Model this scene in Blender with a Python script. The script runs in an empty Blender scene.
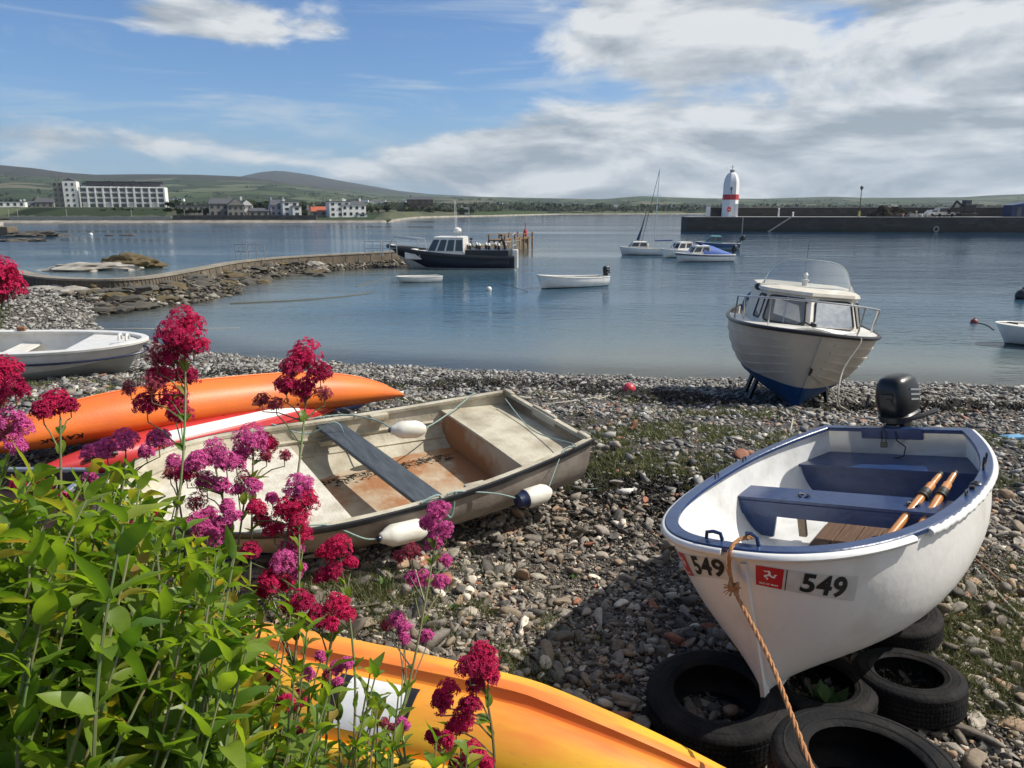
import bpy, bmesh, math, random
import numpy as np
from mathutils import Vector, Matrix, noise as mnoise
R = math.radians
SC = bpy.context.scene
COL = SC.collection
random.seed(7); rng = np.random.default_rng(7)

# ------------------------------------------------------------------ camera
PITCH = R(13.25); CAMZ = 4.5; FPX = 739.56
cd = bpy.data.cameras.new('camera'); cd.lens = 26; cd.sensor_width = 36; cd.clip_start = .05; cd.clip_end = 30000
cam = bpy.data.objects.new('camera', cd); COL.objects.link(cam)
cam.location = (0, 0, CAMZ); cam.rotation_euler = (R(90) - PITCH, 0, 0)
SC.camera = cam

# ------------------------------------------------------------------ sun, sky, exposure
SUN_AZ, SUN_EL = R(82), R(46)
sdir = Vector((math.sin(SUN_AZ) * math.cos(SUN_EL), math.cos(SUN_AZ) * math.cos(SUN_EL), math.sin(SUN_EL)))
sl = bpy.data.lights.new('sun', 'SUN'); sl.energy = 5.0; sl.angle = R(.5); sl.color = (1, .95, .86)
so = bpy.data.objects.new('sun', sl); COL.objects.link(so); so.rotation_euler = sdir.to_track_quat('Z', 'Y').to_euler()
so.location = (30, 10, 40)
SC.view_settings.view_transform = 'Standard'; SC.view_settings.look = 'None'
SC.view_settings.gamma = 1; SC.view_settings.exposure = .16
SC.view_settings.use_curve_mapping = False
SC.render.resolution_x = 1024; SC.render.resolution_y = 768

def build_world():
    w = bpy.data.worlds.new('World'); SC.world = w; w.use_nodes = True
    nt = w.node_tree; N = nt.nodes; Lk = nt.links; N.clear()
    def nd(t, **k):
        n = N.new(t)
        for a, b in k.items(): setattr(n, a, b)
        return n
    def mth(op, a, b=None, c=None, cl=False):
        n = nd('ShaderNodeMath', operation=op); n.use_clamp = cl
        for i, v in enumerate((a, b, c)):
            if v is None: continue
            if isinstance(v, (int, float)): n.inputs[i].default_value = v
            else: Lk.new(v, n.inputs[i])
        return n.outputs[0]
    def sstep(x, a, b):
        n = nd('ShaderNodeMapRange', interpolation_type='SMOOTHSTEP')
        Lk.new(x, n.inputs[0]); n.inputs[1].default_value = a; n.inputs[2].default_value = b
        return n.outputs[0]
    tc = nd('ShaderNodeTexCoord')
    sp = nd('ShaderNodeSeparateXYZ'); Lk.new(tc.outputs['Generated'], sp.inputs[0])
    x, y, z = sp.outputs
    az = mth('MULTIPLY', mth('ARCTAN2', x, y), 57.2958)
    el = mth('MULTIPLY', mth('ARCSINE', z), 57.2958)
    sky = nd('ShaderNodeTexSky', sky_type='NISHITA', sun_disc=False, sun_elevation=SUN_EL, sun_rotation=SUN_AZ,
             altitude=0, air_density=1.0, dust_density=.4, ozone_density=2.0)
    skc = nd('ShaderNodeVectorMath', operation='SCALE'); Lk.new(sky.outputs[0], skc.inputs[0]); skc.inputs[3].default_value = .105
    tint = nd('ShaderNodeMix', data_type='RGBA', blend_type='MULTIPLY'); tint.inputs[0].default_value = 1
    Lk.new(skc.outputs[0], tint.inputs[6]); tint.inputs[7].default_value = (.64, .87, 1.16, 1)
    def fbm(sx, sz, scale, detail, off, dist=0, rough=.55, dz=0.0):
        cb = nd('ShaderNodeCombineXYZ')
        Lk.new(mth('MULTIPLY', x, sx), cb.inputs[0]); Lk.new(mth('MULTIPLY', y, sx), cb.inputs[1])
        Lk.new(mth('MULTIPLY_ADD', z, sz, off + dz * sz), cb.inputs[2])
        n = nd('ShaderNodeTexNoise'); n.inputs['Scale'].default_value = scale; n.inputs['Detail'].default_value = detail
        n.inputs['Roughness'].default_value = rough; n.inputs['Distortion'].default_value = dist
        Lk.new(cb.outputs[0], n.inputs[0]); return n.outputs[0]
    def blob(a0, e0, ra, re):      # soft elliptical weight in azimuth/elevation degrees
        da = mth('DIVIDE', mth('SUBTRACT', az, a0), ra); de = mth('DIVIDE', mth('SUBTRACT', el, e0), re)
        r2 = mth('ADD', mth('MULTIPLY', da, da), mth('MULTIPLY', de, de))
        return mth('EXPONENT', mth('MULTIPLY', r2, -1.0))
    # big puffy layer: heavy on the right, a band low down, one small cloud upper left
    def puff(dz):
        return fbm(1, 3.2, 4.2, 9, 3.7, .35, .56, dz)
    n1 = puff(0); n1u = puff(.022)
    right = sstep(mth('ADD', az, mth('MULTIPLY', el, .25)), -6, 14)
    low = mth('MULTIPLY', mth('SUBTRACT', 1, sstep(mth('SUBTRACT', el, mth('MULTIPLY', az, .05)), 2.6, 5.2)), sstep(az, -22, -6))
    band = blob(-20, 4.6, 30, 1.3)
    small = blob(-21, 12.0, 5.6, 1.35)
    hole = blob(-2, 8.4, 12, 1.5)
    hole2 = blob(30, 7.5, 5, 1.2)
    bias = mth('ADD', mth('MULTIPLY', right, .30), mth('MULTIPLY', low, .30))
    bias = mth('ADD', bias, mth('MULTIPLY', band, .24))
    bias = mth('ADD', bias, mth('MULTIPLY', small, .36))
    bias = mth('SUBTRACT', bias, mth('MULTIPLY', hole, .20))
    bias = mth('SUBTRACT', bias, mth('MULTIPLY', hole2, .05))
    dens = mth('ADD', n1, bias); densu = mth('ADD', n1u, bias)
    cov = sstep(dens, .60, .76)
    # thin streaky layer
    n2 = fbm(1, 9, 3.0, 8, 11.3, .8, .6)
    cir = mth('MULTIPLY', sstep(mth('ADD', n2, mth('ADD', mth('MULTIPLY', blob(4, 13.5, 15, 2.6), .16), mth('MULTIPLY', blob(-8, 6.8, 16, 1.6), .12))), .52, .74), .55)
    veil = mth('MULTIPLY', mth('SUBTRACT', 1, sstep(el, 0, 8)), .75)
    # brightness: lit tops, grey bottoms
    light = mth('SUBTRACT', dens, densu)
    fine = fbm(1, 3.4, 9, 9, 1.2, .6, .62); big = fbm(1, 3.6, 3.1, 4, 5.2, .4)
    lt = mth('MULTIPLY_ADD', light, 4.6, .56)
    lt = mth('ADD', lt, mth('MULTIPLY', mth('SUBTRACT', fine, .5), 1.1))
    lt = mth('ADD', lt, mth('MULTIPLY', mth('SUBTRACT', big, .5), 1.2))
    lt = mth('ADD', lt, mth('MULTIPLY', sstep(el, 5, 11), .22))
    lt = mth('SUBTRACT', lt, mth('MULTIPLY', blob(22, 4.6, 22, 1.7), .22), cl=True)
    ramp = nd('ShaderNodeValToRGB'); Lk.new(lt, ramp.inputs[0])
    e = ramp.color_ramp.elements; e[0].position = 0; e[0].color = (.33, .38, .43, 1); e[1].position = 1; e[1].color = (.80, .82, .83, 1)
    m = e.new(.45); m.color = (.52, .56, .60, 1)
    def mix(f, a, b):
        n = nd('ShaderNodeMix', data_type='RGBA'); Lk.new(f, n.inputs[0]) if not isinstance(f, float) else None
        if isinstance(a, tuple): n.inputs[6].default_value = a
        else: Lk.new(a, n.inputs[6])
        if isinstance(b, tuple): n.inputs[7].default_value = b
        else: Lk.new(b, n.inputs[7])
        return n.outputs[2]
    c = mix(veil, tint.outputs[2], (.30, .44, .60, 1))
    c = mix(cir, c, (.60, .68, .75, 1))
    c = mix(mth('MULTIPLY', cov, .96), c, ramp.outputs[0])
    bg = nd('ShaderNodeBackground'); Lk.new(c, bg.inputs[0]); bg.inputs[1].default_value = .88
    out = nd('ShaderNodeOutputWorld'); Lk.new(bg.outputs[0], out.inputs[0])
build_world()

# ------------------------------------------------------------------ helpers
_fw = Vector((0, math.cos(PITCH), -math.sin(PITCH))); _up = Vector((0, math.sin(PITCH), math.cos(PITCH)))
def at(px, py, z=None, d=None, Y=None):
    """point in the place seen in a direction, at height z / depth d / distance Y"""
    r = Vector((1, 0, 0)) * ((px - 512) / FPX) + _up * ((384 - py) / FPX) + _fw
    k = (z - CAMZ) / r.z if z is not None else (Y / r.y if Y is not None else d)
    return Vector((0, 0, CAMZ)) + r * k

def mat(name, col, rough=.6, metal=0., var=.0, vscale=8., col2=None, bump=0., bscale=40., spec=.5, coat=0., trans=0., stretch=(1, 1, 1), island=0., detail=6, lo=.35, hi=.65):
    m = bpy.data.materials.new(name); m.use_nodes = True
    nt = m.node_tree; b = nt.nodes['Principled BSDF']
    b.inputs['Base Color'].default_value = (*col, 1); b.inputs['Roughness'].default_value = rough
    b.inputs['Metallic'].default_value = metal; b.inputs['Specular IOR Level'].default_value = spec
    b.inputs['Coat Weight'].default_value = coat
    L = nt.links.new
    tc = nt.nodes.new('ShaderNodeTexCoord'); mp = nt.nodes.new('ShaderNodeMapping'); L(tc.outputs['Object'], mp.inputs[0])
    mp.inputs['Scale'].default_value = stretch
    csock = None
    if col2 is not None or var > 0:
        n = nt.nodes.new('ShaderNodeTexNoise'); n.inputs['Scale'].default_value = vscale; n.inputs['Detail'].default_value = detail; n.inputs['Roughness'].default_value = .6
        L(mp.outputs[0], n.inputs[0])
        rp = nt.nodes.new('ShaderNodeValToRGB'); L(n.outputs[0], rp.inputs[0])
        e = rp.color_ramp.elements; e[0].position = lo; e[1].position = hi
        e[0].color = (*col, 1); e[1].color = (*(col2 if col2 is not None else tuple(c * (1 - var) for c in col)), 1)
        csock = rp.outputs[0]
    if island > 0:
        g = nt.nodes.new('ShaderNodeNewGeometry'); mr = nt.nodes.new('ShaderNodeMapRange'); L(g.outputs['Random Per Island'], mr.inputs[0])
        mr.inputs[3].default_value = 1 - island; mr.inputs[4].default_value = 1 + island
        v = nt.nodes.new('ShaderNodeVectorMath'); v.operation = 'SCALE'
        if csock: L(csock, v.inputs[0])
        else: v.inputs[0].default_value = col
        L(mr.outputs[0], v.inputs[3]); csock = v.outputs[0]
    if csock: L(csock, b.inputs['Base Color'])
    if bump > 0:
        n2 = nt.nodes.new('ShaderNodeTexNoise'); n2.inputs['Scale'].default_value = bscale; n2.inputs['Detail'].default_value = 5
        L(mp.outputs[0], n2.inputs[0]); bp = nt.nodes.new('ShaderNodeBump'); bp.inputs['Strength'].default_value = bump; bp.inputs['Distance'].default_value = .02
        L(n2.outputs[0], bp.inputs['Height']); L(bp.outputs[0], b.inputs['Normal'])
    if trans > 0:
        t = nt.nodes.new('ShaderNodeBsdfTranslucent'); mx = nt.nodes.new('ShaderNodeMixShader'); mx.inputs[0].default_value = trans
        if csock: L(csock, t.inputs[0])
        else: t.inputs[0].default_value = (*col, 1)
        L(b.outputs[0], mx.inputs[1]); L(t.outputs[0], mx.inputs[2]); L(mx.outputs[0], nt.nodes['Material Output'].inputs[0])
    return m
def rampmat(name, stops, rough=.85, bump=0., bscale=40., constant=False, extra=.12):
    """colour picked per loose stone/leaf from a list, with a little noise"""
    m = bpy.data.materials.new(name); m.use_nodes = True; nt = m.node_tree; L = nt.links.new
    b = nt.nodes['Principled BSDF']; b.inputs['Roughness'].default_value = rough
    g = nt.nodes.new('ShaderNodeNewGeometry'); rp = nt.nodes.new('ShaderNodeValToRGB'); L(g.outputs['Random Per Island'], rp.inputs[0])
    rp.color_ramp.interpolation = 'CONSTANT' if constant else 'LINEAR'
    e = rp.color_ramp.elements
    for i, (p, c) in enumerate(stops):
        el = e[i] if i < 2 else e.new(p)
        el.position = p; el.color = (*c, 1)
    tc = nt.nodes.new('ShaderNodeTexCoord'); n = nt.nodes.new('ShaderNodeTexNoise'); n.inputs['Scale'].default_value = bscale; n.inputs['Detail'].default_value = 4
    L(tc.outputs['Object'], n.inputs[0])
    mr = nt.nodes.new('ShaderNodeMapRange'); L(n.outputs[0], mr.inputs[0]); mr.inputs[1].default_value = .3; mr.inputs[2].default_value = .7; mr.inputs[3].default_value = 1 - extra * 2; mr.inputs[4].default_value = 1 + extra
    v = nt.nodes.new('ShaderNodeVectorMath'); v.operation = 'SCALE'; L(rp.outputs[0], v.inputs[0]); L(mr.outputs[0], v.inputs[3]); L(v.outputs[0], b.inputs['Base Color'])
    if bump > 0:
        bp = nt.nodes.new('ShaderNodeBump'); bp.inputs['Strength'].default_value = bump; bp.inputs['Distance'].default_value = .01
        L(n.outputs[0], bp.inputs['Height']); L(bp.outputs[0], b.inputs['Normal'])
    return m

class MB:
    def __init__(s): s.v = []; s.f = []; s.m = []; s.k = 0
    def add(s, vs, fs, mi=None):
        o = len(s.v); s.v += [tuple(p) for p in vs]; s.f += [tuple(i + o for i in f) for f in fs]; s.m += [s.k if mi is None else mi] * len(fs); return s
    def box(s, c, d, rz=0, M=None, bev=0):
        x, y, z = [q / 2 for q in d]
        if bev > 0:
            b = bev; vs = []
            bm = bmesh.new(); bmesh.ops.create_cube(bm, size=1)
            for v in bm.verts: v.co = Vector((v.co.x * d[0], v.co.y * d[1], v.co.z * d[2]))
            bmesh.ops.bevel(bm, geom=bm.edges[:] + bm.verts[:], offset=b, segments=2, affect='EDGES', profile=.5)
            vs = [v.co.copy() for v in bm.verts]; bm.verts.index_update(); fs = [[v.index for v in f.verts] for f in bm.faces]; bm.free()
        else:
            vs = [Vector(p) for p in ((-x, -y, -z), (x, -y, -z), (x, y, -z), (-x, y, -z), (-x, -y, z), (x, -y, z), (x, y, z), (-x, y, z))]
            fs = [(0, 3, 2, 1), (4, 5, 6, 7), (0, 1, 5, 4), (1, 2, 6, 5), (2, 3, 7, 6), (3, 0, 4, 7)]
        T = Matrix.Translation(c) @ (M if M is not None else Matrix.Rotation(rz, 4, 'Z'))
        return s.add([T @ v for v in vs], fs)
    def beam(s, a, b, w, h, up=(0, 0, 1), bev=0):
        a, b = Vector(a), Vector(b); d = b - a; L = d.length; x = d.normalized(); y = Vector(up).cross(x)
        if y.length < 1e-4: y = Vector((0, 1, 0)).cross(x)
        y.normalize(); z = x.cross(y)
        M = Matrix((x, y, z)).transposed().to_4x4()
        return s.box((a + b) / 2, (L, w, h), M=M, bev=bev)
    def tube(s, path, r, n=8, cap=True, closed=False):
        P = [Vector(p) for p in path]; m = len(P); rs = r if isinstance(r, (list, tuple)) else [r] * m
        rings = []; prev = None
        for i in range(m):
            t = (P[(i + 1) % m] - P[i - 1]) if closed else (P[min(i + 1, m - 1)] - P[max(i - 1, 0)])
            if t.length < 1e-9: t = Vector((0, 0, 1))
            t.normalize()
            if prev is None:
                a = Vector((0, 0, 1)) if abs(t.z) < .9 else Vector((1, 0, 0)); u = a.cross(t).normalized()
            else:
                u = (prev - t * prev.dot(t)); u = u.normalized() if u.length > 1e-6 else Vector((1, 0, 0))
            prev = u; w = t.cross(u)
            rings.append([P[i] + (u * math.cos(2 * math.pi * k / n) + w * math.sin(2 * math.pi * k / n)) * rs[i] for k in range(n)])
        return s.loft(rings, cap=cap and not closed, loop=closed)
    def loft(s, rings, cap=True, loop=False, ringclosed=True):
        n = len(rings[0]); m = len(rings); vs = [p for r in rings for p in r]; fs = []
        for i in range(m if loop else m - 1):
            for k in range(n if ringclosed else n - 1):
                a = i * n + k; b = i * n + (k + 1) % n; c = ((i + 1) % m) * n + (k + 1) % n; d = ((i + 1) % m) * n + k
                fs.append((a, b, c, d))
        if cap: fs.append(tuple(range(n))[::-1]); fs.append(tuple((m - 1) * n + k for k in range(n)))
        return s.add(vs, fs)
    def lathe(s, prof, c=(0, 0, 0), n=16, M=None, cap=True):
        T = Matrix.Translation(c) @ (M if M is not None else Matrix())
        rings = [[T @ Vector((r * math.cos(2 * math.pi * k / n), r * math.sin(2 * math.pi * k / n), z)) for k in range(n)] for r, z in prof]
        return s.loft(rings, cap=cap)
    def ball(s, c, r, n=12, sq=(1, 1, 1)):
        pr = [(max(math.sin(math.pi * i / 8), .01) , -math.cos(math.pi * i / 8)) for i in range(9)]
        return s.lathe([(a, b) for a, b in pr], c, n, M=Matrix.Diagonal((r * sq[0], r * sq[1], r * sq[2], 1)))
    def prism(s, poly, z0, z1, M=None):
        n = len(poly); T = M if M is not None else Matrix()
        vs = [T @ Vector((x, y, z0)) for x, y in poly] + [T @ Vector((x, y, z1)) for x, y in poly]
        fs = [tuple(range(n))[::-1], tuple(range(n, 2 * n))] + [(i, (i + 1) % n, n + (i + 1) % n, n + i) for i in range(n)]
        return s.add(vs, fs)
    def build(s, name, mats, parent=None, smooth=False, loc=None, normals=True, angle=None):
        me = bpy.data.meshes.new(name); me.from_pydata(s.v, [], s.f)
        mats = mats if isinstance(mats, (list, tuple)) else [mats]
        for q in mats: me.materials.append(q)
        if len(mats) > 1: me.polygons.foreach_set('material_index', s.m)
        if normals:
            bm = bmesh.new(); bm.from_mesh(me); bmesh.ops.recalc_face_normals(bm, faces=bm.faces); bm.to_mesh(me); bm.free()
        if smooth:
            me.polygons.foreach_set('use_smooth', [True] * len(me.polygons))
            me.set_sharp_from_angle(angle=R(angle or 40))
        me.update()
        o = bpy.data.objects.new(name, me); COL.objects.link(o)
        if parent: o.parent = parent
        if loc: o.location = loc
        return o
def tag(o, label, cat, group=None, kind=None):
    o['label'] = label; o['category'] = cat
    if group: o['group'] = group
    if kind: o['kind'] = kind
    return o
def struct(o): o['kind'] = 'structure'; return o
def thing(name, label, cat, loc=(0, 0, 0), rz=0, group=None, rot=None):
    e = bpy.data.objects.new(name, None); COL.objects.link(e); e.location = loc; e.empty_display_size = .2
    e.rotation_euler = rot if rot is not None else (0, 0, rz); return tag(e, label, cat, group)
def dup(o, loc=None, rz=None, label=None, parent=None, scale=None):
    c = o.copy(); COL.objects.link(c)
    if parent: c.parent = parent
    for ch in list(o.children): dup(ch, parent=c)
    if loc is not None: c.location = loc
    if rz is not None: c.rotation_euler = (0, 0, rz)
    if scale is not None: c.scale = scale if isinstance(scale, (tuple, list)) else (scale,) * 3
    if label: c['label'] = label
    return c
def text_verts(txt, size, shear=0., bold=0.0, extr=0., spacing=1.0):
    cu = bpy.data.curves.new('txt', 'FONT'); cu.body = txt; cu.size = size; cu.shear = shear; cu.offset = bold; cu.align_x = 'CENTER'; cu.align_y = 'CENTER'; cu.resolution_u = 4
    cu.space_character = spacing
    o = bpy.data.objects.new('txt', cu); COL.objects.link(o); bpy.context.view_layer.update()
    me = o.to_mesh(); vs = [v.co.copy() for v in me.vertices]; fs = [tuple(p.vertices) for p in me.polygons]
    o.to_mesh_clear(); bpy.data.objects.remove(o); bpy.data.curves.remove(cu); return vs, fs
def np_mesh(name, V, Fq, mats, smooth=False, parent=None, midx=None):
    me = bpy.data.meshes.new(name); V = np.asarray(V, np.float32); Fq = np.asarray(Fq, np.int32); k = Fq.shape[1]
    me.vertices.add(len(V)); me.vertices.foreach_set('co', V.ravel())
    me.loops.add(Fq.size); me.loops.foreach_set('vertex_index', Fq.ravel())
    me.polygons.add(len(Fq)); me.polygons.foreach_set('loop_start', np.arange(0, Fq.size, k, dtype=np.int32))
    if smooth: me.polygons.foreach_set('use_smooth', np.ones(len(Fq), bool))
    for q in (mats if isinstance(mats, (list, tuple)) else [mats]): me.materials.append(q)
    if midx is not None: me.polygons.foreach_set('material_index', np.asarray(midx, np.int32))
    me.update(calc_edges=True); me.validate()
    o = bpy.data.objects.new(name, me); COL.objects.link(o)
    if parent: o.parent = parent
    return o
def smooth01(x): x = np.clip(x, 0, 1); return x * x * (3 - 2 * x)

# ------------------------------------------------------------------ materials
M = {}
M['white_paint'] = mat('white_paint', (.80, .79, .76), .33, var=.16, vscale=5, bump=.06, bscale=25, coat=.15)
M['hull_white'] = mat('hull_white', (.80, .78, .74), .38, col2=(.60, .555, .47), vscale=2.6, bump=.16, bscale=11, coat=.1, lo=.50, hi=.80, detail=11)
M['inner_white'] = mat('inner_white', (.74, .74, .73), .45, col2=(.50, .50, .47), vscale=5, detail=11, bump=.1, bscale=20, lo=.45, hi=.8)
M['blue_paint'] = mat('blue_paint', (.010, .030, .100), .34, col2=(.018, .046, .135), vscale=9, bump=.12, bscale=30, coat=.1)
M['black'] = mat('black_plastic', (.012, .013, .015), .38, col2=(.02, .02, .022), vscale=12)
M['cowl'] = mat('cowling_black', (.006, .007, .009), .34, coat=.15, spec=.4)
M['grey_print'] = mat('grey_print', (.25, .26, .27), .4)
M['steel'] = mat('steel', (.5, .51, .52), .32, metal=.9)
M['rust'] = mat('rust', (.16, .07, .035), .8, col2=(.28, .13, .06), vscale=30)
M['brass'] = mat('brass_padlock', (.12, .11, .08), .45, metal=.5)
M['rubber'] = mat('tyre_rubber', (.008, .008, .009), .8, col2=(.032, .028, .024), vscale=5, bump=.3, bscale=50, spec=.2, detail=10, lo=.45, hi=.8)
M['rope_orange'] = mat('rope_orange', (.36, .15, .055), .85, col2=(.48, .24, .10), vscale=60, bump=.4, bscale=200)
M['rope_pale'] = mat('rope_pale', (.42, .40, .33), .85, col2=(.30, .29, .24), vscale=60)
M['rope_teal'] = mat('rope_teal', (.16, .27, .26), .85, col2=(.30, .36, .33), vscale=70)
M['oar'] = mat('varnished_wood', (.50, .17, .035), .35, col2=(.62, .27, .075), vscale=6, stretch=(1, 12, 12), coat=.4)
M['collar'] = mat('oar_collar', (.02, .018, .016), .6)
M['boards'] = mat('floor_wood', (.085, .045, .026), .7, col2=(.17, .09, .05), vscale=5, stretch=(1, 14, 14), bump=.25, bscale=30)
M['bare_wood'] = mat('bare_wood', (.36, .28, .19), .8, col2=(.24, .18, .12), vscale=8, stretch=(2, 10, 10))
M['red_sticker'] = mat('red_sticker', (.50, .018, .028), .4)
M['sticker'] = mat('silver_sticker', (.62, .61, .56), .45, col2=(.52, .51, .47), vscale=15)
M['ink'] = mat('black_ink', (.012, .012, .014), .5)
M['white_ink'] = mat('white_ink', (.8, .78, .74), .5)
M['old_shell'] = mat('weathered_fibreglass', (.52, .475, .37), .7, col2=(.235, .195, .13), vscale=3.2, bump=.25, bscale=35, detail=9, lo=.38, hi=.7)
M['old_floor'] = mat('rust_stained_floor', (.44, .36, .25), .75, col2=(.32, .145, .060), vscale=2.2, bump=.25, bscale=30, detail=9, lo=.42, hi=.58)
M['old_deck'] = mat('bleached_deck', (.58, .545, .46), .75, col2=(.33, .285, .21), vscale=6, bump=.35, bscale=60, detail=14, lo=.45, hi=.78)
M['old_outer'] = mat('old_hull_outside', (.32, .28, .235), .65, col2=(.20, .165, .14), vscale=4, bump=.15, bscale=20, detail=8)
M['maroon'] = mat('maroon_paint', (.060, .030, .027), .7, col2=(.04, .025, .022), vscale=5)
M['slate_board'] = mat('dark_plank', (.035, .042, .050), .5, col2=(.075, .085, .095), vscale=5, stretch=(10, 1, 6), bump=.15, bscale=30)
M['fender'] = mat('fender_vinyl', (.70, .68, .60), .45, col2=(.52, .48, .38), vscale=10, lo=.45, hi=.8)
M['alu'] = mat('aluminium', (.62, .63, .64), .38, metal=.8, var=.2)
M['orange'] = mat('orange_plastic', (.72, .165, .022), .46, col2=(.56, .12, .03), vscale=2.2, bump=.12, bscale=60, lo=.45, hi=.75, detail=11)
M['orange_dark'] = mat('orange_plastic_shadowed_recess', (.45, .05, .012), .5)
M['peach'] = mat('peach_plastic', (.76, .26, .08), .42, col2=(.72, .20, .05), vscale=4)
M['red_kayak'] = mat('red_plastic', (.52, .030, .028), .4, col2=(.44, .03, .035), vscale=4)
M['navy'] = mat('navy_plastic', (.012, .02, .06), .35)
M['cream'] = mat('cream_gelcoat', (.60, .55, .47), .4, col2=(.52, .47, .40), vscale=3, coat=.2, bump=.03)
M['cabin_white'] = mat('cabin_gelcoat', (.74, .72, .67), .35, col2=(.64, .61, .55), vscale=5, coat=.2)
M['antifoul'] = mat('blue_antifouling', (.018, .07, .20), .6, col2=(.03, .11, .24), vscale=6)
M['teal_af'] = mat('teal_antifouling', (.02, .14, .20), .6, col2=(.03, .17, .22), vscale=6)
M['canvas_blue'] = mat('blue_canvas', (.018, .045, .17), .75, bump=.2, bscale=10)
M['window'] = mat('dark_window', (.02, .024, .028), .08, spec=.8)
M['dusty_window'] = mat('dusty_window', (.16, .155, .14), .5, col2=(.22, .21, .19), vscale=14)
M['glint_window'] = mat('sky_glint_window', (.55, .57, .58), .16, metal=.75, col2=(.42, .44, .46), vscale=9, bump=.12, bscale=12)  # pale metallic pane colour stands in for bright cloud reflected in the glass
M['pink_buoy'] = mat('red_buoy', (.55, .05, .07), .4)
M['stonewall'] = mat('harbour_stone', (.050, .048, .044), .9, col2=(.11, .102, .09), vscale=.8, bump=.5, bscale=3, detail=10)
M['concrete'] = mat('quay_concrete', (.36, .35, .32), .9, col2=(.26, .25, .23), vscale=1.2, bump=.2, bscale=6)
M['glass_green'] = mat('hotel_glass', (.05, .075, .08), .12, spec=.7)
M['slate'] = mat('roof_slate', (.085, .09, .10), .7, var=.3, vscale=2)
M['roof_red'] = mat('roof_red_tile', (.42, .10, .05), .7, var=.25, vscale=2)
M['render_white'] = mat('white_render', (.78, .77, .74), .7, var=.1, vscale=.6)
M['render_grey'] = mat('grey_stone', (.26, .25, .23), .85, var=.3, vscale=2)
M['bark'] = mat('bark', (.09, .065, .045), .9)
M['crown'] = mat('tree_leaves', (.035, .055, .020), .8, island=.45, trans=.15)
M['crown2'] = mat('bush_leaves', (.055, .075, .024), .8, island=.4, trans=.15)
M['skin'] = mat('skin', (.45, .28, .2), .6)
M['clothes_dark'] = mat('dark_clothes', (.015, .017, .025), .8)
M['red_paint'] = mat('red_paint', (.42, .022, .03), .45)
M['rusty_hull'] = mat('rusty_hull', (.06, .035, .028), .8, col2=(.14, .06, .035), vscale=2)

# ------------------------------------------------------------------ terrain of the beach
shore = np.array([(60, 10), (40, 13.5), (22, 17.6), (13.3, 18.7), (3.5, 19.7), (-.9, 20.6), (-6.4, 22), (-10, 23.3), (-15.5, 27.5), (-18.3, 31.4), (-18.6, 34.0), (-16.0, 37.0), (-15.6, 41.5), (-17.4, 46),
                  (-16.8, 52), (-13.5, 57.5), (-9.5, 61.5), (-5.4, 68), (-.6, 80), (.5, 86), (-2, 84), (-7, 71), (-12, 64), (-18, 59.5), (-22, 52), (-22.5, 45), (-27, 42.5), (-36, 50), (-70, 62), (-200, 70), (-200, -60), (80, -60)], float)
def sdist(x, y):
    x = np.asarray(x, float); y = np.asarray(y, float); d = np.full(x.shape, 1e9); ins = np.zeros(x.shape, bool)
    n = len(shore)
    for i in range(n):
        ax, ay = shore[i]; bx, by = shore[(i + 1) % n]; ex, ey = bx - ax, by - ay
        t = np.clip(((x - ax) * ex + (y - ay) * ey) / (ex * ex + ey * ey), 0, 1)
        d = np.minimum(d, np.hypot(x - ax - t * ex, y - ay - t * ey))
        c = ((ay > y) != (by > y)); xi = ax + (y - ay) * ex / (ey if abs(ey) > 1e-9 else 1e-9)
        ins ^= c & (x < xi)
    return np.where(ins, d, -d)
def gz(x, y):
    x = np.asarray(x, float); y = np.asarray(y, float); s = sdist(x, y)
    s = s + .25 * np.sin(x * .9 + 1.3 * np.sin(y * .5)) * smooth01((np.abs(s)) / 3) + .12 * np.sin(x * 2.3 + y)
    a = .165 * s; cap = 1.93 + .20 * smooth01((.4 - x) / 1.6)
    k = .10; h = np.clip(.5 + .5 * (cap - a) / (k * 4), 0, 1)
    z = cap * (1 - h) + a * h - k * 2 * h * (1 - h)
    lf = smooth01((y - 27) / 5) * smooth01((-13 - x) / 3); a = a * (1 + 1.2 * lf); a = np.where(lf > 0, np.minimum(a, cap * (1 - lf) + .55 * lf), a)
    h = np.clip(.5 + .5 * (cap - a) / (k * 4), 0, 1); z = cap * (1 - h) + a * h - k * 2 * h * (1 - h)
    z = np.where(s < 0, np.maximum(.13 * s, -3.0), np.maximum(z, a * .5 * (s < 3)))
    und = .03 * np.sin(x * 1.7 + y * .6) + .025 * np.sin(y * 2.1 - x * .8)
    und = und + .25*smooth01((2.2 - y) / 1.2)
    return z + und * smooth01(s / 2)

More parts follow.
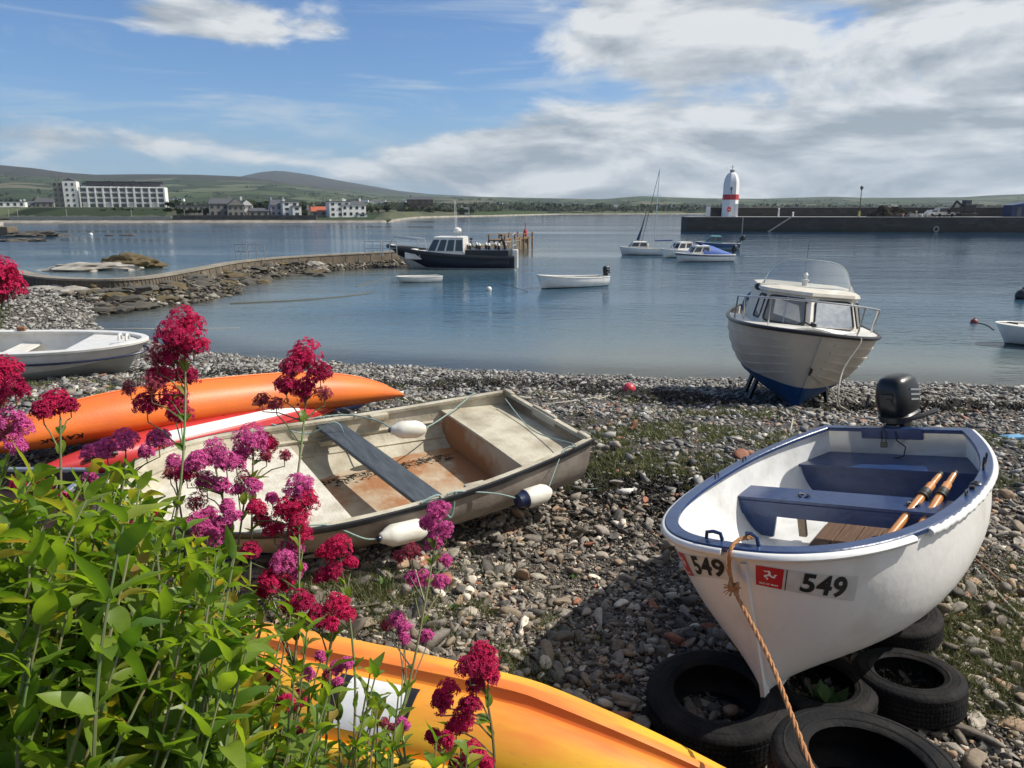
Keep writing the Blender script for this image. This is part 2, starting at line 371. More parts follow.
def grid_mesh(name, xs, ys, zf, m, mask=None):
    X, Y = np.meshgrid(xs, ys); Z = zf(X, Y)
    V = np.stack([X.ravel(), Y.ravel(), Z.ravel()], 1); nx, ny = len(xs), len(ys)
    i, j = np.meshgrid(np.arange(nx - 1), np.arange(ny - 1)); a = (j * nx + i).ravel()
    Fq = np.stack([a, a + 1, a + nx + 1, a + nx], 1)
    return np_mesh(name, V, Fq, m, smooth=True)
def beach_material():
    m = bpy.data.materials.new('shingle_ground'); m.use_nodes = True; nt = m.node_tree; L = nt.links.new; b = nt.nodes['Principled BSDF']
    b.inputs['Roughness'].default_value = .9
    tc = nt.nodes.new('ShaderNodeTexCoord')
    vo = nt.nodes.new('ShaderNodeTexVoronoi'); vo.inputs['Scale'].default_value = 26; L(tc.outputs['Object'], vo.inputs[0]); vo.inputs['Randomness'].default_value = 1
    rp = nt.nodes.new('ShaderNodeValToRGB'); sp = nt.nodes.new('ShaderNodeSeparateColor'); L(vo.outputs['Color'], sp.inputs[0]); L(sp.outputs[0], rp.inputs[0])
    e = rp.color_ramp.elements; e[0].color = (.05, .045, .040, 1); e[1].color = (.26, .25, .235, 1); q = e.new(.5); q.color = (.11, .10, .09, 1); q = e.new(.8); q.color = (.17, .13, .10, 1)
    mr = nt.nodes.new('ShaderNodeMapRange'); L(vo.outputs['Distance'], mr.inputs[0]); mr.inputs[1].default_value = .2; mr.inputs[2].default_value = .75; mr.inputs[3].default_value = 1; mr.inputs[4].default_value = .35
    v = nt.nodes.new('ShaderNodeVectorMath'); v.operation = 'SCALE'; L(rp.outputs[0], v.inputs[0]); L(mr.outputs[0], v.inputs[3])
    # dark weed patches of organic soil
    n = nt.nodes.new('ShaderNodeTexNoise'); n.inputs['Scale'].default_value = .9; n.inputs['Detail'].default_value = 6; L(tc.outputs['Object'], n.inputs[0])
    r2 = nt.nodes.new('ShaderNodeValToRGB'); L(n.outputs[0], r2.inputs[0]); r2.color_ramp.elements[0].position = .50; r2.color_ramp.elements[1].position = .62
    mx = nt.nodes.new('ShaderNodeMix'); mx.data_type = 'RGBA'; L(r2.outputs[0], mx.inputs[0]); L(v.outputs[0], mx.inputs[6]); mx.inputs[7].default_value = (.050, .042, .032, 1)
    L(mx.outputs[2], b.inputs['Base Color'])
    bp = nt.nodes.new('ShaderNodeBump'); bp.inputs['Strength'].default_value = 1; bp.inputs['Distance'].default_value = .03; bp.invert = True
    L(vo.outputs['Distance'], bp.inputs['Height']); L(bp.outputs[0], b.inputs['Normal'])
    return m
xs = np.concatenate([np.arange(-220, -40, 8), np.arange(-40, -6, .5), np.arange(-6, 8, .14), np.arange(8, 60, .6)])
ys = np.concatenate([np.arange(-40, 1, 2), np.arange(1, 24, .14), np.arange(24, 100, .6)])
struct(grid_mesh('ground', xs, ys, gz, beach_material()))

# ------------------------------------------------------------------ water (shallow edge lets the shingle show through)
def water_material():
    m = bpy.data.materials.new('sea_water'); m.use_nodes = True; nt = m.node_tree; L = nt.links.new; N = nt.nodes; N.clear()
    out = N.new('ShaderNodeOutputMaterial')
    tc = N.new('ShaderNodeTexCoord')
    def noise(sc, stretch, detail=4, rough=.5, rot=0):
        mp = N.new('ShaderNodeMapping'); L(tc.outputs['Object'], mp.inputs[0]); mp.inputs['Scale'].default_value = stretch; mp.inputs['Rotation'].default_value = (0, 0, rot)
        n = N.new('ShaderNodeTexNoise'); n.inputs['Scale'].default_value = sc; n.inputs['Detail'].default_value = detail; n.inputs['Roughness'].default_value = rough
        L(mp.outputs[0], n.inputs[0]); return n.outputs[0]
    a1 = noise(1.6, (.55, 1, 1), 5, .55, .25); a2 = noise(6.5, (.5, 1, 1), 4, .5, -.2); a3 = noise(.22, (.5, 1, 1), 3, .5, .1)
    streak = noise(.028, (.22, 1, 1), 5, .6, .04)
    def math_(op, a, b=None, c=None):
        n = N.new('ShaderNodeMath'); n.operation = op
        for i, q in enumerate((a, b, c)):
            if q is None: continue
            if isinstance(q, (int, float)): n.inputs[i].default_value = q
            else: L(q, n.inputs[i])
        return n.outputs[0]
    sr = N.new('ShaderNodeMapRange'); L(streak, sr.inputs[0]); sr.inputs[1].default_value = .40; sr.inputs[2].default_value = .60; sr.inputs[3].default_value = .12; sr.inputs[4].default_value = 1.25
    h = math_('ADD', math_('MULTIPLY', a1, .055), math_('ADD', math_('MULTIPLY', a2, .016), math_('MULTIPLY', a3, .14)))
    bp = N.new('ShaderNodeBump'); bp.inputs['Distance'].default_value = 1; L(h, bp.inputs['Height']); L(sr.outputs[0], bp.inputs['Strength'])
    at_ = N.new('ShaderNodeAttribute'); at_.attribute_name = 'depth'
    dif = N.new('ShaderNodeBsdfDiffuse')
    cr = N.new('ShaderNodeValToRGB'); L(at_.outputs['Fac'], cr.inputs[0]); e = cr.color_ramp.elements
    e[0].position = 0; e[0].color = (.16, .165, .14, 1); e[1].position = 1; e[1].color = (.008, .036, .085, 1); q = e.new(.25); q.color = (.085, .130, .150, 1); q = e.new(.5); q.color = (.036, .085, .130, 1)
    L(cr.outputs[0], dif.inputs[0])
    tr = N.new('ShaderNodeBsdfTransparent'); tr.inputs[0].default_value = (.62, .70, .66, 1)
    op = N.new('ShaderNodeMapRange'); op.interpolation_type = 'SMOOTHSTEP'; L(at_.outputs['Fac'], op.inputs[0]); op.inputs[1].default_value = 0; op.inputs[2].default_value = .12; op.inputs[3].default_value = .25; op.inputs[4].default_value = 1
    mx = N.new('ShaderNodeMixShader'); L(op.outputs[0], mx.inputs[0]); L(tr.outputs[0], mx.inputs[1]); L(dif.outputs[0], mx.inputs[2])
    gl = N.new('ShaderNodeBsdfGlossy'); gl.inputs['Roughness'].default_value = .06; L(bp.outputs[0], gl.inputs['Normal'])
    fr = N.new('ShaderNodeFresnel'); fr.inputs[0].default_value = 1.33; L(bp.outputs[0], fr.inputs['Normal'])
    fx = math_('MULTIPLY', fr.outputs[0], .92)
    m2 = N.new('ShaderNodeMixShader'); L(fx, m2.inputs[0]); L(mx.outputs[0], m2.inputs[1]); L(gl.outputs[0], m2.inputs[2])
    L(m2.outputs[0], out.inputs[0]); return m
wx = np.concatenate([np.arange(-4000, -60, 200), np.arange(-60, 40, 1.0), np.arange(40, 4200, 200)])
wy = np.concatenate([np.arange(8, 100, 1.0), np.arange(100, 6200, 150)])
wo = struct(grid_mesh('water', wx, wy, lambda X, Y: X * 0, water_material()))
_c = np.empty(len(wo.data.vertices) * 3, np.float32); wo.data.vertices.foreach_get('co', _c); _c = _c.reshape(-1, 3)
_d = -sdist(_c[:, 0], _c[:, 1]); dep = np.where(_d < 12, _d / 12 * .45, .45 + np.clip((_d - 12) / 70, 0, .55)); dep = np.clip(dep, 0, 1)
wo.data.attributes.new('depth', 'FLOAT', 'POINT').data.foreach_set('value', dep.astype(np.float32))

# ------------------------------------------------------------------ shingle: loose stones
def ico(sub):
    bm = bmesh.new(); bmesh.ops.create_icosphere(bm, subdivisions=sub, radius=1); bm.verts.index_update()
    V = np.array([v.co[:] for v in bm.verts]); Fc = np.array([[v.index for v in f.verts] for f in bm.faces]); bm.free(); return V, Fc
ICO = {1: ico(1), 2: ico(2)}
def stones_mesh(name, x, y, size, sub, m, flat=(.30, .75), zoff=.15, smooth=False, zf=gz, blocky=.5):
    V0, F0 = ICO[sub]; n = len(x); k = len(V0)
    z = zf(x, y)
    # 12 variants of a chipped pebble
    var = []
    for q in range(14):
        r = np.random.default_rng(q); P = V0.copy()
        for _ in range(8):
            nrm = r.normal(size=3); nrm /= np.linalg.norm(nrm); dcut = r.uniform(.18, .7)
            dd = P @ nrm - dcut; P -= np.outer(np.clip(dd, 0, None), nrm)
        P *= 1.22
        var.append(P)
    var = np.array(var)
    P = var[rng.integers(0, len(var), n)]
    sc = np.stack([size * rng.uniform(.8, 1.45, n), size * rng.uniform(.6, 1.0, n), size * rng.uniform(flat[0], flat[1], n)], 1) * .5
    P = P * sc[:, None, :]
    a = rng.uniform(0, 6.283, n); tx = rng.normal(0, .28, n); ty = rng.normal(0, .28, n)
    c, s_ = np.cos(tx)[:, None], np.sin(tx)[:, None]; Y = P[:, :, 1] * c - P[:, :, 2] * s_; Z = P[:, :, 1] * s_ + P[:, :, 2] * c; X = P[:, :, 0]
    c, s_ = np.cos(ty)[:, None], np.sin(ty)[:, None]; X, Z = X * c + Z * s_, -X * s_ + Z * c
    c, s_ = np.cos(a)[:, None], np.sin(a)[:, None]; X, Y = X * c - Y * s_, X * s_ + Y * c
    V = np.stack([X + x[:, None], Y + y[:, None], Z + (z + sc[:, 2] * (1 - 2 * zoff))[:, None]], 2).reshape(-1, 3)
    Fq = (F0[None] + (np.arange(n) * k)[:, None, None]).reshape(-1, 3)
    return np_mesh(name, V, Fq, m, smooth=smooth)
GREY = [(0, (.065, .064, .064)), (.16, (.13, .125, .12)), (.34, (.20, .193, .182)), (.5, (.095, .085, .075)), (.62, (.27, .258, .24)), (.72, (.17, .145, .118)), (.82, (.25, .185, .135)), (.90, (.36, .34, .31)), (.95, (.52, .505, .475)), (.975, (.25, .11, .07))]
M['shingle'] = rampmat('shingle_stone', [(p, tuple(q * w for q, w in zip(c, (1.34, 1.22, 1.05)))) for p, c in GREY], .8, .3, 45, constant=True)
M['shingle_pale'] = rampmat('pale_shingle', [(0, (.11, .10, .09)), (.25, (.20, .188, .17)), (.5, (.30, .285, .26)), (.8, (.42, .40, .365)), (.92, (.13, .105, .08))], .8, constant=True)
def scatter(n, x0, x1, y0, y1, cond):
    x = rng.uniform(x0, x1, n); y = rng.uniform(y0, y1, n); k = cond(x, y); return x[k], y[k]
def infr(x, y, pad=1.0):      # inside the widest view plus a margin
    return (np.abs(x) < .80 * y + pad)
def S(x, y): return sdist(x, y)
def keep(x, y):        # stones thin out over patches of dark soil
    n = np.sin(x * 2.1 + 1.7 * np.sin(y * 1.3)) + np.sin(y * 2.7 + 1.3 * np.sin(x * 1.9 + 1)) + .7 * np.sin(x * 5.3 + y * 4.1) + .5 * np.sin(9 * x - 7 * y)
    return rng.uniform(size=x.shape) < np.clip(1.0 - (n - .9) * .8, .25, 1)
x, y = scatter(66000, -3.2, 5.4, 2.0, 6.4, lambda x, y: infr(x, y, .5) & keep(x, y)); sz = np.clip(rng.lognormal(math.log(.029), .62, len(x)), .010, .15)
g1, g2 = scatter(60000, -2.6, 5.0, 2.2, 6.2, lambda x, y: infr(x, y, .3))
a0 = stones_mesh('grit', g1, g2, np.clip(rng.lognormal(math.log(.015), .3, len(g1)), .008, .03), 1, M['shingle'], zoff=.1, flat=(.4, .9)); tag(a0, 'fine grit between the nearest shingle stones', 'grit', kind='stuff')
a1 = stones_mesh('shingle', x, y, sz, 2, M['shingle'], zoff=.22, flat=(.35, .8))
x, y = scatter(42000, -8, 10, 6.4, 13.5, lambda x, y: infr(x, y, .5) & keep(x, y)); sz = np.clip(rng.lognormal(math.log(.050), .52, len(x)), .02, .2)
M['shingle_grey'] = rampmat('slate_shingle', [(p, tuple(q * w for q, w in zip(c, (1.25, 1.24, 1.2)))) for p, c in GREY], .75, constant=True)
a2 = stones_mesh('shingle', x, y, sz, 1, M['shingle_grey'], zoff=.25, flat=(.3, .65))
x, y = scatter(56000, -16, 16, 13, 23.6, lambda x, y: infr(x, y, .5) & (S(x, y) > -.5) & (rng.uniform(size=len(x)) < .75)); sz = np.clip(rng.lognormal(math.log(.10), .35, len(x)), .05, .22)
a3 = stones_mesh('shingle', x, y, sz, 1, M['shingle_pale'], zoff=.25, flat=(.3, .6))
x, y = scatter(34000, -32, -9, 16, 46, lambda x, y: infr(x, y, 1) & (S(x, y) > -.2) & (S(x, y) < 13) & ((y > 23) | (x < -14)) & (y < 37)); sz = np.clip(rng.lognormal(math.log(.17), .35, len(x)), .08, .4)
a4 = stones_mesh('shingle', x, y, sz, 1, M['shingle_pale'], zoff=.25, flat=(.3, .6))
x, y = scatter(26000, -21, 1, 34, 72, lambda x, y: (S(x, y) > -.5) & (S(x, y) < 4.5)); sz = np.clip(rng.lognormal(math.log(.30), .4, len(x)), .12, .8)
M['rubble'] = rampmat('shore_rubble', [(0, (.045, .040, .032)), (.3, (.09, .078, .060)), (.6, (.14, .12, .09)), (.85, (.26, .24, .20)), (.95, (.11, .08, .035))], .9, constant=True)
a5 = stones_mesh('rubble', x, y, sz, 1, M['rubble'], zoff=.25, flat=(.3, .6))
x, y = scatter(70000, -14, 15, 1.2, 14, lambda x, y: ~infr(x, y, .5) & (np.abs(x) < .8 * y + 6)); sz = np.clip(rng.lognormal(math.log(.062), .5, len(x)), .025, .2)
a6 = stones_mesh('shingle', x, y, sz, 1, M['shingle'], zoff=.25, flat=(.3, .65))
for o, l in ((a6, 'shingle continuing to either side of the view'), (a5, 'dark rubble along the foot of the low breakwater'), (a1, 'mixed grey and brown shingle stones around the blue rimmed dinghy'), (a2, 'grey slate shingle in the middle of the beach'), (a3, 'pale wet shingle along the water edge'), (a4, 'pale shingle below the low breakwater at left')):
    tag(o, l, 'shingle', kind='stuff')
# individually recognisable stones
def one_stone(px, py, size, m, label, name='stone', flat=(.5, .7)):
    z = 1.9
    for _ in range(6): p = at(px, py, z=z); z = float(gz(p.x, p.y))
    o = stones_mesh(name, np.array([0.]), np.array([0.]), np.array([size]), 2, m, flat=flat, zf=lambda a, b: np.zeros(1), zoff=.1)
    o.location = (p.x, p.y, z + .015); return tag(o, label, 'stone' if name == 'stone' else 'brick')
M['brick'] = mat('worn_brick', (.30, .115, .065), .85, col2=(.22, .10, .06), vscale=14, bump=.3, bscale=50)
M['dark_stone'] = mat('dark_stone', (.075, .07, .062), .8, col2=(.11, .10, .085), vscale=10, bump=.3, bscale=30)
M['pale_stone'] = mat('pale_stone', (.33, .29, .25), .85, col2=(.26, .22, .18), vscale=10, bump=.3, bscale=30)
one_stone(461, 595, .13, M['dark_stone'], 'squarish dark brown stone beside the worn brick near the flowers')
one_stone(438, 590, .15, M['brick'], 'worn orange brick half sunk in shingle beside a dark stone', 'brick')
one_stone(635, 396 + 36, .22, M['rust'], 'round rusty brown stone behind the stern of the old beige boat')
one_stone(738, 458, .20, M['brick'], 'broken red brick on shingle left of the blue gunwale', 'brick')
one_stone(619, 487, .15, M['pale_stone'], 'pinkish tan stone on dark shingle between the two near boats')
one_stone(612, 449, .17, M['pale_stone'], 'pale tan angular stone close to the old boat stern')
one_stone(600, 537, .14, M['pale_stone'], 'rounded cream stone in the middle of the shingle')
one_stone(612, 541, .13, M['dark_stone'], 'rounded dark grey stone beside the cream one mid shingle')
one_stone(590, 548, .10, M['brick'], 'small red brick fragment among grey stones', 'brick')
one_stone(642, 566, .12, M['pale_stone'], 'pale stone just above the dinghy shadow edge')

# ------------------------------------------------------------------ weed wrack, grass
def blades(name, x, y, h, w, m, lean=.5, zf=gz, seg=1):
    n = len(x); z = zf(x, y); a = rng.uniform(0, 6.283, n); b = rng.uniform(0, 6.283, n); l = rng.uniform(.2, 1, n) * lean * h
    dx, dy = np.cos(a) * w / 2, np.sin(a) * w / 2
    p0 = np.stack([x - dx, y - dy, z - .01], 1); p1 = np.stack([x + dx, y + dy, z - .01], 1)
    tip = np.stack([x + np.cos(b) * l, y + np.sin(b) * l, z + h], 1)
    V = np.stack([p0, p1, tip], 1).reshape(-1, 3); Fq = np.arange(n * 3).reshape(-1, 3)
    return np_mesh(name, V, Fq, m)
def zone(px, py, rx, ry, n, rr=.5):
    """tufts of grass around a beach spot"""
    z = 1.9
    for _ in range(6): p = at(px, py, z=z); z = float(gz(p.x, p.y))
    x = p.x + rng.normal(0, rx, n); y = p.y + rng.normal(0, ry, n); return x, y
GX, GY = [], []
for (px, py, rx, ry, n) in [(600, 440, .5, .25, 1000), (690, 430, .6, .3, 1400), (720, 415, .7, .3, 1000), (650, 470, .45, .22, 1500), (735, 470, .35, .2, 900), (770, 440, .4, .3, 900), (560, 478, .3, .2, 500), (640, 400, .8, .3, 600), (600, 465, .4, .2, 700),
                            (350, 600, .35, .10, 1500), (400, 585, .30, .12, 900), (335, 590, .2, .1, 700), (380, 620, .25, .1, 600), (505, 660, .12, .1, 350), (520, 690, .15, .08, 300), (985, 620, .30, .25, 1800), (1010, 660, .25, .2, 1400), (985, 700, .2, .2, 900), (1000, 600, .4, .25, 800), (960, 660, .15, .2, 600), (1000, 440, .7, .4, 900), (985, 480, .4, .3, 700),
                            (570, 640, .25, .15, 200), (480, 565, .2, .15, 150), (440, 385, 1.2, .4, 1200), (400, 400, .8, .35, 900), (620, 440, 1.4, .8, 1500), (960, 400, 1.2, .6, 500), (95, 395, 1., .4, 500), (30, 385, 1., .4, 600), (500, 400, 1, .3, 500)]:
    nt_ = max(6, n // 26)
    cx, cy = zone(px, py, rx, ry, nt_)
    for q in range(nt_):
        GX.append(cx[q] + rng.normal(0, .035 + .03 * (q % 3), 44)); GY.append(cy[q] + rng.normal(0, .035 + .02 * (q % 3), 44))
gx = np.concatenate(GX); gy = np.concatenate(GY)
M['grass'] = mat('grass_blade', (.125, .135, .045), .7, island=.5, trans=.3)
tag(blades('grass', gx, gy, rng.uniform(.02, .085, len(gx)), rng.uniform(.006, .012, len(gx)) * np.clip(gy / 5, 1, 2.4), M['grass'], lean=1.4), 'short tufts of grass growing through the shingle', 'grass', kind='stuff')
# seaweed strips at the high water line
M['weed'] = mat('dry_seaweed', (.018, .015, .011), .85, island=.6)
sx, sy = [], []
for (xa, ya, xb, yb, w, n) in [(-6.5, 16.0, -1.5, 15.2, .35, 2600), (-1.5, 15.2, 3.5, 13.7, .5, 5200), (2.0, 14.2, 4.2, 12.7, .45, 3600), (5.5, 12.6, 9.5, 12.3, .35, 2200), (-11, 14, -6, 15.5, .5, 1500), (-.5, 17.6, 2.5, 17.2, .16, 700), (.3, 6.3, 2.3, 6.5, .30, 4200), (.2, 5.6, 1.6, 6.0, .25, 1800), (-.2, 16.4, 3.4, 15.6, .25, 1200), (.6, 7.4, 1.4, 6.0, .3, 900)]:
    t = rng.uniform(size=n); sx.append(xa + (xb - xa) * t + rng.normal(0, w * .6, n)); sy.append(ya + (yb - ya) * t + rng.normal(0, w, n))
sx = np.concatenate(sx); sy = np.concatenate(sy)
tag(blades('seaweed', sx, sy, rng.uniform(.03, .09, len(sx)) * np.clip(sy / 12, .5, 1), rng.uniform(.04, .12, len(sx)) * np.clip(sy / 12, .4, 1), M['weed'], lean=3.0), 'dark dried seaweed lying in lines across the shingle', 'seaweed', kind='stuff')

# ------------------------------------------------------------------ boat hull kit (local frame: x to the bow, y to port, z up)
class Hull:
    def __init__(s, L, B, wt, tm, p, q, zs, zb, zp=2.0, n=2.6, vee=3.0, rake=.12, keel=.0, keelp=3.0, srise=.0, sag=0., trake=0., flare=1.0):
        s.__dict__.update(locals())
    def w(s, t):
        u = max(0, (t - s.tm) / (1 - s.tm)); v = max(0, (s.tm - t) / s.tm)
        return (s.B - (s.B - s.wt) * v * v) * max(0, 1 - u ** s.p) ** (1 / s.q)
    def zsh(s, t): return s.zs + (s.zb - s.zs) * t ** s.zp - s.sag * math.sin(math.pi * t)
    def zk(s, t): return s.keel * max(0, t) ** s.keelp + s.srise * (1 - t) ** 2
    def pt(s, t, a, side=1, ins=0., bot=None):
        """a: 0 keel .. 1 sheer"""
        bot = ins if bot is None else bot
        k = t ** s.vee; e = 2 / s.n; an = a * math.pi / 2
        yf = (1 - k) * math.sin(an) ** e + k * a ** s.flare; hf = (1 - k) * (1 - math.cos(an) ** e) + k * a
        z0 = s.zk(t) + bot; z1 = s.zsh(t); z = z0 + (z1 - z0) * hf
        w = max(0, s.w(t) - ins)
        x = t * (s.L - ins) - s.rake * (1 - hf) * t ** 3 + s.trake * (1 - hf) * (1 - t) ** 3 + (ins if t == 0 else 0) * 0
        return Vector((x, side * w * yf, z))
    def ts(s, n): return [1 - (1 - i / n) ** 1.8 for i in range(n + 1)]
    def shell(s, mb, n=36, m=14, ins=0., bot=None, t0=0., transom=True):
        rings = []
        for t in s.ts(n):
            t = t0 + (1 - t0) * t
            r = [s.pt(t, 1 - k / m, 1, ins, bot) for k in range(m)] + [s.pt(t, k / m, -1, ins, bot) for k in range(m + 1)]
            rings.append(r)
        mb.loft(rings, cap=False, ringclosed=False)
        if transom: mb.add(rings[0], [tuple(range(len(rings[0])))])
        return rings
    def sheer(s, n=48, ins=0, dz=0., transom=True, t0=0.):
        """closed or open polyline around the gunwale, starboard stern, bow, port stern"""
        T = [t0 + (1 - t0) * t for t in s.ts(n)]
        A = [s.pt(t, 1, -1, ins) for t in T]; Bp = [s.pt(t, 1, 1, ins) for t in T[:-1]][::-1]
        P = A + Bp
        if transom:
            k = 6
            P += [P[-1].lerp(A[0], i / k) for i in range(1, k)]
        for v in P: v.z += dz
        return P
    def halfw(s, t, z, ins=0., bot=None):
        best = 0
        for i in range(101):
            p = s.pt(t, i / 100, 1, ins, bot)
            if p.z <= z: best = p.y
        return best
    def panel(s, mb, t, z1, th, ins=.02, bot=None, z0=None, cutw=None):
        """upright bulkhead following the section"""
        P = [s.pt(t, i / 24, 1, ins, bot) for i in range(25)]; P = [p for p in P if p.z < z1]
        wz = s.halfw(t, z1, ins, bot); x = P[-1].x
        poly = [(p.y, p.z) for p in P] + [(wz, z1)]; poly = poly + [(-a, b) for a, b in poly[::-1] if a > 1e-6]
        n = len(poly); vs = [(x - th / 2, a, b) for a, b in poly] + [(x + th / 2, a, b) for a, b in poly]
        mb.add(vs, [tuple(range(n)), tuple(range(n, 2 * n))[::-1]] + [(i, (i + 1) % n, n + (i + 1) % n, n + i) for i in range(n)])
    def deckp(s, mb, t0, t1, z, th, ins=.02, bot=None, n=10, wmax=9, crown=0.):
        """flat board between two stations fitted to the sides"""
        top = []; N = n + 1
        xs = [t0 + (t1 - t0) * i / n for i in range(N)]
        zz = [z(t) if callable(z) else z for t in xs]
        lp = [Vector((s.pt(t, .7, 1, ins, bot).x, min(wmax, s.halfw(t, q, ins, bot)), q)) for t, q in zip(xs, zz)]
        K = 6; rows = []
        for p in lp: rows.append([Vector((p.x, p.y * (1 - 2 * k / K), p.z + crown * (1 - (1 - 2 * k / K) ** 2))) for k in range(K + 1)])
        vs = [p for r in rows for p in r] + [p - Vector((0, 0, th)) for r in rows for p in r]; W = K + 1; off = N * W; fs = []
        for i in range(n):
            for k in range(K):
                a = i * W + k; fs.append((a, a + 1, a + W + 1, a + W)); fs.append((off + a, off + a + W, off + a + W + 1, off + a + 1))
        bd = [k for k in range(W)] + [i * W + K for i in range(1, N)] + [n * W + k for k in range(K - 1, -1, -1)] + [i * W for i in range(n - 1, 0, -1)]
        for a, b in zip(bd, bd[1:] + bd[:1]): fs.append((a, b, off + b, off + a))
        mb.add(vs, fs)
def sweep(mb, P, prof, closed=True):
    """profile (outward, up) swept along a plan polyline"""
    n = len(P); rings = []
    cen = sum((Vector((p.x, p.y, 0)) for p in P), Vector()) / n
    for i in range(n):
        a = P[(i - 1) % n] if (closed or i > 0) else P[i]; b = P[(i + 1) % n] if (closed or i < n - 1) else P[i]
        t = Vector((b.x - a.x, b.y - a.y, 0))
        t = t.normalized() if t.length > 1e-9 else Vector((1, 0, 0)); nn = Vector((t.y, -t.x, 0))
        rings.append([P[i] + nn * o + Vector((0, 0, z)) for o, z in prof])
    mb.loft(rings, cap=not closed, loop=closed)
def resample(P, step=.04, closed=True):
    Q = []; n = len(P)
    for i in range(n if closed else n - 1):
        a, b = P[i], P[(i + 1) % n]; k = max(1, int((b - a).length / step + .5))
        for j in range(k): Q.append(a.lerp(b, j / k))
    if not closed: Q.append(P[-1])
    out = []
    for p in Q:
        if not out or (p - out[-1]).length > step * .35: out.append(p)
    return out
def round_prof(hw, hh, n=8, o=0, z=0):
    return [(o + hw * math.cos(2 * math.pi * k / n), z + hh * math.sin(2 * math.pi * k / n)) for k in range(n)]
def rect(o0, o1, z0, z1, b=.004): return [(o0, z0 + b), (o0 + b, z0), (o1 - b, z0), (o1, z0 + b), (o1, z1 - b), (o1 - b, z1), (o0 + b, z1), (o0, z1 - b)]
def place(t, loc, yaw, pitch=0, roll=0):
    t.rotation_mode = 'XYZ'; t.location = loc
    t.rotation_euler = (Matrix.Rotation(yaw, 3, 'Z') @ Matrix.Rotation(pitch, 3, 'Y') @ Matrix.Rotation(roll, 3, 'X')).to_euler()
def frame(t): return Matrix.Translation(t.location) @ t.rotation_euler.to_matrix().to_4x4()

def outboard(parent, x, z, s=1.0, name='outboard_motor', tilt=0., y=0, steer=0.):
    """outboard engine hung on the transom; x = transom outer face"""
    T = Matrix.Translation((x, y, z)) @ Matrix.Rotation(steer, 4, 'Z') @ Matrix.Rotation(tilt, 4, 'Y')
    def tr(mb): mb.v = [tuple(T @ Vector(p)) for p in mb.v]; return mb
    m = MB()
    m.box((-.10 * s, 0, .03 * s), (.12 * s, .13 * s, .16 * s), bev=.015 * s); m.box((.03 * s, 0, .0), (.06 * s, .10 * s, .10 * s), bev=.012 * s)
    m.beam((-.12 * s, 0, .0), (-.14 * s, 0, -.62 * s), .07 * s, .10 * s, up=(0, 1, 0), bev=.012 * s)
    m.box((-.15 * s, 0, -.50 * s), (.26 * s, .12 * s, .015 * s)); m.tube([(-.26 * s, 0, -.66 * s), (-.06 * s, 0, -.66 * s), (-.0 * s, 0, -.65 * s)], [.038 * s, .042 * s, .01 * s], 10)
    m.prism([(-.20 * s, -.70 * s), (-.08 * s, -.70 * s), (-.15 * s, -.86 * s)], -.006 * s, .006 * s, M=Matrix.Rotation(R(90), 4, 'X'))
    o = tr(m).build(name, M['black'], parent, smooth=True)
    c = MB(); rings = []
    for z_, lx, wy, ox in ((.10, .13, .095, 0), (.13, .165, .115, 0), (.22, .175, .125, 0), (.30, .17, .12, .0), (.36, .15, .108, .005), (.395, .115, .085, .012), (.41, .05, .04, .02)):
        rings.append([Vector((-.10 * s + ox * s + lx * s * math.copysign(abs(math.cos(a)) ** .62, math.cos(a)), wy * s * math.copysign(abs(math.sin(a)) ** .62, math.sin(a)), z_ * s)) for a in [2 * math.pi * k / 28 for k in range(28)]])
    c.loft(rings)
    tr(c).build('cowling', M['cowl'], o, smooth=True, angle=50)
    c = MB(); rings = []
    for z_, lx, wy in ((.045, .12, .085), (.06, .16, .118), (.105, .168, .124), (.118, .15, .11)):
        rings.append([Vector((-.10 * s + lx * s * math.copysign(abs(math.cos(a)) ** .7, math.cos(a)), wy * s * math.copysign(abs(math.sin(a)) ** .7, math.sin(a)), z_ * s)) for a in [2 * math.pi * k / 28 for k in range(28)]])
    c.loft(rings); tr(c).build('engine_pan', M['black'], o, smooth=True)
    if s >= .9:
        c = MB(); c.box((.078 * s, 0.0, .25 * s), (.012, .10 * s, .09 * s), bev=.004); c.box((.088 * s, .02 * s, .245 * s), (.012, .045 * s, .03 * s), bev=.004)
        tr(c).build('starter_panel', M['black'], o)
        c = MB()
        for k, dy in enumerate((.0, .035, .07)): c.box((-.13 * s + .01 * k, .1235 * s, (.29 - dy) * s), (.16 * s - .02 * k, .004, .014 * s), M=Matrix.Rotation(R(-14), 4, 'Y'))
        tr(c).build('side_stripes', M['grey_print'], o)
        c = MB(); c.tube([(.0, .0, .07 * s), (.18 * s, .01, .10 * s), (.30 * s, .015, .11 * s)], [.016, .014, .018], 8) if False else c.tube([(-.02 * s, .10 * s, .08 * s), (-.10 * s, .19 * s, .10 * s), (-.24 * s, .21 * s, .10 * s)], [.016, .015, .020], 8)
        tr(c).build('tiller', M['black'], o, smooth=True)
    b = MB()
    for k in range(3):
        a = 2 * math.pi * k / 3
        b.add([T @ Vector((-.28 * s + dx, r * math.cos(a + da) * s, -.66 * s + r * math.sin(a + da) * s)) for r, da, dx in ((.02, -.3, -.008), (.095, -.3, .012), (.105, .1, 0), (.09, .45, -.012), (.02, .35, .01))], [(0, 1, 2, 3, 4)])
    b.build('propeller', M['steel'], o)
    return o

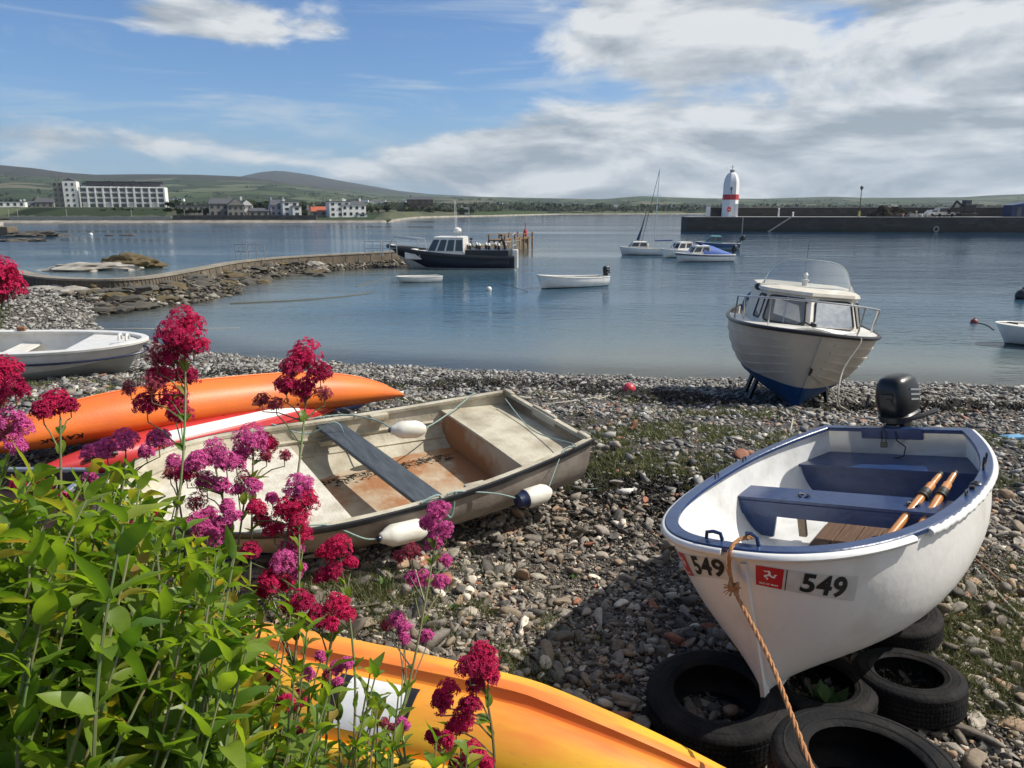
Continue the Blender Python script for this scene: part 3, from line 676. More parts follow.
def decal(hull, mb, t0, a0, side, vs, fs, off, ins=0., rot=0., flip=1):
    """lay flat 2D shapes onto the hull side: u runs along the hull, v up the side"""
    T = [t0 + (1 - t0) * k / 60 for k in range(61)][:-1]; T = [max(.2, t0 - .35) + (t0 - max(.2, t0 - .35)) * k / 60 for k in range(60)] + T
    A = [0.]; Q = [hull.pt(q, a0, side) for q in T]
    for i in range(1, len(Q)): A.append(A[-1] + (Q[i] - Q[i - 1]).length)
    s0 = A[60]; la = (hull.pt(t0, a0 + .01, side) - hull.pt(t0, a0, side)).length / .01
    out = []
    for v in vs:
        u, w = v[0] * flip, v[1]
        t = float(np.interp(s0 + u, A, T)); a = a0 + w / la
        p = hull.pt(t, a, side); q = (hull.pt(t - .003, a, side) - p).cross(hull.pt(t, a - .006, side) - p).normalized()
        if q.y * side < 0: q = -q
        out.append(p + q * off)
    mb.add(out, fs)
def gridquad(w, h, nx=10, ny=4, x0=0, y0=0, shear=0.):
    vs = []; fs = []
    for j in range(ny + 1):
        for i in range(nx + 1):
            v = (j / ny - .5) * h; vs.append(Vector((x0 + (i / nx - .5) * w + shear * v, y0 + v)))
    for j in range(ny):
        for i in range(nx): a = j * (nx + 1) + i; fs.append((a, a + 1, a + nx + 2, a + nx + 1))
    return vs, fs
def subdiv_poly(vs, fs, cut=.02):
    return vs, fs

# ------------------------------------------------------------------ the blue rimmed dinghy number 549
def dinghy549():
    H = Hull(L=2.827, B=.755, wt=.491, tm=.404, p=2.197, q=2.45, zs=.60, zb=.86, n=3.5, vee=6.5, rake=.16, keel=.0, srise=.02, flare=.85)
    t = thing('rowing_dinghy', 'white rowing dinghy with blue gunwale, number 549 on its bow, resting on old tyres', 'dinghy')
    place(t, (2.953, 5.275, 2.315), -2.263, .067, .167)
    m = MB(); H.shell(m, 46, 16); hull = m.build('hull', M['hull_white'], t, smooth=True, angle=60)
    m = MB(); H.shell(m, 46, 16, ins=.022, bot=.05); m.build('inner_hull', M['inner_white'], t, smooth=True, angle=60)
    P = resample(H.sheer(60), .035)
    m = MB(); sweep(m, P, rect(-.056, .014, -.012, .016, .005)); m.build('gunwale', M['blue_paint'], t, smooth=True, angle=35)
    # white rolled rubbing strip around the outside, with joints and dents toward the bow
    n = len(P); m = MB(); rg = []
    Q = resample(H.sheer(60, transom=False), .03, closed=False)
    for (f0, f1, rr) in ((.0, .498, .021), (.501, .63, .024), (.650, 1.0, .022)):
        q = Q[int(f0 * len(Q)):max(int(f1 * len(Q)), int(f0 * len(Q)) + 2)]
        q2 = []
        for k, p in enumerate(q):
            dent = (.004 * math.sin(k * 2.1) + .003 * math.sin(k * .9)) if f0 > .6 and k < len(q) * .5 else 0
            q2.append(p + Vector((0, 0, -.012 + dent)))
        sweep(m, q2, round_prof(rr, .021, 8, .018), closed=False)
    m.build('rubbing_strip', M['white_paint'], t, smooth=True, angle=50)
    # keel and bilge skids
    m = MB(); kp = [H.pt(q, 0) for q in [i / 16 * .93 for i in range(17)]]
    rg = [[p + Vector((0, dy, dz)) for dy, dz in ((-.016, .02), (.016, .02), (.012, -.055), (-.012, -.055))] for p in kp]; m.loft(rg)
    # stem band
    sp = [H.pt(.93 + .0699 * min(1, k / 3), max(0, (k - 3) / 12)) for k in range(16)]
    sp = [H.pt(.93, 0)] + [H.pt(.9995, k / 14) for k in range(14)]
    rg = [[p + Vector((-.03, -.018, 0)), p + Vector((.016, -.011, -.03 if k < 2 else 0)), p + Vector((.016, .011, -.03 if k < 2 else 0)), p + Vector((-.03, .018, 0))] for k, p in enumerate(sp)]; m.loft(rg)
    m.build('keel', M['hull_white'], t, smooth=True)
    for sd in (1, -1):
        for tt in (.22, .5):
            m = MB(); c = H.pt(tt, .38, sd); m.ball(c + Vector((0, 0, -.02)), .07, 10, sq=(2.2, .5, .55)); m.build('bilge_runner', M['hull_white'], t, smooth=True)
    # rear bench: bulkhead and top
    m = MB(); H.panel(m, .115, .385, .014, .022, .05); m.build('bench_front', M['blue_paint'], t)
    m = MB(); H.deckp(m, .005, .125, .405, .018, .024, .05, n=10); b = m.build('rear_bench', M['blue_paint'], t)
    # thwart with knees
    m = MB(); H.deckp(m, .345, .425, .445, .022, .024, .05, n=4); m.build('thwart', M['blue_paint'], t)
    m = MB(); x0 = H.pt(.425, .7).x - .012; ww = H.halfw(.425, .40, .024, .05)
    m.box((x0, 0, .372), (.02, ww * 1.98, .10)); m.build('thwart_apron', M['blue_paint'], t)
    for sd in (1, -1):
        m = MB(); pl = [(H.halfw(.425, zz, .02, .05), zz) for zz in (.12, .2, .28, .36, .41)]
        poly = [(a * sd, b) for a, b in pl] + [((pl[-1][0] - .27) * sd, .41), ((pl[-1][0] - .25) * sd, .30), ((pl[0][0] - .01) * sd, .12)]
        k = len(poly); vs = [(x0 - .03, a, b) for a, b in poly] + [(x0 + .012 - .02, a, b) for a, b in poly]
        m.add(vs, [tuple(range(k)), tuple(range(k, 2 * k))] + [(i, (i + 1) % k, k + (i + 1) % k, k + i) for i in range(k)]); m.build('thwart_knee', M['blue_paint'], t)
    m = MB(); m.box((x0 - .01, -.30, .26), (.035, .05, .13), bev=.004); m.build('thwart_prop', M['bare_wood'], t)
    # raised white sole and floor boards
    m = MB(); H.deckp(m, .30, .86, .165, .01, .03, .05, n=10); m.build('sole', M['inner_white'], t)
    for k in range(5):
        m = MB(); y0 = -.17 + k * .122; m.box((H.L * .50 + .0, y0, .185), (1.1 - .03 * (k % 2), .114, .016), bev=.003); m.build('floor_board', M['boards'], t)
    # bow eye cleats, rope fairlead
    m = MB(); m.box((.02, 0, -.02), (.05, .42, .085), bev=.005); o = m.build('transom_pad', M['blue_paint'], t); o.location = (.018, 0, H.zs + .0)
    fr = lambda tt, sd, dz=.018, ins=.03: H.pt(tt, 1, sd) + Vector((0, -sd * ins, dz))
    def hornc(c, rz, nm='cleat', mt=M['blue_paint'], s=1.):
        m = MB(); T = Matrix.Translation(c) @ Matrix.Rotation(rz, 4, 'Z')
        m.tube([T @ Vector(q) for q in ((-.035 * s, 0, .0), (-.03 * s, 0, .028 * s), (0, 0, .034 * s), (.03 * s, 0, .028 * s), (.035 * s, 0, 0))], .008 * s, 8); return m.build(nm, mt, t, smooth=True)
    cb = H.pt(1, 1) + Vector((-.045, 0, .016))
    hornc(cb + Vector((-.01, -.10, 0)), R(90), s=1.15); hornc(cb + Vector((-.03, .08, 0)), R(60), s=1.2)
    for tt, sd in ((.52, 1), (.52, -1), (.36, -1)): hornc(fr(tt, sd), 0, 'rowlock_socket', M['black'], .7)
    # open rowlocks (U shaped) lying on the gunwale
    def rowlock(c, yaw, tilt):
        m = MB(); T = Matrix.Translation(c) @ Matrix.Rotation(yaw, 4, 'Z') @ Matrix.Rotation(tilt, 4, 'X')
        m.tube([T @ Vector((.045 * math.cos(a), 0, .055 + .05 * math.sin(a))) for a in [R(150) + R(240) * k / 12 for k in range(13)]], .007, 7)
        m.tube([T @ Vector((0, 0, .0)), T @ Vector((0, 0, -.05))], .008, 7); m.build('rowlock', M['black'], t, smooth=True)
    rowlock(fr(.33, 1, .03), 0, R(-10)); 
    m = MB(); m.lathe([(.026, 0), (.03, .006), (.022, .014), (.01, .016), (.008, .006)], fr(.44, 1, .014), 14); m.build('deck_ring', M['black'], t, smooth=True)
    m = MB(); m.lathe([(.014, 0), (.016, .02), (.006, .024)], fr(.475, 1, .014), 10); m.build('bollard', M['black'], t, smooth=True)
    for (tt, yy) in ((.385, -.30), (.385, .36)):
        m = MB(); x_ = H.pt(tt, .7).x; m.tube([Vector((x_ + .03 * math.cos(a), yy + .035 * math.sin(a), .437 + .02 * abs(math.sin(a)))) for a in [2 * math.pi * k / 14 for k in range(14)]], .006, 6, closed=True); m.build('seat_ring', M['black'], t, smooth=True)
    # number plates both sides of the bow
    def plate(t0, a0, side, flip, s=1.0):
        v, f = gridquad(.50 * s, .135 * s, 14, 5, shear=.06); m = MB(); decal(H, m, t0, a0, side, v, f, .0025, flip=flip); pl = m.build('registration_plate', M['sticker'], t, normals=False)
        v, f = gridquad(.125 * s, .135 * s, 5, 5, x0=-.195 * s, shear=.06); m = MB(); decal(H, m, t0, a0, side, v, f, .0036, flip=flip); rs = m.build('red_panel', M['red_sticker'], pl, normals=False)
        v, f = gridquad(.004, .135 * s, 1, 5, x0=-.118 * s, shear=.06); m = MB(); decal(H, m, t0, a0, side, v, f, .0042, flip=flip); m.build('divider', M['ink'], pl, normals=False)
        v, f = text_verts('549', .155 * s, shear=.12, bold=.0045, spacing=1.06); v = [Vector((q.x + .065 * s, q.y)) for q in v]
        m = MB(); decal(H, m, t0, a0, side, v, f, .0052, flip=flip); m.build('number', M['ink'], pl, normals=False)
        # three legs emblem and the country name under it
        m = MB()
        for k in range(3):
            a = R(90 + 120 * k); c, s_ = math.cos(a), math.sin(a)
            pl2 = [(0, -.006), (.020, -.007), (.030, -.001), (.024, .018), (.030, .024), (.022, .024), (.016, .018), (.021, .004), (0, .006)]
            v = [Vector((-.195 * s + (x * c - y * s_) * s, .016 * s + (x * s_ + y * c) * s)) for x, y in pl2]
            decal(H, m, t0, a0, side, v, [tuple(range(len(v)))], .0046, flip=flip)
        m.build('emblem', M['white_ink'], pl, normals=False)
        v, f = text_verts('ISLE OF MAN', .0155 * s, bold=.0004); v = [Vector((q.x - .199 * s, q.y - .048 * s)) for q in v]
        m = MB(); decal(H, m, t0, a0, side, v, f, .0048, flip=flip); m.build('country_name', M['white_ink'], pl, normals=False)
    plate(.962, .865, 1, -1, .94)
    plate(.984, .865, -1, 1, .92)
    ob = outboard(t, -.02, H.zs - .01, .98, steer=R(-12))
    m = MB(); m.box((.085, -.05, H.zs - .10), (.02, .05, .042), bev=.006); m.build('padlock', M['brass'], t)
    m = MB(); m.tube([(.07, -.065, H.zs - .08), (.08, -.068, H.zs - .02), (.06, -.05, H.zs + .03), (.08, -.035, H.zs - .02), (.08, -.036, H.zs - .08)], .004, 6); m.tube([(.06, .03, H.zs + .0), (.09, .04, H.zs - .06), (.06, .09, .48), (.09, .08, .42), (.10, .0, .40), (.07, -.18, .395)], .005, 6)
    m.build('lanyard', M['black'], t, smooth=True)
    return t, H
D549, H549 = dinghy549()
F549 = frame(D549)
def wp(p): return F549 @ Vector(p)

# oars lying inside
def oar(a, b, label):
    a, b = wp(a), wp(b); d = b - a; Ln = d.length
    t = thing('oar', label, 'oar', a, group='oars inside the blue rimmed dinghy')
    t.rotation_mode = 'QUATERNION'; t.rotation_quaternion = d.to_track_quat('X', 'Z')
    m = MB(); m.tube([(0, 0, 0), (.09, 0, 0), (.11, 0, 0), (.13, 0, 0), (Ln * .7, 0, 0), (Ln, 0, 0)], [.016, .019, .016, .026, .024, .02], 14); m.build('shaft', M['oar'], t, smooth=True)
    m = MB(); m.tube([(-.006, 0, 0), (.012, 0, 0)], .019, 14); m.build('grip_end', M['collar'], t, smooth=True)
    m = MB(); m.tube([(.19, 0, 0), (.195, 0, 0), (.245, 0, 0), (.25, 0, 0)], [.028, .031, .031, .028], 14); m.tube([(.25, 0, 0), (.262, 0, 0)], .036, 14); m.build('collar', M['collar'], t, smooth=True)
    m = MB(); rg = []
    for u, w, th in ((Ln - .02, .022, .02), (Ln + .1, .045, .008), (Ln + .35, .07, .006), (Ln + .42, .066, .005)): rg.append([Vector((u, w * math.cos(k), th * math.sin(k))) for k in [2 * math.pi * q / 12 for q in range(12)]])
    m.loft(rg); m.build('blade', M['oar'], t, smooth=True)
oar((.735, .445, .53), (1.60, .24, .30), 'left of the two varnished wooden oars inside the blue rimmed dinghy')
oar((.70, .52, .53), (1.55, .38, .30), 'right of the two varnished wooden oars inside the blue rimmed dinghy')

# ------------------------------------------------------------------ tyres
def tyre(p, dia, width, label, rz=0, tilt=(0, 0)):
    Ro = dia / 2; Ri = Ro * .60; w = width / 2; n = 72
    t = thing('tyre', label, 'tyre', p, rz, group='old tyres under and beside the dinghy'); t.rotation_euler = (tilt[0], tilt[1], rz)
    prof = [(Ri + .012, w * .78), (Ri, w * .86), (Ri + .01, w * .95), (Ri + .04, w * 1.0), (Ro * .82, w * 1.02), (Ro * .92, w * .97), (Ro * .97, w * .86), (Ro * .99, w * .70)]
    m = MB(); m.lathe([(r, z + w) for r, z in prof], n=n, cap=False); m.lathe([(r, -z + w) for r, z in prof], n=n, cap=False)
    m.lathe([(Ri + .012, w * 1.78), (Ri + .045, w * 1.6), (Ro - .03, w * 1.55), (Ro - .03, w * .45), (Ri + .045, w * .4), (Ri + .012, w * .22)], n=n, cap=False)
    for rr in (Ro * .70, Ro * .86): m.lathe([(rr - .006, w * 2.0), (rr, w * 2.035), (rr + .006, w * 2.0)], n=n, cap=False)
    s = m.build('sidewall', M['rubber'], t, smooth=True, angle=60)
    # tread: circumferential ribs with sipes
    m = MB(); rows = 5; N = 84
    m.lathe([(Ro * .975, w * .30), (Ro * .975, w * 1.70)], n=n, cap=False)
    for r_ in range(rows):
        z0 = w * (.32 + r_ * .28); z1 = z0 + w * .235
        for k in range(N):
            a0 = 2 * math.pi * (k + .1) / N; a1 = 2 * math.pi * (k + .94) / N; sk = (r_ - 2) * .010 * (1 if r_ % 2 else -1)
            ro = Ro * (1.0 if 0 < r_ < 4 else .992)
            vs = [(ro2 * math.cos(a + s_), ro2 * math.sin(a + s_), z) for ro2 in (Ro * .972, ro) for a, z, s_ in ((a0, z0, 0), (a1, z0, 0), (a1, z1, sk + .012), (a0, z1, sk + .012))]
            m.add(vs, [(4, 5, 6, 7), (0, 1, 5, 4), (1, 2, 6, 5), (2, 3, 7, 6), (3, 0, 4, 7)])
    m.build('tread', M['rubber'], t)
    return t
def tp(px, py, z): p = at(px, py, z=z); return p
gzz = lambda x, y: float(gz(x, y))
p = tp(718, 688, 2.15); tyre((p.x, p.y, 2.15 - .20), .70, .20, 'worn black tyre right under the bow of the white dinghy', .4, (R(2), R(-4)))
tyre((p.x - .05, p.y + .04, 2.15 - .385), .70, .185, 'lower tyre half sunk beneath the one under the dinghy bow', 1.0)
p = tp(868, 760, 2.43); tyre((p.x, p.y, 2.43 - .22), .72, .22, 'nearest tyre at the bottom edge, biggest and topmost of its stack', 2.0, (R(3), R(2)))
tyre((p.x + .02, p.y + .03, 2.43 - .44), .71, .22, 'tyre hidden under the nearest big tyre at the bottom edge', .9)
p = tp(911, 672, 2.09); tyre((p.x, p.y, 2.09 - .18), .56, .18, 'smaller tyre on the shingle right of the dinghy keel', 1.3, (R(-3), R(5)))
p = tp(822, 682, 2.06); tyre((p.x, p.y + .02, 2.06 - .18), .58, .18, 'shaded middle tyre with weeds growing inside it', .2, (0, R(-2)))
p5 = p
tyre((2.35, 4.15, 1.93), .60, .17, 'tyre supporting the dinghy hull near its stern', .2, (0, R(-3)))
# weeds inside the middle tyre
def weedplant(p, n, s, label):
    m = MB()
    for k in range(n):
        a = random.uniform(0, 6.28); l = s * random.uniform(.5, 1); w = l * .28; el = random.uniform(.3, 1.1)
        d = Vector((math.cos(a) * math.cos(el), math.sin(a) * math.cos(el), math.sin(el))); u = d.cross(Vector((0, 0, 1))).normalized(); b = Vector((random.gauss(0, s * .12), random.gauss(0, s * .12), 0))
        m.add([b, b + d * l * .5 + u * w, b + d * l, b + d * l * .5 - u * w], [(0, 1, 2, 3)])
    return tag(m.build('weed_plant', M['weedleaf'], None, loc=p, normals=False), label, 'plant')
M['weedleaf'] = mat('weed_leaf', (.07, .13, .03), .6, island=.35, trans=.25)
weedplant((p5.x + .02, p5.y - .03, gzz(p5.x, p5.y) + .03), 22, .17, 'broad leaved green weed growing inside the middle tyre')
q = at(385, 605, z=2.0); weedplant((q.x, q.y, gzz(q.x, q.y)), 26, .10, 'low green weed on the shingle beside the pink flower spike')
q = at(408, 596, z=2.0); weedplant((q.x + .05, q.y, gzz(q.x, q.y)), 22, .09, 'pale green weed rosette in front of the white fender')
q = at(452, 619, z=2.0); weedplant((q.x, q.y, gzz(q.x, q.y)), 14, .06, 'small green weed below the dark squarish stone')
q = at(573, 566, z=2.0); weedplant((q.x, q.y, gzz(q.x, q.y)), 10, .06, 'tiny weed sprouting alone amid the shingle')

# ------------------------------------------------------------------ ropes
def rope(name, P, r, m, label, twist=True, n=8):
    """laid rope: three strands wound around a smooth path"""
    pts = smooth_path([Vector(p) for p in P], 10)
    mb = MB()
    if twist:
        fine = resample(pts, r * 1.3, closed=False); prev = None
        for k in range(3):
            q = []; u = None; s_ = 0
            for i, p in enumerate(fine):
                tn = (fine[min(i + 1, len(fine) - 1)] - fine[max(0, i - 1)]).normalized()
                if u is None: u = tn.orthogonal().normalized()
                u = (u - tn * u.dot(tn)).normalized(); w = tn.cross(u); ang = i * .55 + k * 2.094
                q.append(p + (u * math.cos(ang) + w * math.sin(ang)) * r * .5)
            mb.tube(q, r * .56, 6)
    else: mb.tube(pts, r, n)
    return tag(mb.build(name, m, None, smooth=True), label, 'rope')
def smooth_path(P, k=8):
    out = []
    for i in range(len(P) - 1):
        a = P[max(i - 1, 0)]; b = P[i]; c = P[i + 1]; d = P[min(i + 2, len(P) - 1)]
        for j in range(k):
            t = j / k; out.append(.5 * ((2 * b) + (c - a) * t + (2 * a - 5 * b + 4 * c - d) * t * t + (3 * b - a - 3 * c + d) * t ** 3))
    out.append(P[-1]); return out
bt = wp((H549.L - .04, .03, H549.zb + .035)); b1 = wp((H549.L + .045, .02, H549.zb)); b2 = wp((H549.L + .05, .02, H549.zb - .16))
rope('mooring_rope', [wp((H549.L - .12, .07, H549.zb + .02)), bt, b1, b2, at(770, 660, d=2.95), at(812, 768, d=2.45), at(850, 850, d=2.2)], .0095, M['rope_orange'], 'orange mooring rope tied over the bow of the white dinghy')
m = MB(); kn = b2
for k in range(5): m.tube([kn + Vector((.018 * math.cos(a + k), .018 * math.sin(a + k), .010 * math.sin(2 * a + k) + (k - 2) * .006)) for a in [2 * math.pi * q / 12 for q in range(12)]], .008, 6, closed=True)
for k in range(18):
    a = random.uniform(0, 6.28); m.tube([kn, kn + Vector((.045 * math.cos(a), .045 * math.sin(a), random.uniform(-.03, .03)))], .0025, 4)
tag(m.build('rope_knot', M['rope_orange'], None, smooth=True), 'frayed orange knot on the mooring rope of the dinghy', 'knot')

# ------------------------------------------------------------------ the old beige boat
def oldboat():
    H = Hull(L=3.50, B=.86, wt=.64, tm=.62, p=2.3, q=1.55, zs=.52, zb=.54, zp=1.5, n=3.4, vee=4.0, rake=.25, keel=.14, keelp=2.5, sag=.09, flare=.8)
    t = thing('old_rowing_boat', 'weathered beige open boat with a dark plank seat and rust stained floor', 'boat')
    place(t, (.265, 6.405, 2.22), R(214.2), R(.3), R(-7.2))
    m = MB(); H.shell(m, 40, 14); m.build('hull', M['old_outer'], t, smooth=True, angle=60)
    m = MB(); H.shell(m, 40, 14, ins=.03, bot=.05); m.build('inner_shell', M['old_shell'], t, smooth=True, angle=60)
    # lands pressed into the inside
    for a, nm in ((.86, 'inner_ledge'), (.62, 'inner_ledge')):
        for sd in (1, -1):
            m = MB(); rg = []
            for k in range(30):
                tt = .03 + .90 * k / 29; p = H.pt(tt, a, sd, .03, .05); rg.append([p + Vector((0, -sd * .000, .012)), p + Vector((0, -sd * .022, .0)), p + Vector((0, -sd * .018, -.02)), p + Vector((0, sd * .01, -.02))])
            m.loft(rg); m.build(nm, M['old_shell'], t, smooth=True)
    P = resample(H.sheer(50), .04)
    m = MB(); sweep(m, P, rect(-.045, .006, -.02, .012, .004)); m.build('gunwale', M['old_shell'], t, smooth=True, angle=35)
    m = MB(); sweep(m, P, [(.006, -.03), (.022, -.026), (.026, -.008), (.02, .010), (.006, .014)]); m.build('rubber_strip', M['black'], t, smooth=True, angle=35)
    m = MB(); sweep(m, [p - Vector((0, 0, .17)) for p in P][:int(len(P) * .86)], round_prof(.010, .012, 6, -.012), closed=False)
    # rear seat box
    m = MB(); H.panel(m, .185, .395, .02, .03, .05); m.build('seat_box_front', M['old_floor'], t)
    m = MB(); H.deckp(m, .008, .19, .40, .02, .035, .05, crown=.012); m.build('rear_seat', M['old_shell'], t, smooth=True)
    # foredeck with curved after edge
    m = MB(); H.deckp(m, .60, .985, lambda q: .28 + .25 * (q - .60), .02, .035, .05, n=14); m.build('foredeck', M['old_deck'], t, smooth=True)
    m = MB(); H.panel(m, .60, .27, .02, .03, .05); m.build('foredeck_bulkhead', M['old_shell'], t)
    # floor with slats and muck
    m = MB(); H.deckp(m, .19, .60, .105, .02, .05, .05, n=12); m.build('floor', M['old_floor'], t)
    for k, yy in enumerate((-.40, .40)):
        m = MB(); m.box((H.L * .42, yy, .112), (1.55, .020, .016), bev=.004); m.build('floor_slat', M['old_floor'], t)
    m = MB()
    for k in range(230):
        x_ = random.uniform(.75, 2.2); y_ = -.33 + random.gauss(0, .035) + .03 * math.sin(x_ * 4); s_ = random.uniform(.008, .028)
        a = random.uniform(0, 6.3); m.add([(x_ + s_ * math.cos(a + q), y_ + s_ * .6 * math.sin(a + q), .118 + random.uniform(0, .012)) for q in (0, 2, 4.2)], [(0, 1, 2)])
    m.build('leaf_litter', M['weed'], t, normals=False)['kind'] = 'stuff'
    # black plank thwart
    a0 = H.pt(.45, 1, 1, .03); a1 = H.pt(.49, 1, -1, .03)
    m = MB(); m.beam(a0 + Vector((0, 0, -.03)), a1 + Vector((0, 0, -.04)), .22, .032, bev=.005); m.build('plank_seat', M['slate_board'], t)
    for sd, tt in ((1, .45), (-1, .49)):
        m = MB(); p = H.pt(tt, .9, sd, .05); m.box(p + Vector((0, -sd * .02, -.06)), (.24, .05, .05), bev=.008); m.build('seat_riser', M['old_shell'], t)
    # transom: raised corners, motor pad
    m = MB(); m.box((.012, 0, .50), (.03, .34, .10), bev=.01); m.build('transom_pad', M['old_shell'], t)
    for sd in (1, -1):
        m = MB(); m.box((.02, sd * .56, .53), (.05, .14, .045), bev=.015); m.build('stern_corner', M['old_shell'], t, smooth=True)
    for sd, tt in ((1, .34), (-1, .36)):
        m = MB(); p = H.pt(tt, 1, sd); m.box(p + Vector((0, -sd * .06, -.03)), (.17, .06, .07), bev=.012); m.build('oarlock_block', M['old_shell'], t, smooth=True)
    return t, H
OLD, HO = oldboat(); FO = frame(OLD)
def ow(p): return FO @ Vector(p)
def fender(a, b, r, label, dark_end=False):
    a, b = Vector(a), Vector(b); d = b - a; L_ = d.length
    t = thing('fender', label, 'fender', a, group='fenders tied to the old beige boat'); t.rotation_mode = 'QUATERNION'; t.rotation_quaternion = d.to_track_quat('Z', 'Y')
    m = MB(); m.lathe([(.02, -.05), (.035, -.04), (.045, -.01), (r * .8, .01), (r, .05), (r, L_ * .5), (r, L_ - .05), (r * .8, L_ - .01), (.045, L_ + .01), (.03, L_ + .03)], n=20); m.build('fender_body', M['fender'], t, smooth=True, angle=60)
    if dark_end:
        m = MB(); m.lathe([(.03, -.055), (.05, -.042), (.055, -.012), (r * .80, .004), (r * .97, .026)], n=20, cap=True); m.build('fender_cap', M['navy'], t, smooth=True)
    else:
        m = MB(); m.lathe([(.012, -.065), (.022, -.06), (.022, -.045), (.012, -.04)], n=12); m.build('eyelet', M['navy'], t, smooth=True)
    return t
fa, fb = at(386, 537, d=4.85), at(424, 528, d=5.05); fender(fa, fb, .075, 'white fender hanging outside the old boat near the pink flowers')
fc, fd = at(522, 500, d=5.5), at(547, 492, d=5.66); fender(fc, fd, .075, 'cream fender with navy cap outside the old boat close to its stern', True)
fe, ff = at(396, 430, d=6.2), at(422, 429, d=6.28); fender(fe, ff, .075, 'cream fender hanging on the inner far side of the old boat')
g = lambda tt, sd, dz=.02: ow(HO.pt(tt, 1, sd) + Vector((0, 0, dz)))
rope('fender_rope', [g(.80, 1), g(.70, 1, .03), g(.66, 1, .0), fa.lerp(g(.66, 1), .4) + Vector((0, 0, -.05)), fa], .006, M['rope_teal'], 'teal line from the old boat gunwale to the near white fender', False)
rope('fender_rope', [g(.42, 1, .03), g(.39, 1), fc.lerp(g(.36, 1), .5), fc], .006, M['rope_teal'], 'teal line holding the navy capped fender by the boat side', False)
rope('fender_rope', [fd, g(.10, 1, .02), g(.06, 1, .03), ow((.2, .1, .43)), ow((.1, -.5, .5))], .005, M['rope_teal'], 'thin line from navy capped fender over the stern of the old boat', False)
rope('fender_rope', [g(.55, -1, .03), g(.44, -1, .02), fe.lerp(g(.40, -1), .5), fe, ff, ff.lerp(g(.10, -1), .5) + Vector((0, 0, -.03)), g(.09, -1, .03)], .006, M['rope_teal'], 'teal line carrying the fender inside the old boat', False)
rope('tie_line', [g(.62, -1, .03), ow(HO.pt(.56, .95, -1, .08)), ow((HO.L * .49, -.62, .50)), ow((HO.L * .47, -.60, .38))], .006, M['rope_teal'], 'teal line tied around the far end of the dark plank seat', False)
rope('tie_line', [g(.48, 1, .02), g(.44, 1, .04), g(.43, 1, -.06), ow(HO.pt(.41, .9, 1, -.03)), g(.40, 1, .03)], .009, M['rope_teal'], 'knotted teal line on the near gunwale of the old boat', False)

# ------------------------------------------------------------------ kayaks
def kayak_mesh(L, W, zt, zb, n=40, m=24, rock=.10, tipp=.75, deck=None, sq=2.3, tip=.02):
    """returns ring function for a kayak: x from 0 to L; zt height above the widest line, zb depth under it"""
    def ring(u):
        w = W / 2 * max(tip, (1 - abs(2 * u - 1) ** (2.2)) ** tipp) ; k = max(.12, (1 - abs(2 * u - 1) ** 3.4)) ; zc = rock * abs(2 * u - 1) ** 2.6
        r = []
        for q in range(m):
            a = 2 * math.pi * q / m; c, s_ = math.cos(a), math.sin(a)
            y = w * math.copysign(abs(c) ** (2 / sq), c); z = (zt if s_ > 0 else zb) * k * math.copysign(abs(s_) ** (2 / sq), s_)
            r.append(Vector((u * L, y, zc + z)))
        return r
    return ring
def kayak(name, label, a, b, W, zt, zb, mat_, roll=0, rock=.10, **k):
    a, b = Vector(a), Vector(b); L = (b - a).length; t = thing(name, label, 'kayak', a, group=k.pop('group', None))
    X = (b - a).normalized(); Yv = Vector((0, 0, 1)).cross(X).normalized(); Z = X.cross(Yv)
    t.rotation_euler = (Matrix((X, Yv, Z)).transposed() @ Matrix.Rotation(roll, 3, 'X')).to_euler()
    ring = kayak_mesh(L, W, zt, zb, rock=rock, **k); m = MB(); m.loft([ring(i / 60) for i in range(61)]); m.build('hull', mat_, t, smooth=True, angle=75)
    return t, ring, L
ka, kb = at(-60, 440, z=2.52), at(402, 384, z=2.16)
K1, r1, L1 = kayak('kayak', 'orange kayak lying upside down on top of the red kayak', ka, kb, .80, .32, .20, M['orange'], roll=R(-14), rock=-.16, sq=2.3, tipp=.45)
# moulded keel ridges, scoop and scuppers, lettering on the upturned side
m = MB(); m.tube([Vector((u * L1, -.12, 0)) + Vector((0, 0, 0)) for u in (0.1, .2)], .001, 4)
def ksurf(ring, L, u, a, off=0):
    r = ring(u); n = len(r); q = (a % 1) * n; i = int(q) % n; p = r[i].lerp(r[(i + 1) % n], q - int(q)); c = sum(r, Vector()) / n
    return p + (p - c).normalized() * off
def kdecal(t, ring, L, u0, a0, vs, fs, off, m_, name, flip=(1, 1), per=1.0, parent=None):
    out = []
    for v in vs:
        out.append(ksurf(ring, L, u0 + v[0] * flip[0] / L, a0 + v[1] * flip[1] / per, off))
    mb = MB(); mb.add(out, fs); return mb.build(name, m_, parent or t, normals=False)
PER = 1.6
v, f = text_verts('perception', .062, bold=.0014, spacing=1.05); kdecal(K1, r1, L1, .56, .52, v, f, .005, M['ink'], 'lettering', (-1, 1), PER)
v = [Vector((.032 * math.cos(a) * r_, .032 * math.sin(a) * r_)) for a in [2 * math.pi * k / 12 for k in range(12)] for r_ in (.72, 1)]; f = [(2 * i, 2 * i + 1, (2 * i + 3) % 24, (2 * i + 2) % 24) for i in range(12)]
kdecal(K1, r1, L1, .615, .52, v, f, .005, M['ink'], 'round_emblem', (-1, -1), PER)
v = [Vector((.17 * math.cos(a), .022 * math.sin(a))) for a in [2 * math.pi * k / 24 for k in range(24)]]; kdecal(K1, r1, L1, .575, .565, v, [tuple(range(24))], .004, M['orange_dark'], 'side_scoop', (1, 1), PER)
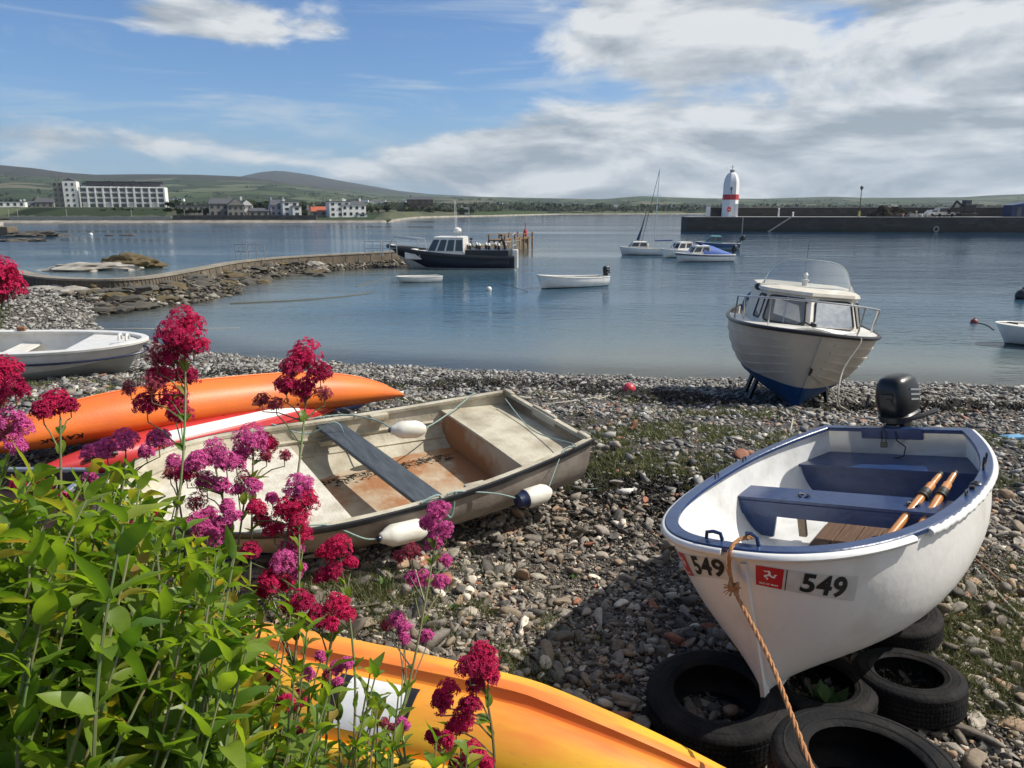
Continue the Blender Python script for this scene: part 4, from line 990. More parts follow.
for u in (.47, .53, .645): v = [Vector((.018 * math.cos(a), .018 * math.sin(a))) for a in [2 * math.pi * k / 14 for k in range(14)]]; kdecal(K1, r1, L1, u, -.0 + .59 if u < .6 else .565, v, [tuple(range(14))], .004, M['ink'], 'fitting', (1, 1), PER)
v, f = text_verts('KAYAK', .11, bold=.003); kdecal(K1, r1, L1, .17, .57, v, f, .005, M['ink'], 'lettering', (-1, 1), PER)
for a_ in (.20, .30):
    m = MB(); m.tube([ksurf(r1, L1, u, a_, .004) for u in [.06 + .88 * k / 40 for k in range(41)]], .012, 6); m.build('keel_ridge', M['orange'], K1, smooth=True)
m = MB(); p_ = [ksurf(r1, L1, .10 + .03 * k, .0, .02) for k in range(3)]; m.tube(p_, .018, 6); m.build('carry_handle', M['ink'], K1, smooth=True)
ka, kb = at(30, 478, z=2.22), at(345, 404, z=2.02)
K2, r2, L2 = kayak('kayak', 'red kayak with a white stripe under the orange kayak', ka, kb, .70, .20, .18, M['red_kayak'], roll=R(-10), rock=.04, sq=2.4)
def stripe(t, ring, L, u0, u1, a0, a1, mt, nm, off=.004):
    mb = MB(); rows = []; 
    for k in range(31):
        u = u0 + (u1 - u0) * k / 30; rows.append([ksurf(ring, L, u, a0 + (a1 - a0) * j / 4, off) for j in range(5)])
    mb.loft(rows, cap=False, ringclosed=False); return mb.build(nm, mt, t, smooth=True, normals=False)
stripe(K2, r2, L2, .30, .74, .44, .35, M['white_paint'], 'white_stripe'); stripe(K2, r2, L2, .30, .80, .46, .50, M['red_kayak'], 'raised_band', .012)
stripe(K2, r2, L2, .70, .995, .25, .56, M['peach'], 'orange_end')
m = MB(); m.tube([ksurf(r2, L2, .10, .45, .02), ksurf(r2, L2, .13, .42, .05), ksurf(r2, L2, .17, .45, .02)], .02, 8); m.build('carry_handle', M['ink'], K2, smooth=True)
ka, kb = at(262, 414, z=1.9), at(372, 400, z=1.82)
K3, r3, L3 = kayak('kayak', 'dark blue kayak end poking out beside the red kayak', ka, kb, .58, .10, .14, M['navy'], roll=0, rock=.06)
m = MB(); m.tube([ksurf(r3, L3, .80, .45, .004), ksurf(r3, L3, .88, .45, .004), ksurf(r3, L3, .95, .45, .004)], .012, 6); m.build('deck_edge', mat('blue_rim', (.05, .10, .28), .4), K3, smooth=True)

# foreground kayak, upside down, with moulded ridges
def fgkayak():
    t = thing('kayak', 'large yellow and orange kayak with a white panel in the foreground', 'kayak', (1.21, 2.25, 2.36)); t.rotation_euler = (R(3), R(1.0), R(160.5))
    L = 3.6
    prof = [(-1.0, -.06), (-1.02, .0), (-.985, .03), (-.90, .045), (-.865, .040), (-.85, .018), (-.82, .016), (-.80, .055), (-.76, .085), (-.66, .125), (-.52, .165), (-.38, .19), (-.24, .195), (-.15, .185), (-.115, .20), (-.09, .232), (.0, .245), (.09, .232), (.115, .20), (.15, .185), (.24, .195), (.38, .19), (.52, .165), (.66, .125), (.76, .085), (.80, .055), (.82, .016), (.85, .018), (.865, .040), (.90, .045), (.985, .03), (1.02, .0), (1.0, -.06)]
    def ring(u):
        w = .385 * (1 - (1 - min(1, u / .62)) ** 2.15) ** .72 if u < .62 else .385 * (1 - .25 * ((u - .62) / .38) ** 2)
        w = max(w, .012); k = min(1, .25 + 2.2 * u) ; zc = .16 * max(0, 1 - u / .45) ** 2.0
        r = [Vector((u * L, y * w, (z * k - zc * 1.0) + .02 + .0)) for y, z in prof]
        # smooth the ridges away toward the end
        return r
    m = MB(); rg = [ring((i / 60) ** 1.25) for i in range(61)]; m.loft(rg, cap=False, ringclosed=False)
    nk = len(prof) - 1
    m.m = []
    for i in range(60):
        for k in range(nk):
            yc = abs(prof[k][0] + prof[k + 1][0]) / 2; m.m.append(0)
    m.build('hull', M['fg'], t, smooth=True, angle=50)
    def band(u0, u1, y0, y1, mt, nm, off=.004, n=16):
        mb = MB(); rows = []
        for i in range(n + 1):
            u = u0 + (u1 - u0) * i / n; r = ring(u); ys = [p[0] for p in prof]; row = []
            for j in range(13):
                yy = y0 + (y1 - y0) * j / 12; k = max(q for q in range(nk) if ys[q] <= yy or q == 1); k = min(k, nk - 1); ft = (yy - ys[k]) / max(1e-6, ys[k + 1] - ys[k]); p = r[k].lerp(r[k + 1], max(0, min(1, ft))); row.append(p + Vector((0, 0, off)))
            rows.append(row)
        mb.loft(rows, cap=False, ringclosed=False); return mb.build(nm, mt, t, smooth=True, normals=False)
    return t, band, L
def fgmat():
    m = bpy.data.materials.new('marbled_kayak_plastic'); m.use_nodes = True; nt = m.node_tree; L = nt.links.new; b = nt.nodes['Principled BSDF']; b.inputs['Roughness'].default_value = .48
    tc = nt.nodes.new('ShaderNodeTexCoord'); sp = nt.nodes.new('ShaderNodeSeparateXYZ'); L(tc.outputs['Object'], sp.inputs[0])
    mp = nt.nodes.new('ShaderNodeMapping'); mp.inputs['Scale'].default_value = (.55, 3.2, 3); L(tc.outputs['Object'], mp.inputs[0])
    n = nt.nodes.new('ShaderNodeTexNoise'); n.inputs['Scale'].default_value = 2.2; n.inputs['Detail'].default_value = 4; L(mp.outputs[0], n.inputs[0])
    ab = nt.nodes.new('ShaderNodeMath'); ab.operation = 'ABSOLUTE'; L(sp.outputs[1], ab.inputs[0])
    ad = nt.nodes.new('ShaderNodeMath'); ad.operation = 'MULTIPLY_ADD'; L(ab.outputs[0], ad.inputs[0]); ad.inputs[1].default_value = 1.0; L(n.outputs[0], ad.inputs[2])
    rp = nt.nodes.new('ShaderNodeValToRGB'); L(ad.outputs[0], rp.inputs[0]); e = rp.color_ramp.elements
    e[0].position = .40; e[0].color = (.72, .18, .03, 1); e[1].position = .76; e[1].color = (.82, .45, .03, 1); q = e.new(.56); q.color = (.80, .29, .035, 1)
    m3 = nt.nodes.new('ShaderNodeMapping'); m3.inputs['Scale'].default_value = (2.5, 30, 20); m3.inputs['Rotation'].default_value = (0, 0, .12); L(tc.outputs['Object'], m3.inputs[0])
    n3 = nt.nodes.new('ShaderNodeTexNoise'); n3.inputs['Scale'].default_value = 3; n3.inputs['Detail'].default_value = 12; n3.inputs['Roughness'].default_value = .7; L(m3.outputs[0], n3.inputs[0])
    r3 = nt.nodes.new('ShaderNodeMapRange'); L(n3.outputs[0], r3.inputs[0]); r3.inputs[1].default_value = .56; r3.inputs[2].default_value = .72; r3.inputs[3].default_value = 0; r3.inputs[4].default_value = .5
    x3 = nt.nodes.new('ShaderNodeMix'); x3.data_type = 'RGBA'; L(r3.outputs[0], x3.inputs[0]); L(rp.outputs[0], x3.inputs[6]); x3.inputs[7].default_value = (.50, .20, .07, 1); L(x3.outputs[2], b.inputs['Base Color'])
    n2 = nt.nodes.new('ShaderNodeTexNoise'); n2.inputs['Scale'].default_value = 260; L(tc.outputs['Object'], n2.inputs[0]); bp = nt.nodes.new('ShaderNodeBump'); bp.inputs['Strength'].default_value = .12; bp.inputs['Distance'].default_value = .002; L(n2.outputs[0], bp.inputs['Height']); L(bp.outputs[0], b.inputs['Normal'])
    return m
M['fg'] = fgmat()
KF, kband, LF = fgkayak()
pn = kband(.47, .545, .30, .78, M['white_paint'], 'white_panel', .006); 
o_ = kband(.458, .47, .30, .78, M['ink'], 'black_edge', .005); o_ = kband(.545, .562, .30, .78, M['ink'], 'black_edge', .005)
kband(.66, .72, .62, .80, M['white_paint'], 'white_panel', .006)

# ------------------------------------------------------------------ maroon boat with bright metal rim, left edge behind the flowers
def edgeboat():
    H = Hull(L=3.4, B=.70, wt=.55, tm=.5, p=2.2, q=1.7, zs=.42, zb=.52, n=3, rake=.2, keel=.1)
    t = thing('maroon_boat', 'maroon open boat with a bright metal rim, at the left edge behind the flowers', 'boat')
    a = at(90, 470, z=2.5); place(t, (a.x + .10, a.y - .55, 2.08), R(188), 0, 0)
    m = MB(); H.shell(m, 30, 10); m.build('hull', M['maroon'], t, smooth=True, angle=60)
    m = MB(); H.shell(m, 30, 10, ins=.02, bot=.04); m.build('inner_shell', M['maroon'], t, smooth=True, angle=60)
    m = MB(); sweep(m, resample(H.sheer(40), .05), rect(-.02, .025, -.02, .015, .005)); m.build('metal_rim', M['alu'], t, smooth=True)
    m = MB(); H.deckp(m, .40, .48, .30, .02, .02, .04, n=3); m.build('thwart', M['slate_board'], t)
edgeboat()

# ------------------------------------------------------------------ white boat left, behind
def leftboat():
    H = Hull(L=4.6, B=.86, wt=.70, tm=.5, p=2.2, q=1.8, zs=.70, zb=.88, n=2.8, rake=.4, keel=.25, keelp=4, flare=.8, vee=3)
    t = thing('open_boat', 'white and grey open boat hauled onto the pebbles at the left edge', 'boat')
    a = at(150, 370, z=1.5); zg = gzz(a.x - 1, a.y)
    place(t, (a.x - 4.58, a.y - .35, zg + .06), R(4), R(2.5), R(5))
    grey = mat('pale_grey_gelcoat', (.42, .42, .39), .45, var=.2, vscale=3); wh = M['cabin_white']
    m = MB()
    for k in range(4): m.k = 0
    m.k = 0; rings = H.shell(m, 30, 16)
    nf = (len(rings[0]) - 1)
    for i, f_ in enumerate(range(30 * nf)):
        c = f_ % nf; c = min(c, nf - 1 - c); m.m[i] = 1 if c <= 4 else 0
    m.build('hull', [grey, wh], t, smooth=True, angle=60)
    m = MB(); H.shell(m, 30, 10, ins=.04, bot=.1); m.build('inner_shell', wh, t, smooth=True, angle=60)
    P = resample(H.sheer(40), .06)
    m = MB(); sweep(m, P, rect(-.10, .03, -.03, .03, .01)); m.build('gunwale', wh, t, smooth=True)
    m = MB(); sweep(m, [p - Vector((0, 0, .20)) for p in P], round_prof(.022, .02, 6, .0)); m.build('rubbing_band', M['navy'], t, smooth=True)
    m = MB(); kp = [H.pt(q / 20 * .93, 0) for q in range(21)]
    m.loft([[p + Vector((0, dy, dz)) for dy, dz in ((-.03, .05), (.03, .05), (.02, -.12), (-.02, -.12))] for p in kp]); m.build('keel', grey, t)
    m = MB(); H.deckp(m, .75, .98, lambda q: H.zsh(q) - .03, .03, .04, .1, n=8); m.build('foredeck', wh, t)
    m = MB(); H.deckp(m, .01, .13, H.zs - .03, .03, .04, .1, n=3); m.build('stern_deck', wh, t)
    for sd in (1, -1):
        m = MB(); m.tube([Vector((H.L - .28 - .13 * (sd > 0), -.14, H.zb)) + Vector((0, sd * .07 * math.cos(a), .11 * math.sin(a) + .02)) for a in [math.pi * k / 10 for k in range(11)]], .022, 8); m.build('stern_hoop', wh, t, smooth=True)
    m = MB(); m.box((1.9, H.w(.45) - .05, H.zs + .09), (.16, .08, .10), bev=.02); m.build('rowlock_block', M['rust'], t)
    m = MB(); H.deckp(m, .42, .50, .52, .03, .04, .1, n=3); m.build('thwart', wh, t)
    for tt, sd in ((.10, .8), (.6, .8)):
        pass
leftboat()

# ------------------------------------------------------------------ cabin boat standing on the beach
def two_tone(name, top, bottom, z, rough=.45):
    m = bpy.data.materials.new(name); m.use_nodes = True; nt = m.node_tree; L = nt.links.new; b = nt.nodes['Principled BSDF']; b.inputs['Roughness'].default_value = rough
    tc = nt.nodes.new('ShaderNodeTexCoord'); sp = nt.nodes.new('ShaderNodeSeparateXYZ'); L(tc.outputs['Object'], sp.inputs[0])
    g = nt.nodes.new('ShaderNodeMath'); g.operation = 'GREATER_THAN'; L(sp.outputs[2], g.inputs[0]); g.inputs[1].default_value = z
    n = nt.nodes.new('ShaderNodeTexNoise'); n.inputs['Scale'].default_value = 2.5; n.inputs['Detail'].default_value = 7; L(tc.outputs['Object'], n.inputs[0])
    mr = nt.nodes.new('ShaderNodeMapRange'); L(n.outputs[0], mr.inputs[0]); mr.inputs[3].default_value = .72; mr.inputs[4].default_value = 1.2
    mx = nt.nodes.new('ShaderNodeMix'); mx.data_type = 'RGBA'; L(g.outputs[0], mx.inputs[0]); mx.inputs[6].default_value = (*bottom, 1); mx.inputs[7].default_value = (*top, 1)
    v = nt.nodes.new('ShaderNodeVectorMath'); v.operation = 'SCALE'; L(mx.outputs[2], v.inputs[0]); L(mr.outputs[0], v.inputs[3]); L(v.outputs[0], b.inputs['Base Color']); return m
M['cabin_cream'] = mat('aged_cabin_gelcoat', (.68, .63, .54), .4, col2=(.52, .47, .38), vscale=3, detail=9, coat=.1)
M['cabin_hull'] = two_tone('cream_and_blue_hull', (.60, .53, .43), (.015, .075, .20), .53)
def cabinboat():
    H = Hull(L=5.6, B=1.30, wt=1.05, tm=.50, p=2.3, q=2.7, zs=1.32, zb=1.52, zp=2.2, n=2.1, vee=3.4, rake=.75, keel=.10, keelp=6, flare=.95)
    t = thing('cabin_boat', 'cream cabin motorboat with blue bottom paint propped upright at the water edge', 'motorboat')
    bow = at(806, 409, z=1.15); yaw = R(-106); d = Vector((math.cos(yaw), math.sin(yaw), 0)); o = Vector((bow.x, bow.y, 1.12)) - d * (H.L - .80)
    place(t, (o.x - .19, o.y, .93), yaw, R(-1.5), R(-4.5))
    # hull: antifouling below, cream clinker strakes above
    m = MB(); N_, M_ = 36, 24; rings = H.shell(m, N_, M_)
    nf = len(rings[0]) - 1
    for i in range(N_ * nf):
        c = i % nf; c = min(c, nf - 1 - c); v = m.v[i // nf * (nf + 1) + (i % nf)]; m.m[i] = (1 if i % nf >= nf / 2 else 2) if v[2] < .50 else 0
    m.m = [0] * len(m.m); m.build('hull', M['cabin_hull'], t, smooth=True, angle=60)
    for sd in (1, -1):
        for a in (.50, .60, .70, .80, .90):
            m = MB(); rg = []
            for k in range(40):
                tt = .0 + .992 * k / 39; p = H.pt(tt, a, sd); q = H.pt(tt, a - .022, sd); nrm = Vector((0, sd, 0)); w_ = (H.pt(tt, a + .01, sd) - p).normalized()
                nn = w_.cross(H.pt(min(tt + .01, 1), a, sd) - p).normalized(); nn = nn if nn.y * sd > 0 else -nn
                rg.append([p + nn * -.01, p + nn * .012, q + nn * .014, q + nn * -.01])
            m.loft(rg); m.build('strake', M['cabin_hull'], t, smooth=False)
    m = MB(); H.shell(m, 30, 10, ins=.03, bot=.3); m.build('inner_shell', M['cabin_white'], t, smooth=True, angle=60)
    P = resample(H.sheer(50), .06)
    m = MB(); sweep(m, P, round_prof(.035, .035, 8, .015)); m.build('rubbing_band', M['black'], t, smooth=True)
    m = MB(); H.deckp(m, .40, .995, lambda q: H.zsh(q) + .005, .03, .0, .1, n=20, crown=.05); m.build('foredeck', M['cabin_white'], t, smooth=True)
    m = MB(); sp = [H.pt(.97, 0)] + [H.pt(.9995, k / 12) for k in range(13)]; m.loft([[p + Vector((-.05, -.03, 0)), p + Vector((.03, -.015, 0)), p + Vector((.03, .015, 0)), p + Vector((-.05, .03, 0))] for p in sp]); kp = [H.pt(.97 * k / 14, 0) for k in range(15)]
    m.loft([[p + Vector((0, -.03, .03)), p + Vector((0, .03, .03)), p + Vector((0, .025, -.09)), p + Vector((0, -.025, -.09))] for p in kp]); m.build('keel', M['cabin_hull'], t, smooth=True)
    # cabin: faceted house with two front windows and side windows
    zd = 1.46; zr = 2.00
    def outline(z):
        k = (z - zd) / (zr - zd); sh = .12 * k
        return [Vector((2.2, 1.0 - sh, z)), Vector((4.0 - .15 * k, .93 - sh, z)), Vector((4.40 - .32 * k, .80 - sh * .9, z)), Vector((4.80 - .42 * k, .0, z)), Vector((4.40 - .32 * k, -.80 + sh * .9, z)), Vector((4.0 - .15 * k, -.93 + sh, z)), Vector((2.2, -1.0 + sh, z))]
    CW = M['cabin_cream']
    m = MB(); m.loft([outline(zd - .1), outline(zd), outline(zr)], cap=False, ringclosed=True); m.build('cabin', CW, t)
    m = MB(); ro = [outline(zr - .0), [p + Vector((.05 if p.x > 3 else 0, math.copysign(.04, p.y) if abs(p.y) > .1 else 0, .02)) for p in outline(zr)], [p + Vector((.03 if p.x > 3 else 0, math.copysign(.02, p.y) if abs(p.y) > .1 else 0, .07)) for p in outline(zr)], [Vector((3.1 + (p.x - 3.1) * .75, p.y * .72, zr + .12)) for p in outline(zr)]]
    m.loft(ro, cap=True); m.build('cabin_roof', CW, t, smooth=True, angle=35)
    def win(i, j, u0, u1, v0, v1, mt, nm='cabin_window', bars=0):
        lo, hi = outline(zd), outline(zr)
        def q(u, v): return lo[i].lerp(lo[j], u).lerp(hi[i].lerp(hi[j], u), v)
        n_ = (q(1, 0) - q(0, 0)).cross(q(0, 1) - q(0, 0)).normalized(); c = q(.5, .5)
        if n_.dot(c - Vector((3, 0, 1.5))) < 0: n_ = -n_
        rc = .09; pts = []
        for (uc, vc, a0) in ((u1 - rc, v1 - rc * 1.3, 0), (u0 + rc, v1 - rc * 1.3, 90), (u0 + rc, v0 + rc * 1.3, 180), (u1 - rc, v0 + rc * 1.3, 270)):
            for k in range(4): a = R(a0 + 30 * k); pts.append((uc + rc * math.cos(a), vc + rc * 1.3 * math.sin(a)))
        mb = MB(); mb.add([q(u, v) + n_ * .006 for u, v in pts], [tuple(range(len(pts)))]); w_ = mb.build(nm, mt, t, normals=False)
        mb = MB(); mb.tube([q(u, v) + n_ * .008 for u, v in pts], .016, 6, closed=True); mb.build('window_seal', M['ink'], w_, smooth=True)
        if bars: mb = MB(); mb.tube([q((u0 + u1) / 2, v0) + n_ * .012, q((u0 + u1) / 2, v1) + n_ * .012], .012, 6); mb.build('window_bar', M['alu'], w_)
    win(3, 4, .10, .95, .10, .90, M['dusty_window'], bars=1); win(2, 3, .05, .90, .10, .90, M['glint_window'])
    win(4, 5, .15, .85, .15, .88, M['dusty_window']); win(1, 2, .15, .85, .15, .88, M['dusty_window'])
    # blue canopy over the cockpit behind, on hoops
    def cring(x, w, h): return [Vector((x, w * math.copysign(min(1, abs(math.cos(a)) ** .6), math.cos(a)), 1.40 + h * math.sin(a) ** .75 if 0 < a < math.pi else 1.40)) for a in [math.pi * k / 16 for k in range(17)]]
    m = MB(); m.loft([cring(2.25, 1.0, .66), cring(1.6, 1.05, .56), cring(.8, 1.0, .40), cring(.15, .98, .10)], cap=False, ringclosed=False); m.build('canvas_cover', M['canvas_blue'], t, smooth=True)
    # tall clear windscreen standing on the roof
    g_ = bpy.data.materials.new('clear_acrylic'); g_.use_nodes = True; nt = g_.node_tree; nt.nodes.clear(); ou = nt.nodes.new('ShaderNodeOutputMaterial'); mx = nt.nodes.new('ShaderNodeMixShader'); tr = nt.nodes.new('ShaderNodeBsdfTransparent'); gl = nt.nodes.new('ShaderNodeBsdfGlossy'); df = nt.nodes.new('ShaderNodeBsdfDiffuse'); m2 = nt.nodes.new('ShaderNodeMixShader')
    fr = nt.nodes.new('ShaderNodeFresnel'); fr.inputs[0].default_value = 1.5
    tr.inputs[0].default_value = (.90, .92, .92, 1); gl.inputs[1].default_value = .1; df.inputs[0].default_value = (.6, .64, .64, 1); m2.inputs[0].default_value = .24
    nt.links.new(tr.outputs[0], m2.inputs[1]); nt.links.new(df.outputs[0], m2.inputs[2]); nt.links.new(fr.outputs[0], mx.inputs[0]); nt.links.new(m2.outputs[0], mx.inputs[1]); nt.links.new(gl.outputs[0], mx.inputs[2]); nt.links.new(mx.outputs[0], ou.inputs[0])
    m = MB(); rows = []
    for k in range(33):
        v_ = -1 + 2 * k / 32; hh = .54 * (1 - abs(v_) ** 4) ** .55 + .0
        rows.append([Vector((3.95 - .45 * v_ * v_ - q / 6 * .30, .86 * v_ * (1 - .12 * q / 6), zr + .06 + hh * q / 6)) for q in range(7)])
    m.loft(rows, cap=False, ringclosed=False); ws = m.build('windscreen', g_, t, smooth=True)
    m = MB(); m.tube([r[-1] for r in rows], .010, 6); m.build('windscreen_edge', mat('acrylic_edge', (.45, .50, .50), .3), ws, smooth=True)
    # pulpit rail
    m = MB(); rail = []
    for k in range(25):
        a = -1 + 2 * k / 24; tt = .985 - .30 * abs(a) ** 1.5; p = H.pt(tt, 1, 1 if a > 0 else -1); y_ = (H.w(tt) * (1 if a > 0 else -1)) * .96
        rail.append(Vector((p.x - .05, y_, H.zsh(tt) + .50 - .06 * abs(a))))
    m.tube([rail[0] + Vector((-.35, 0, -.50))] + rail + [rail[-1] + Vector((-.35, 0, -.50))], .016, 8)
    for k in (3, 9, 15, 21): m.tube([rail[k], Vector((rail[k].x - .12, rail[k].y * .96, H.zsh(.93)))], .013, 6)
    m.build('bow_rail', M['steel'], t, smooth=True)
    m = MB(); m.lathe([(.05, 0), (.05, .10), (.07, .11), (.07, .13), (.03, .14), (.03, .2), (.045, .22), (.01, .26)], (3.35, -.05, zr + .10), 12); m.build('mast_lamp', M['cabin_white'], t, smooth=True)
    m = MB(); m.tube([(3.3, -.06, zr + .1), (3.2, -.08, zr + .95)], .004, 5); m.build('aerial', M['slate'], t)
    m = MB(); m.lathe([(.0, -.08), (.06, -.07), (.07, .02), (.04, .07)], (3.5, -.86, zr + .03), 10, M=Matrix.Rotation(R(90), 4, 'Y')); m.build('horn', M['black'], t, smooth=True)
    m = MB(); m.box((5.05, .02, 1.60), (.22, .08, .07), bev=.02); m.tube([(5.1, -.22, 1.58), (5.1, -.12, 1.63), (5.1, .0, 1.58)], .018, 8); m.build('deck_cleat', M['black'], t)
    m = MB(); m.tube([H.pt(.9995, .55) + Vector((0, 0, .05)), H.pt(.9995, .55) + Vector((.07, 0, .0)), H.pt(.9995, .5) + Vector((0, 0, -.02))], .022, 8); m.build('bow_eye', M['black'], t, smooth=True)
    # folding legs on each side
    for sd in (1, -1):
        for x_ in (3.55, 2.6):
            m = MB(); p = H.pt(x_ / H.L, .33, sd); m.beam(p + Vector((0, 0, .05)), p + Vector((.06, sd * .10, -.36)), .08, .06); m.build('support_leg', M['black'], t)
    return t, H
CB, HC = cabinboat(); FC = frame(CB)
rope('mooring_rope', [FC @ (HC.pt(.96, 1, 1) + Vector((.02, -.05, .03))), FC @ (HC.pt(.96, 1, 1) + Vector((.06, .03, -.05))), at(843, 370, d=11.6), at(838, 400, d=11.4), at(845, 409, z=1.25), at(866, 420, z=1.3)], .014, M['rope_pale'], 'pale rope hanging from the bow of the cream cabin boat', False)
rope('anchor_line', [FC @ (HC.pt(.9995, .5) + Vector((.05, 0, 0))), at(832, 392, z=1.5), at(838, 407, z=1.27)], .012, M['rope_pale'], 'thin slack line from the bow eye of the cream cabin boat', False)

# beach odds and ends
def onbeach(px, py, up=0.):
    z = 1.9
    for _ in range(8): p = at(px, py, z=z + up); z = gzz(p.x, p.y)
    return Vector((p.x, p.y, z + up))
b_ = onbeach(629, 388, .10)
t = thing('mooring_buoy', 'small red ball buoy lying on the pebbles near the water', 'buoy', b_); m = MB(); m.ball((0, 0, 0), .13, 16); m.build('ball', M['pink_buoy'], t, smooth=True); m = MB(); m.tube([(-.11, 0, -.02), (-.16, 0, -.03)], .03, 8); m.build('eye', M['pink_buoy'], t, smooth=True)
P_ = [g(.03, -1, .0)] + [onbeach(px, py, .03) for px, py in ((530, 398), (552, 399), (578, 392), (596, 398), (612, 394), (622, 390))]; rope('buoy_rope', P_, .012, M['rope_pale'], 'pale rope running from the old boat stern to the red buoy', False)
P_ = [onbeach(px, py, .03) for px, py in ((546, 404), (570, 401), (600, 396), (618, 392))]; rope('buoy_rope', P_, .010, M['rope_pale'], 'second thinner rope curving toward the red buoy', False)
P_ = [at(793, 418, z=1.8), at(789, 436, z=1.8), at(781, 450, z=2.2), wp(H549.pt(.10, 1, -1) + Vector((0, 0, .02)))]; rope('stern_rope', P_, .010, M['rope_pale'], 'short pale rope rising beside the left stern corner of the white dinghy', False)
P_ = [onbeach(px, py, .03) for px, py in ((975, 568), (995, 590), (1012, 608), (1030, 624), (1060, 650))]; rope('shore_rope', P_, .009, M['rope_pale'], 'pale rope lying on shingle at the right edge, lower one', True)
P_ = [onbeach(px, py, .03) for px, py in ((972, 556), (990, 572), (1008, 586), (1030, 598), (1060, 620))]; rope('shore_rope', P_, .007, M['rust'], 'thin dark rope lying on shingle at the right edge, upper one', False)
P_ = [onbeach(px, py, .02) for px, py in ((560, 484), (575, 486), (590, 489), (604, 487))]; rope('cord', P_, .004, M['rope_teal'], 'faded teal cord on the stones beside the old boat', False)
p = onbeach(866, 410, .0); m = MB(); m.beam(p, p + Vector((.02, 0, .28)), .04, .03); tag(m.build('wooden_peg', M['slate_board']), 'short dark peg in the pebbles behind the outboard motor', 'peg')
p = onbeach(1012, 437, .03); m = MB(); m.box(p, (.30, .12, .05), rz=.2, bev=.015); tag(m.build('litter', mat('blue_litter', (.10, .30, .50), .4), smooth=True), 'crumpled pale blue litter on shingle at the right edge', 'litter')

# ------------------------------------------------------------------ moored boats
def float_boat(name, label, cat, a, b, B, zs, zb, top, bottom=None, wl=0., group='small boats moored in the harbour', rake=.3, wt=.75, q=1.8, n=2.6, band=None, draft=.12, rim=None, keel=.12):
    """hull floating between stern point a and bow point b on the water"""
    a, b = Vector((a.x, a.y, 0)), Vector((b.x, b.y, 0)); L = (b - a).length; d = b - a
    t = thing(name, label, cat, (a.x, a.y, -draft), math.atan2(d.y, d.x), group)
    H = Hull(L=L, B=B, wt=B * wt, tm=.45, p=2.1, q=q, zs=zs + draft, zb=zb + draft, zp=2.2, n=n, vee=3, rake=rake, keel=keel, keelp=4, flare=.9)
    m = MB(); H.shell(m, 24, 10); m.build('hull', two_tone(name + '_paint', top, bottom or top, draft + wl), t, smooth=True, angle=60)
    if rake < 1: m = MB(); H.shell(m, 24, 10, ins=.03, bot=.1); m.build('inner_shell', M['cabin_white'], t, smooth=True, angle=60)
    P = resample(H.sheer(30), .12); m = MB(); sweep(m, P, rect(-.06, .025, -.02, .03, .008)); m.build('gunwale', rim or M['cabin_white'], t, smooth=True)
    if band: m = MB(); sweep(m, [p - Vector((0, 0, .10)) for p in P], rect(-.01, .02, -.05, .05, .01)); m.build('painted_band', band, t, smooth=True)
    return t, H
W0 = lambda px, py: at(px, py, z=0)
WH = (.74, .73, .70)
# white rowing boat with outboard
t, H = float_boat('motor_dinghy', 'white open dinghy with black outboard floating alone in mid harbour', 'dinghy', W0(604, 285), W0(537, 289), .78, .55, .80, WH, (.03, .09, .07), .03, rim=M['cabin_white'])
m = MB(); H.deckp(m, .35, .45, .48, .03, .03, .1, n=3); m.build('thwart', M['cabin_white'], t); m = MB(); H.deckp(m, .74, .97, lambda q: H.zsh(q) - .04, .03, .03, .1, n=6); m.build('foredeck', M['cabin_white'], t)
outboard(t, -.02, H.zs + .10, 1.25)
p_ = frame(t) @ Vector((H.L + .0, 0, H.zb - .1)); bpy.context.view_layer.update()
# small low tender
t, H = float_boat('tender', 'small low white tender floating in front of the dark charter boat', 'dinghy', W0(440, 281), W0(396, 283), .58, .34, .40, (.66, .65, .60), (.45, .46, .42), .03, rim=M['cabin_white'], wt=.85)
m = MB(); H.deckp(m, .4, .5, .32, .03, .03, .1, n=3); m.build('thwart', M['cabin_white'], t)
# boat cut by the right edge
t, H = float_boat('white_boat', 'white boat cut off by the right edge of the picture, red buoy nearby', 'boat', W0(1150, 352), W0(993, 343), .9, .62, .70, WH, (.10, .11, .10), .05, rim=M['cabin_white'], q=2.4, rake=.35)
m = MB(); m.tube([(H.L - .35, -.1, H.zb + .03), (H.L - .35, .15, H.zb + .06), (H.L - .6, .2, H.zb + .03)], .03, 6); m.build('bow_cleat', M['black'], t); m = MB(); H.deckp(m, .8, .97, lambda q: H.zsh(q) - .04, .03, .03, .1, n=6); m.build('foredeck', M['cabin_white'], t)

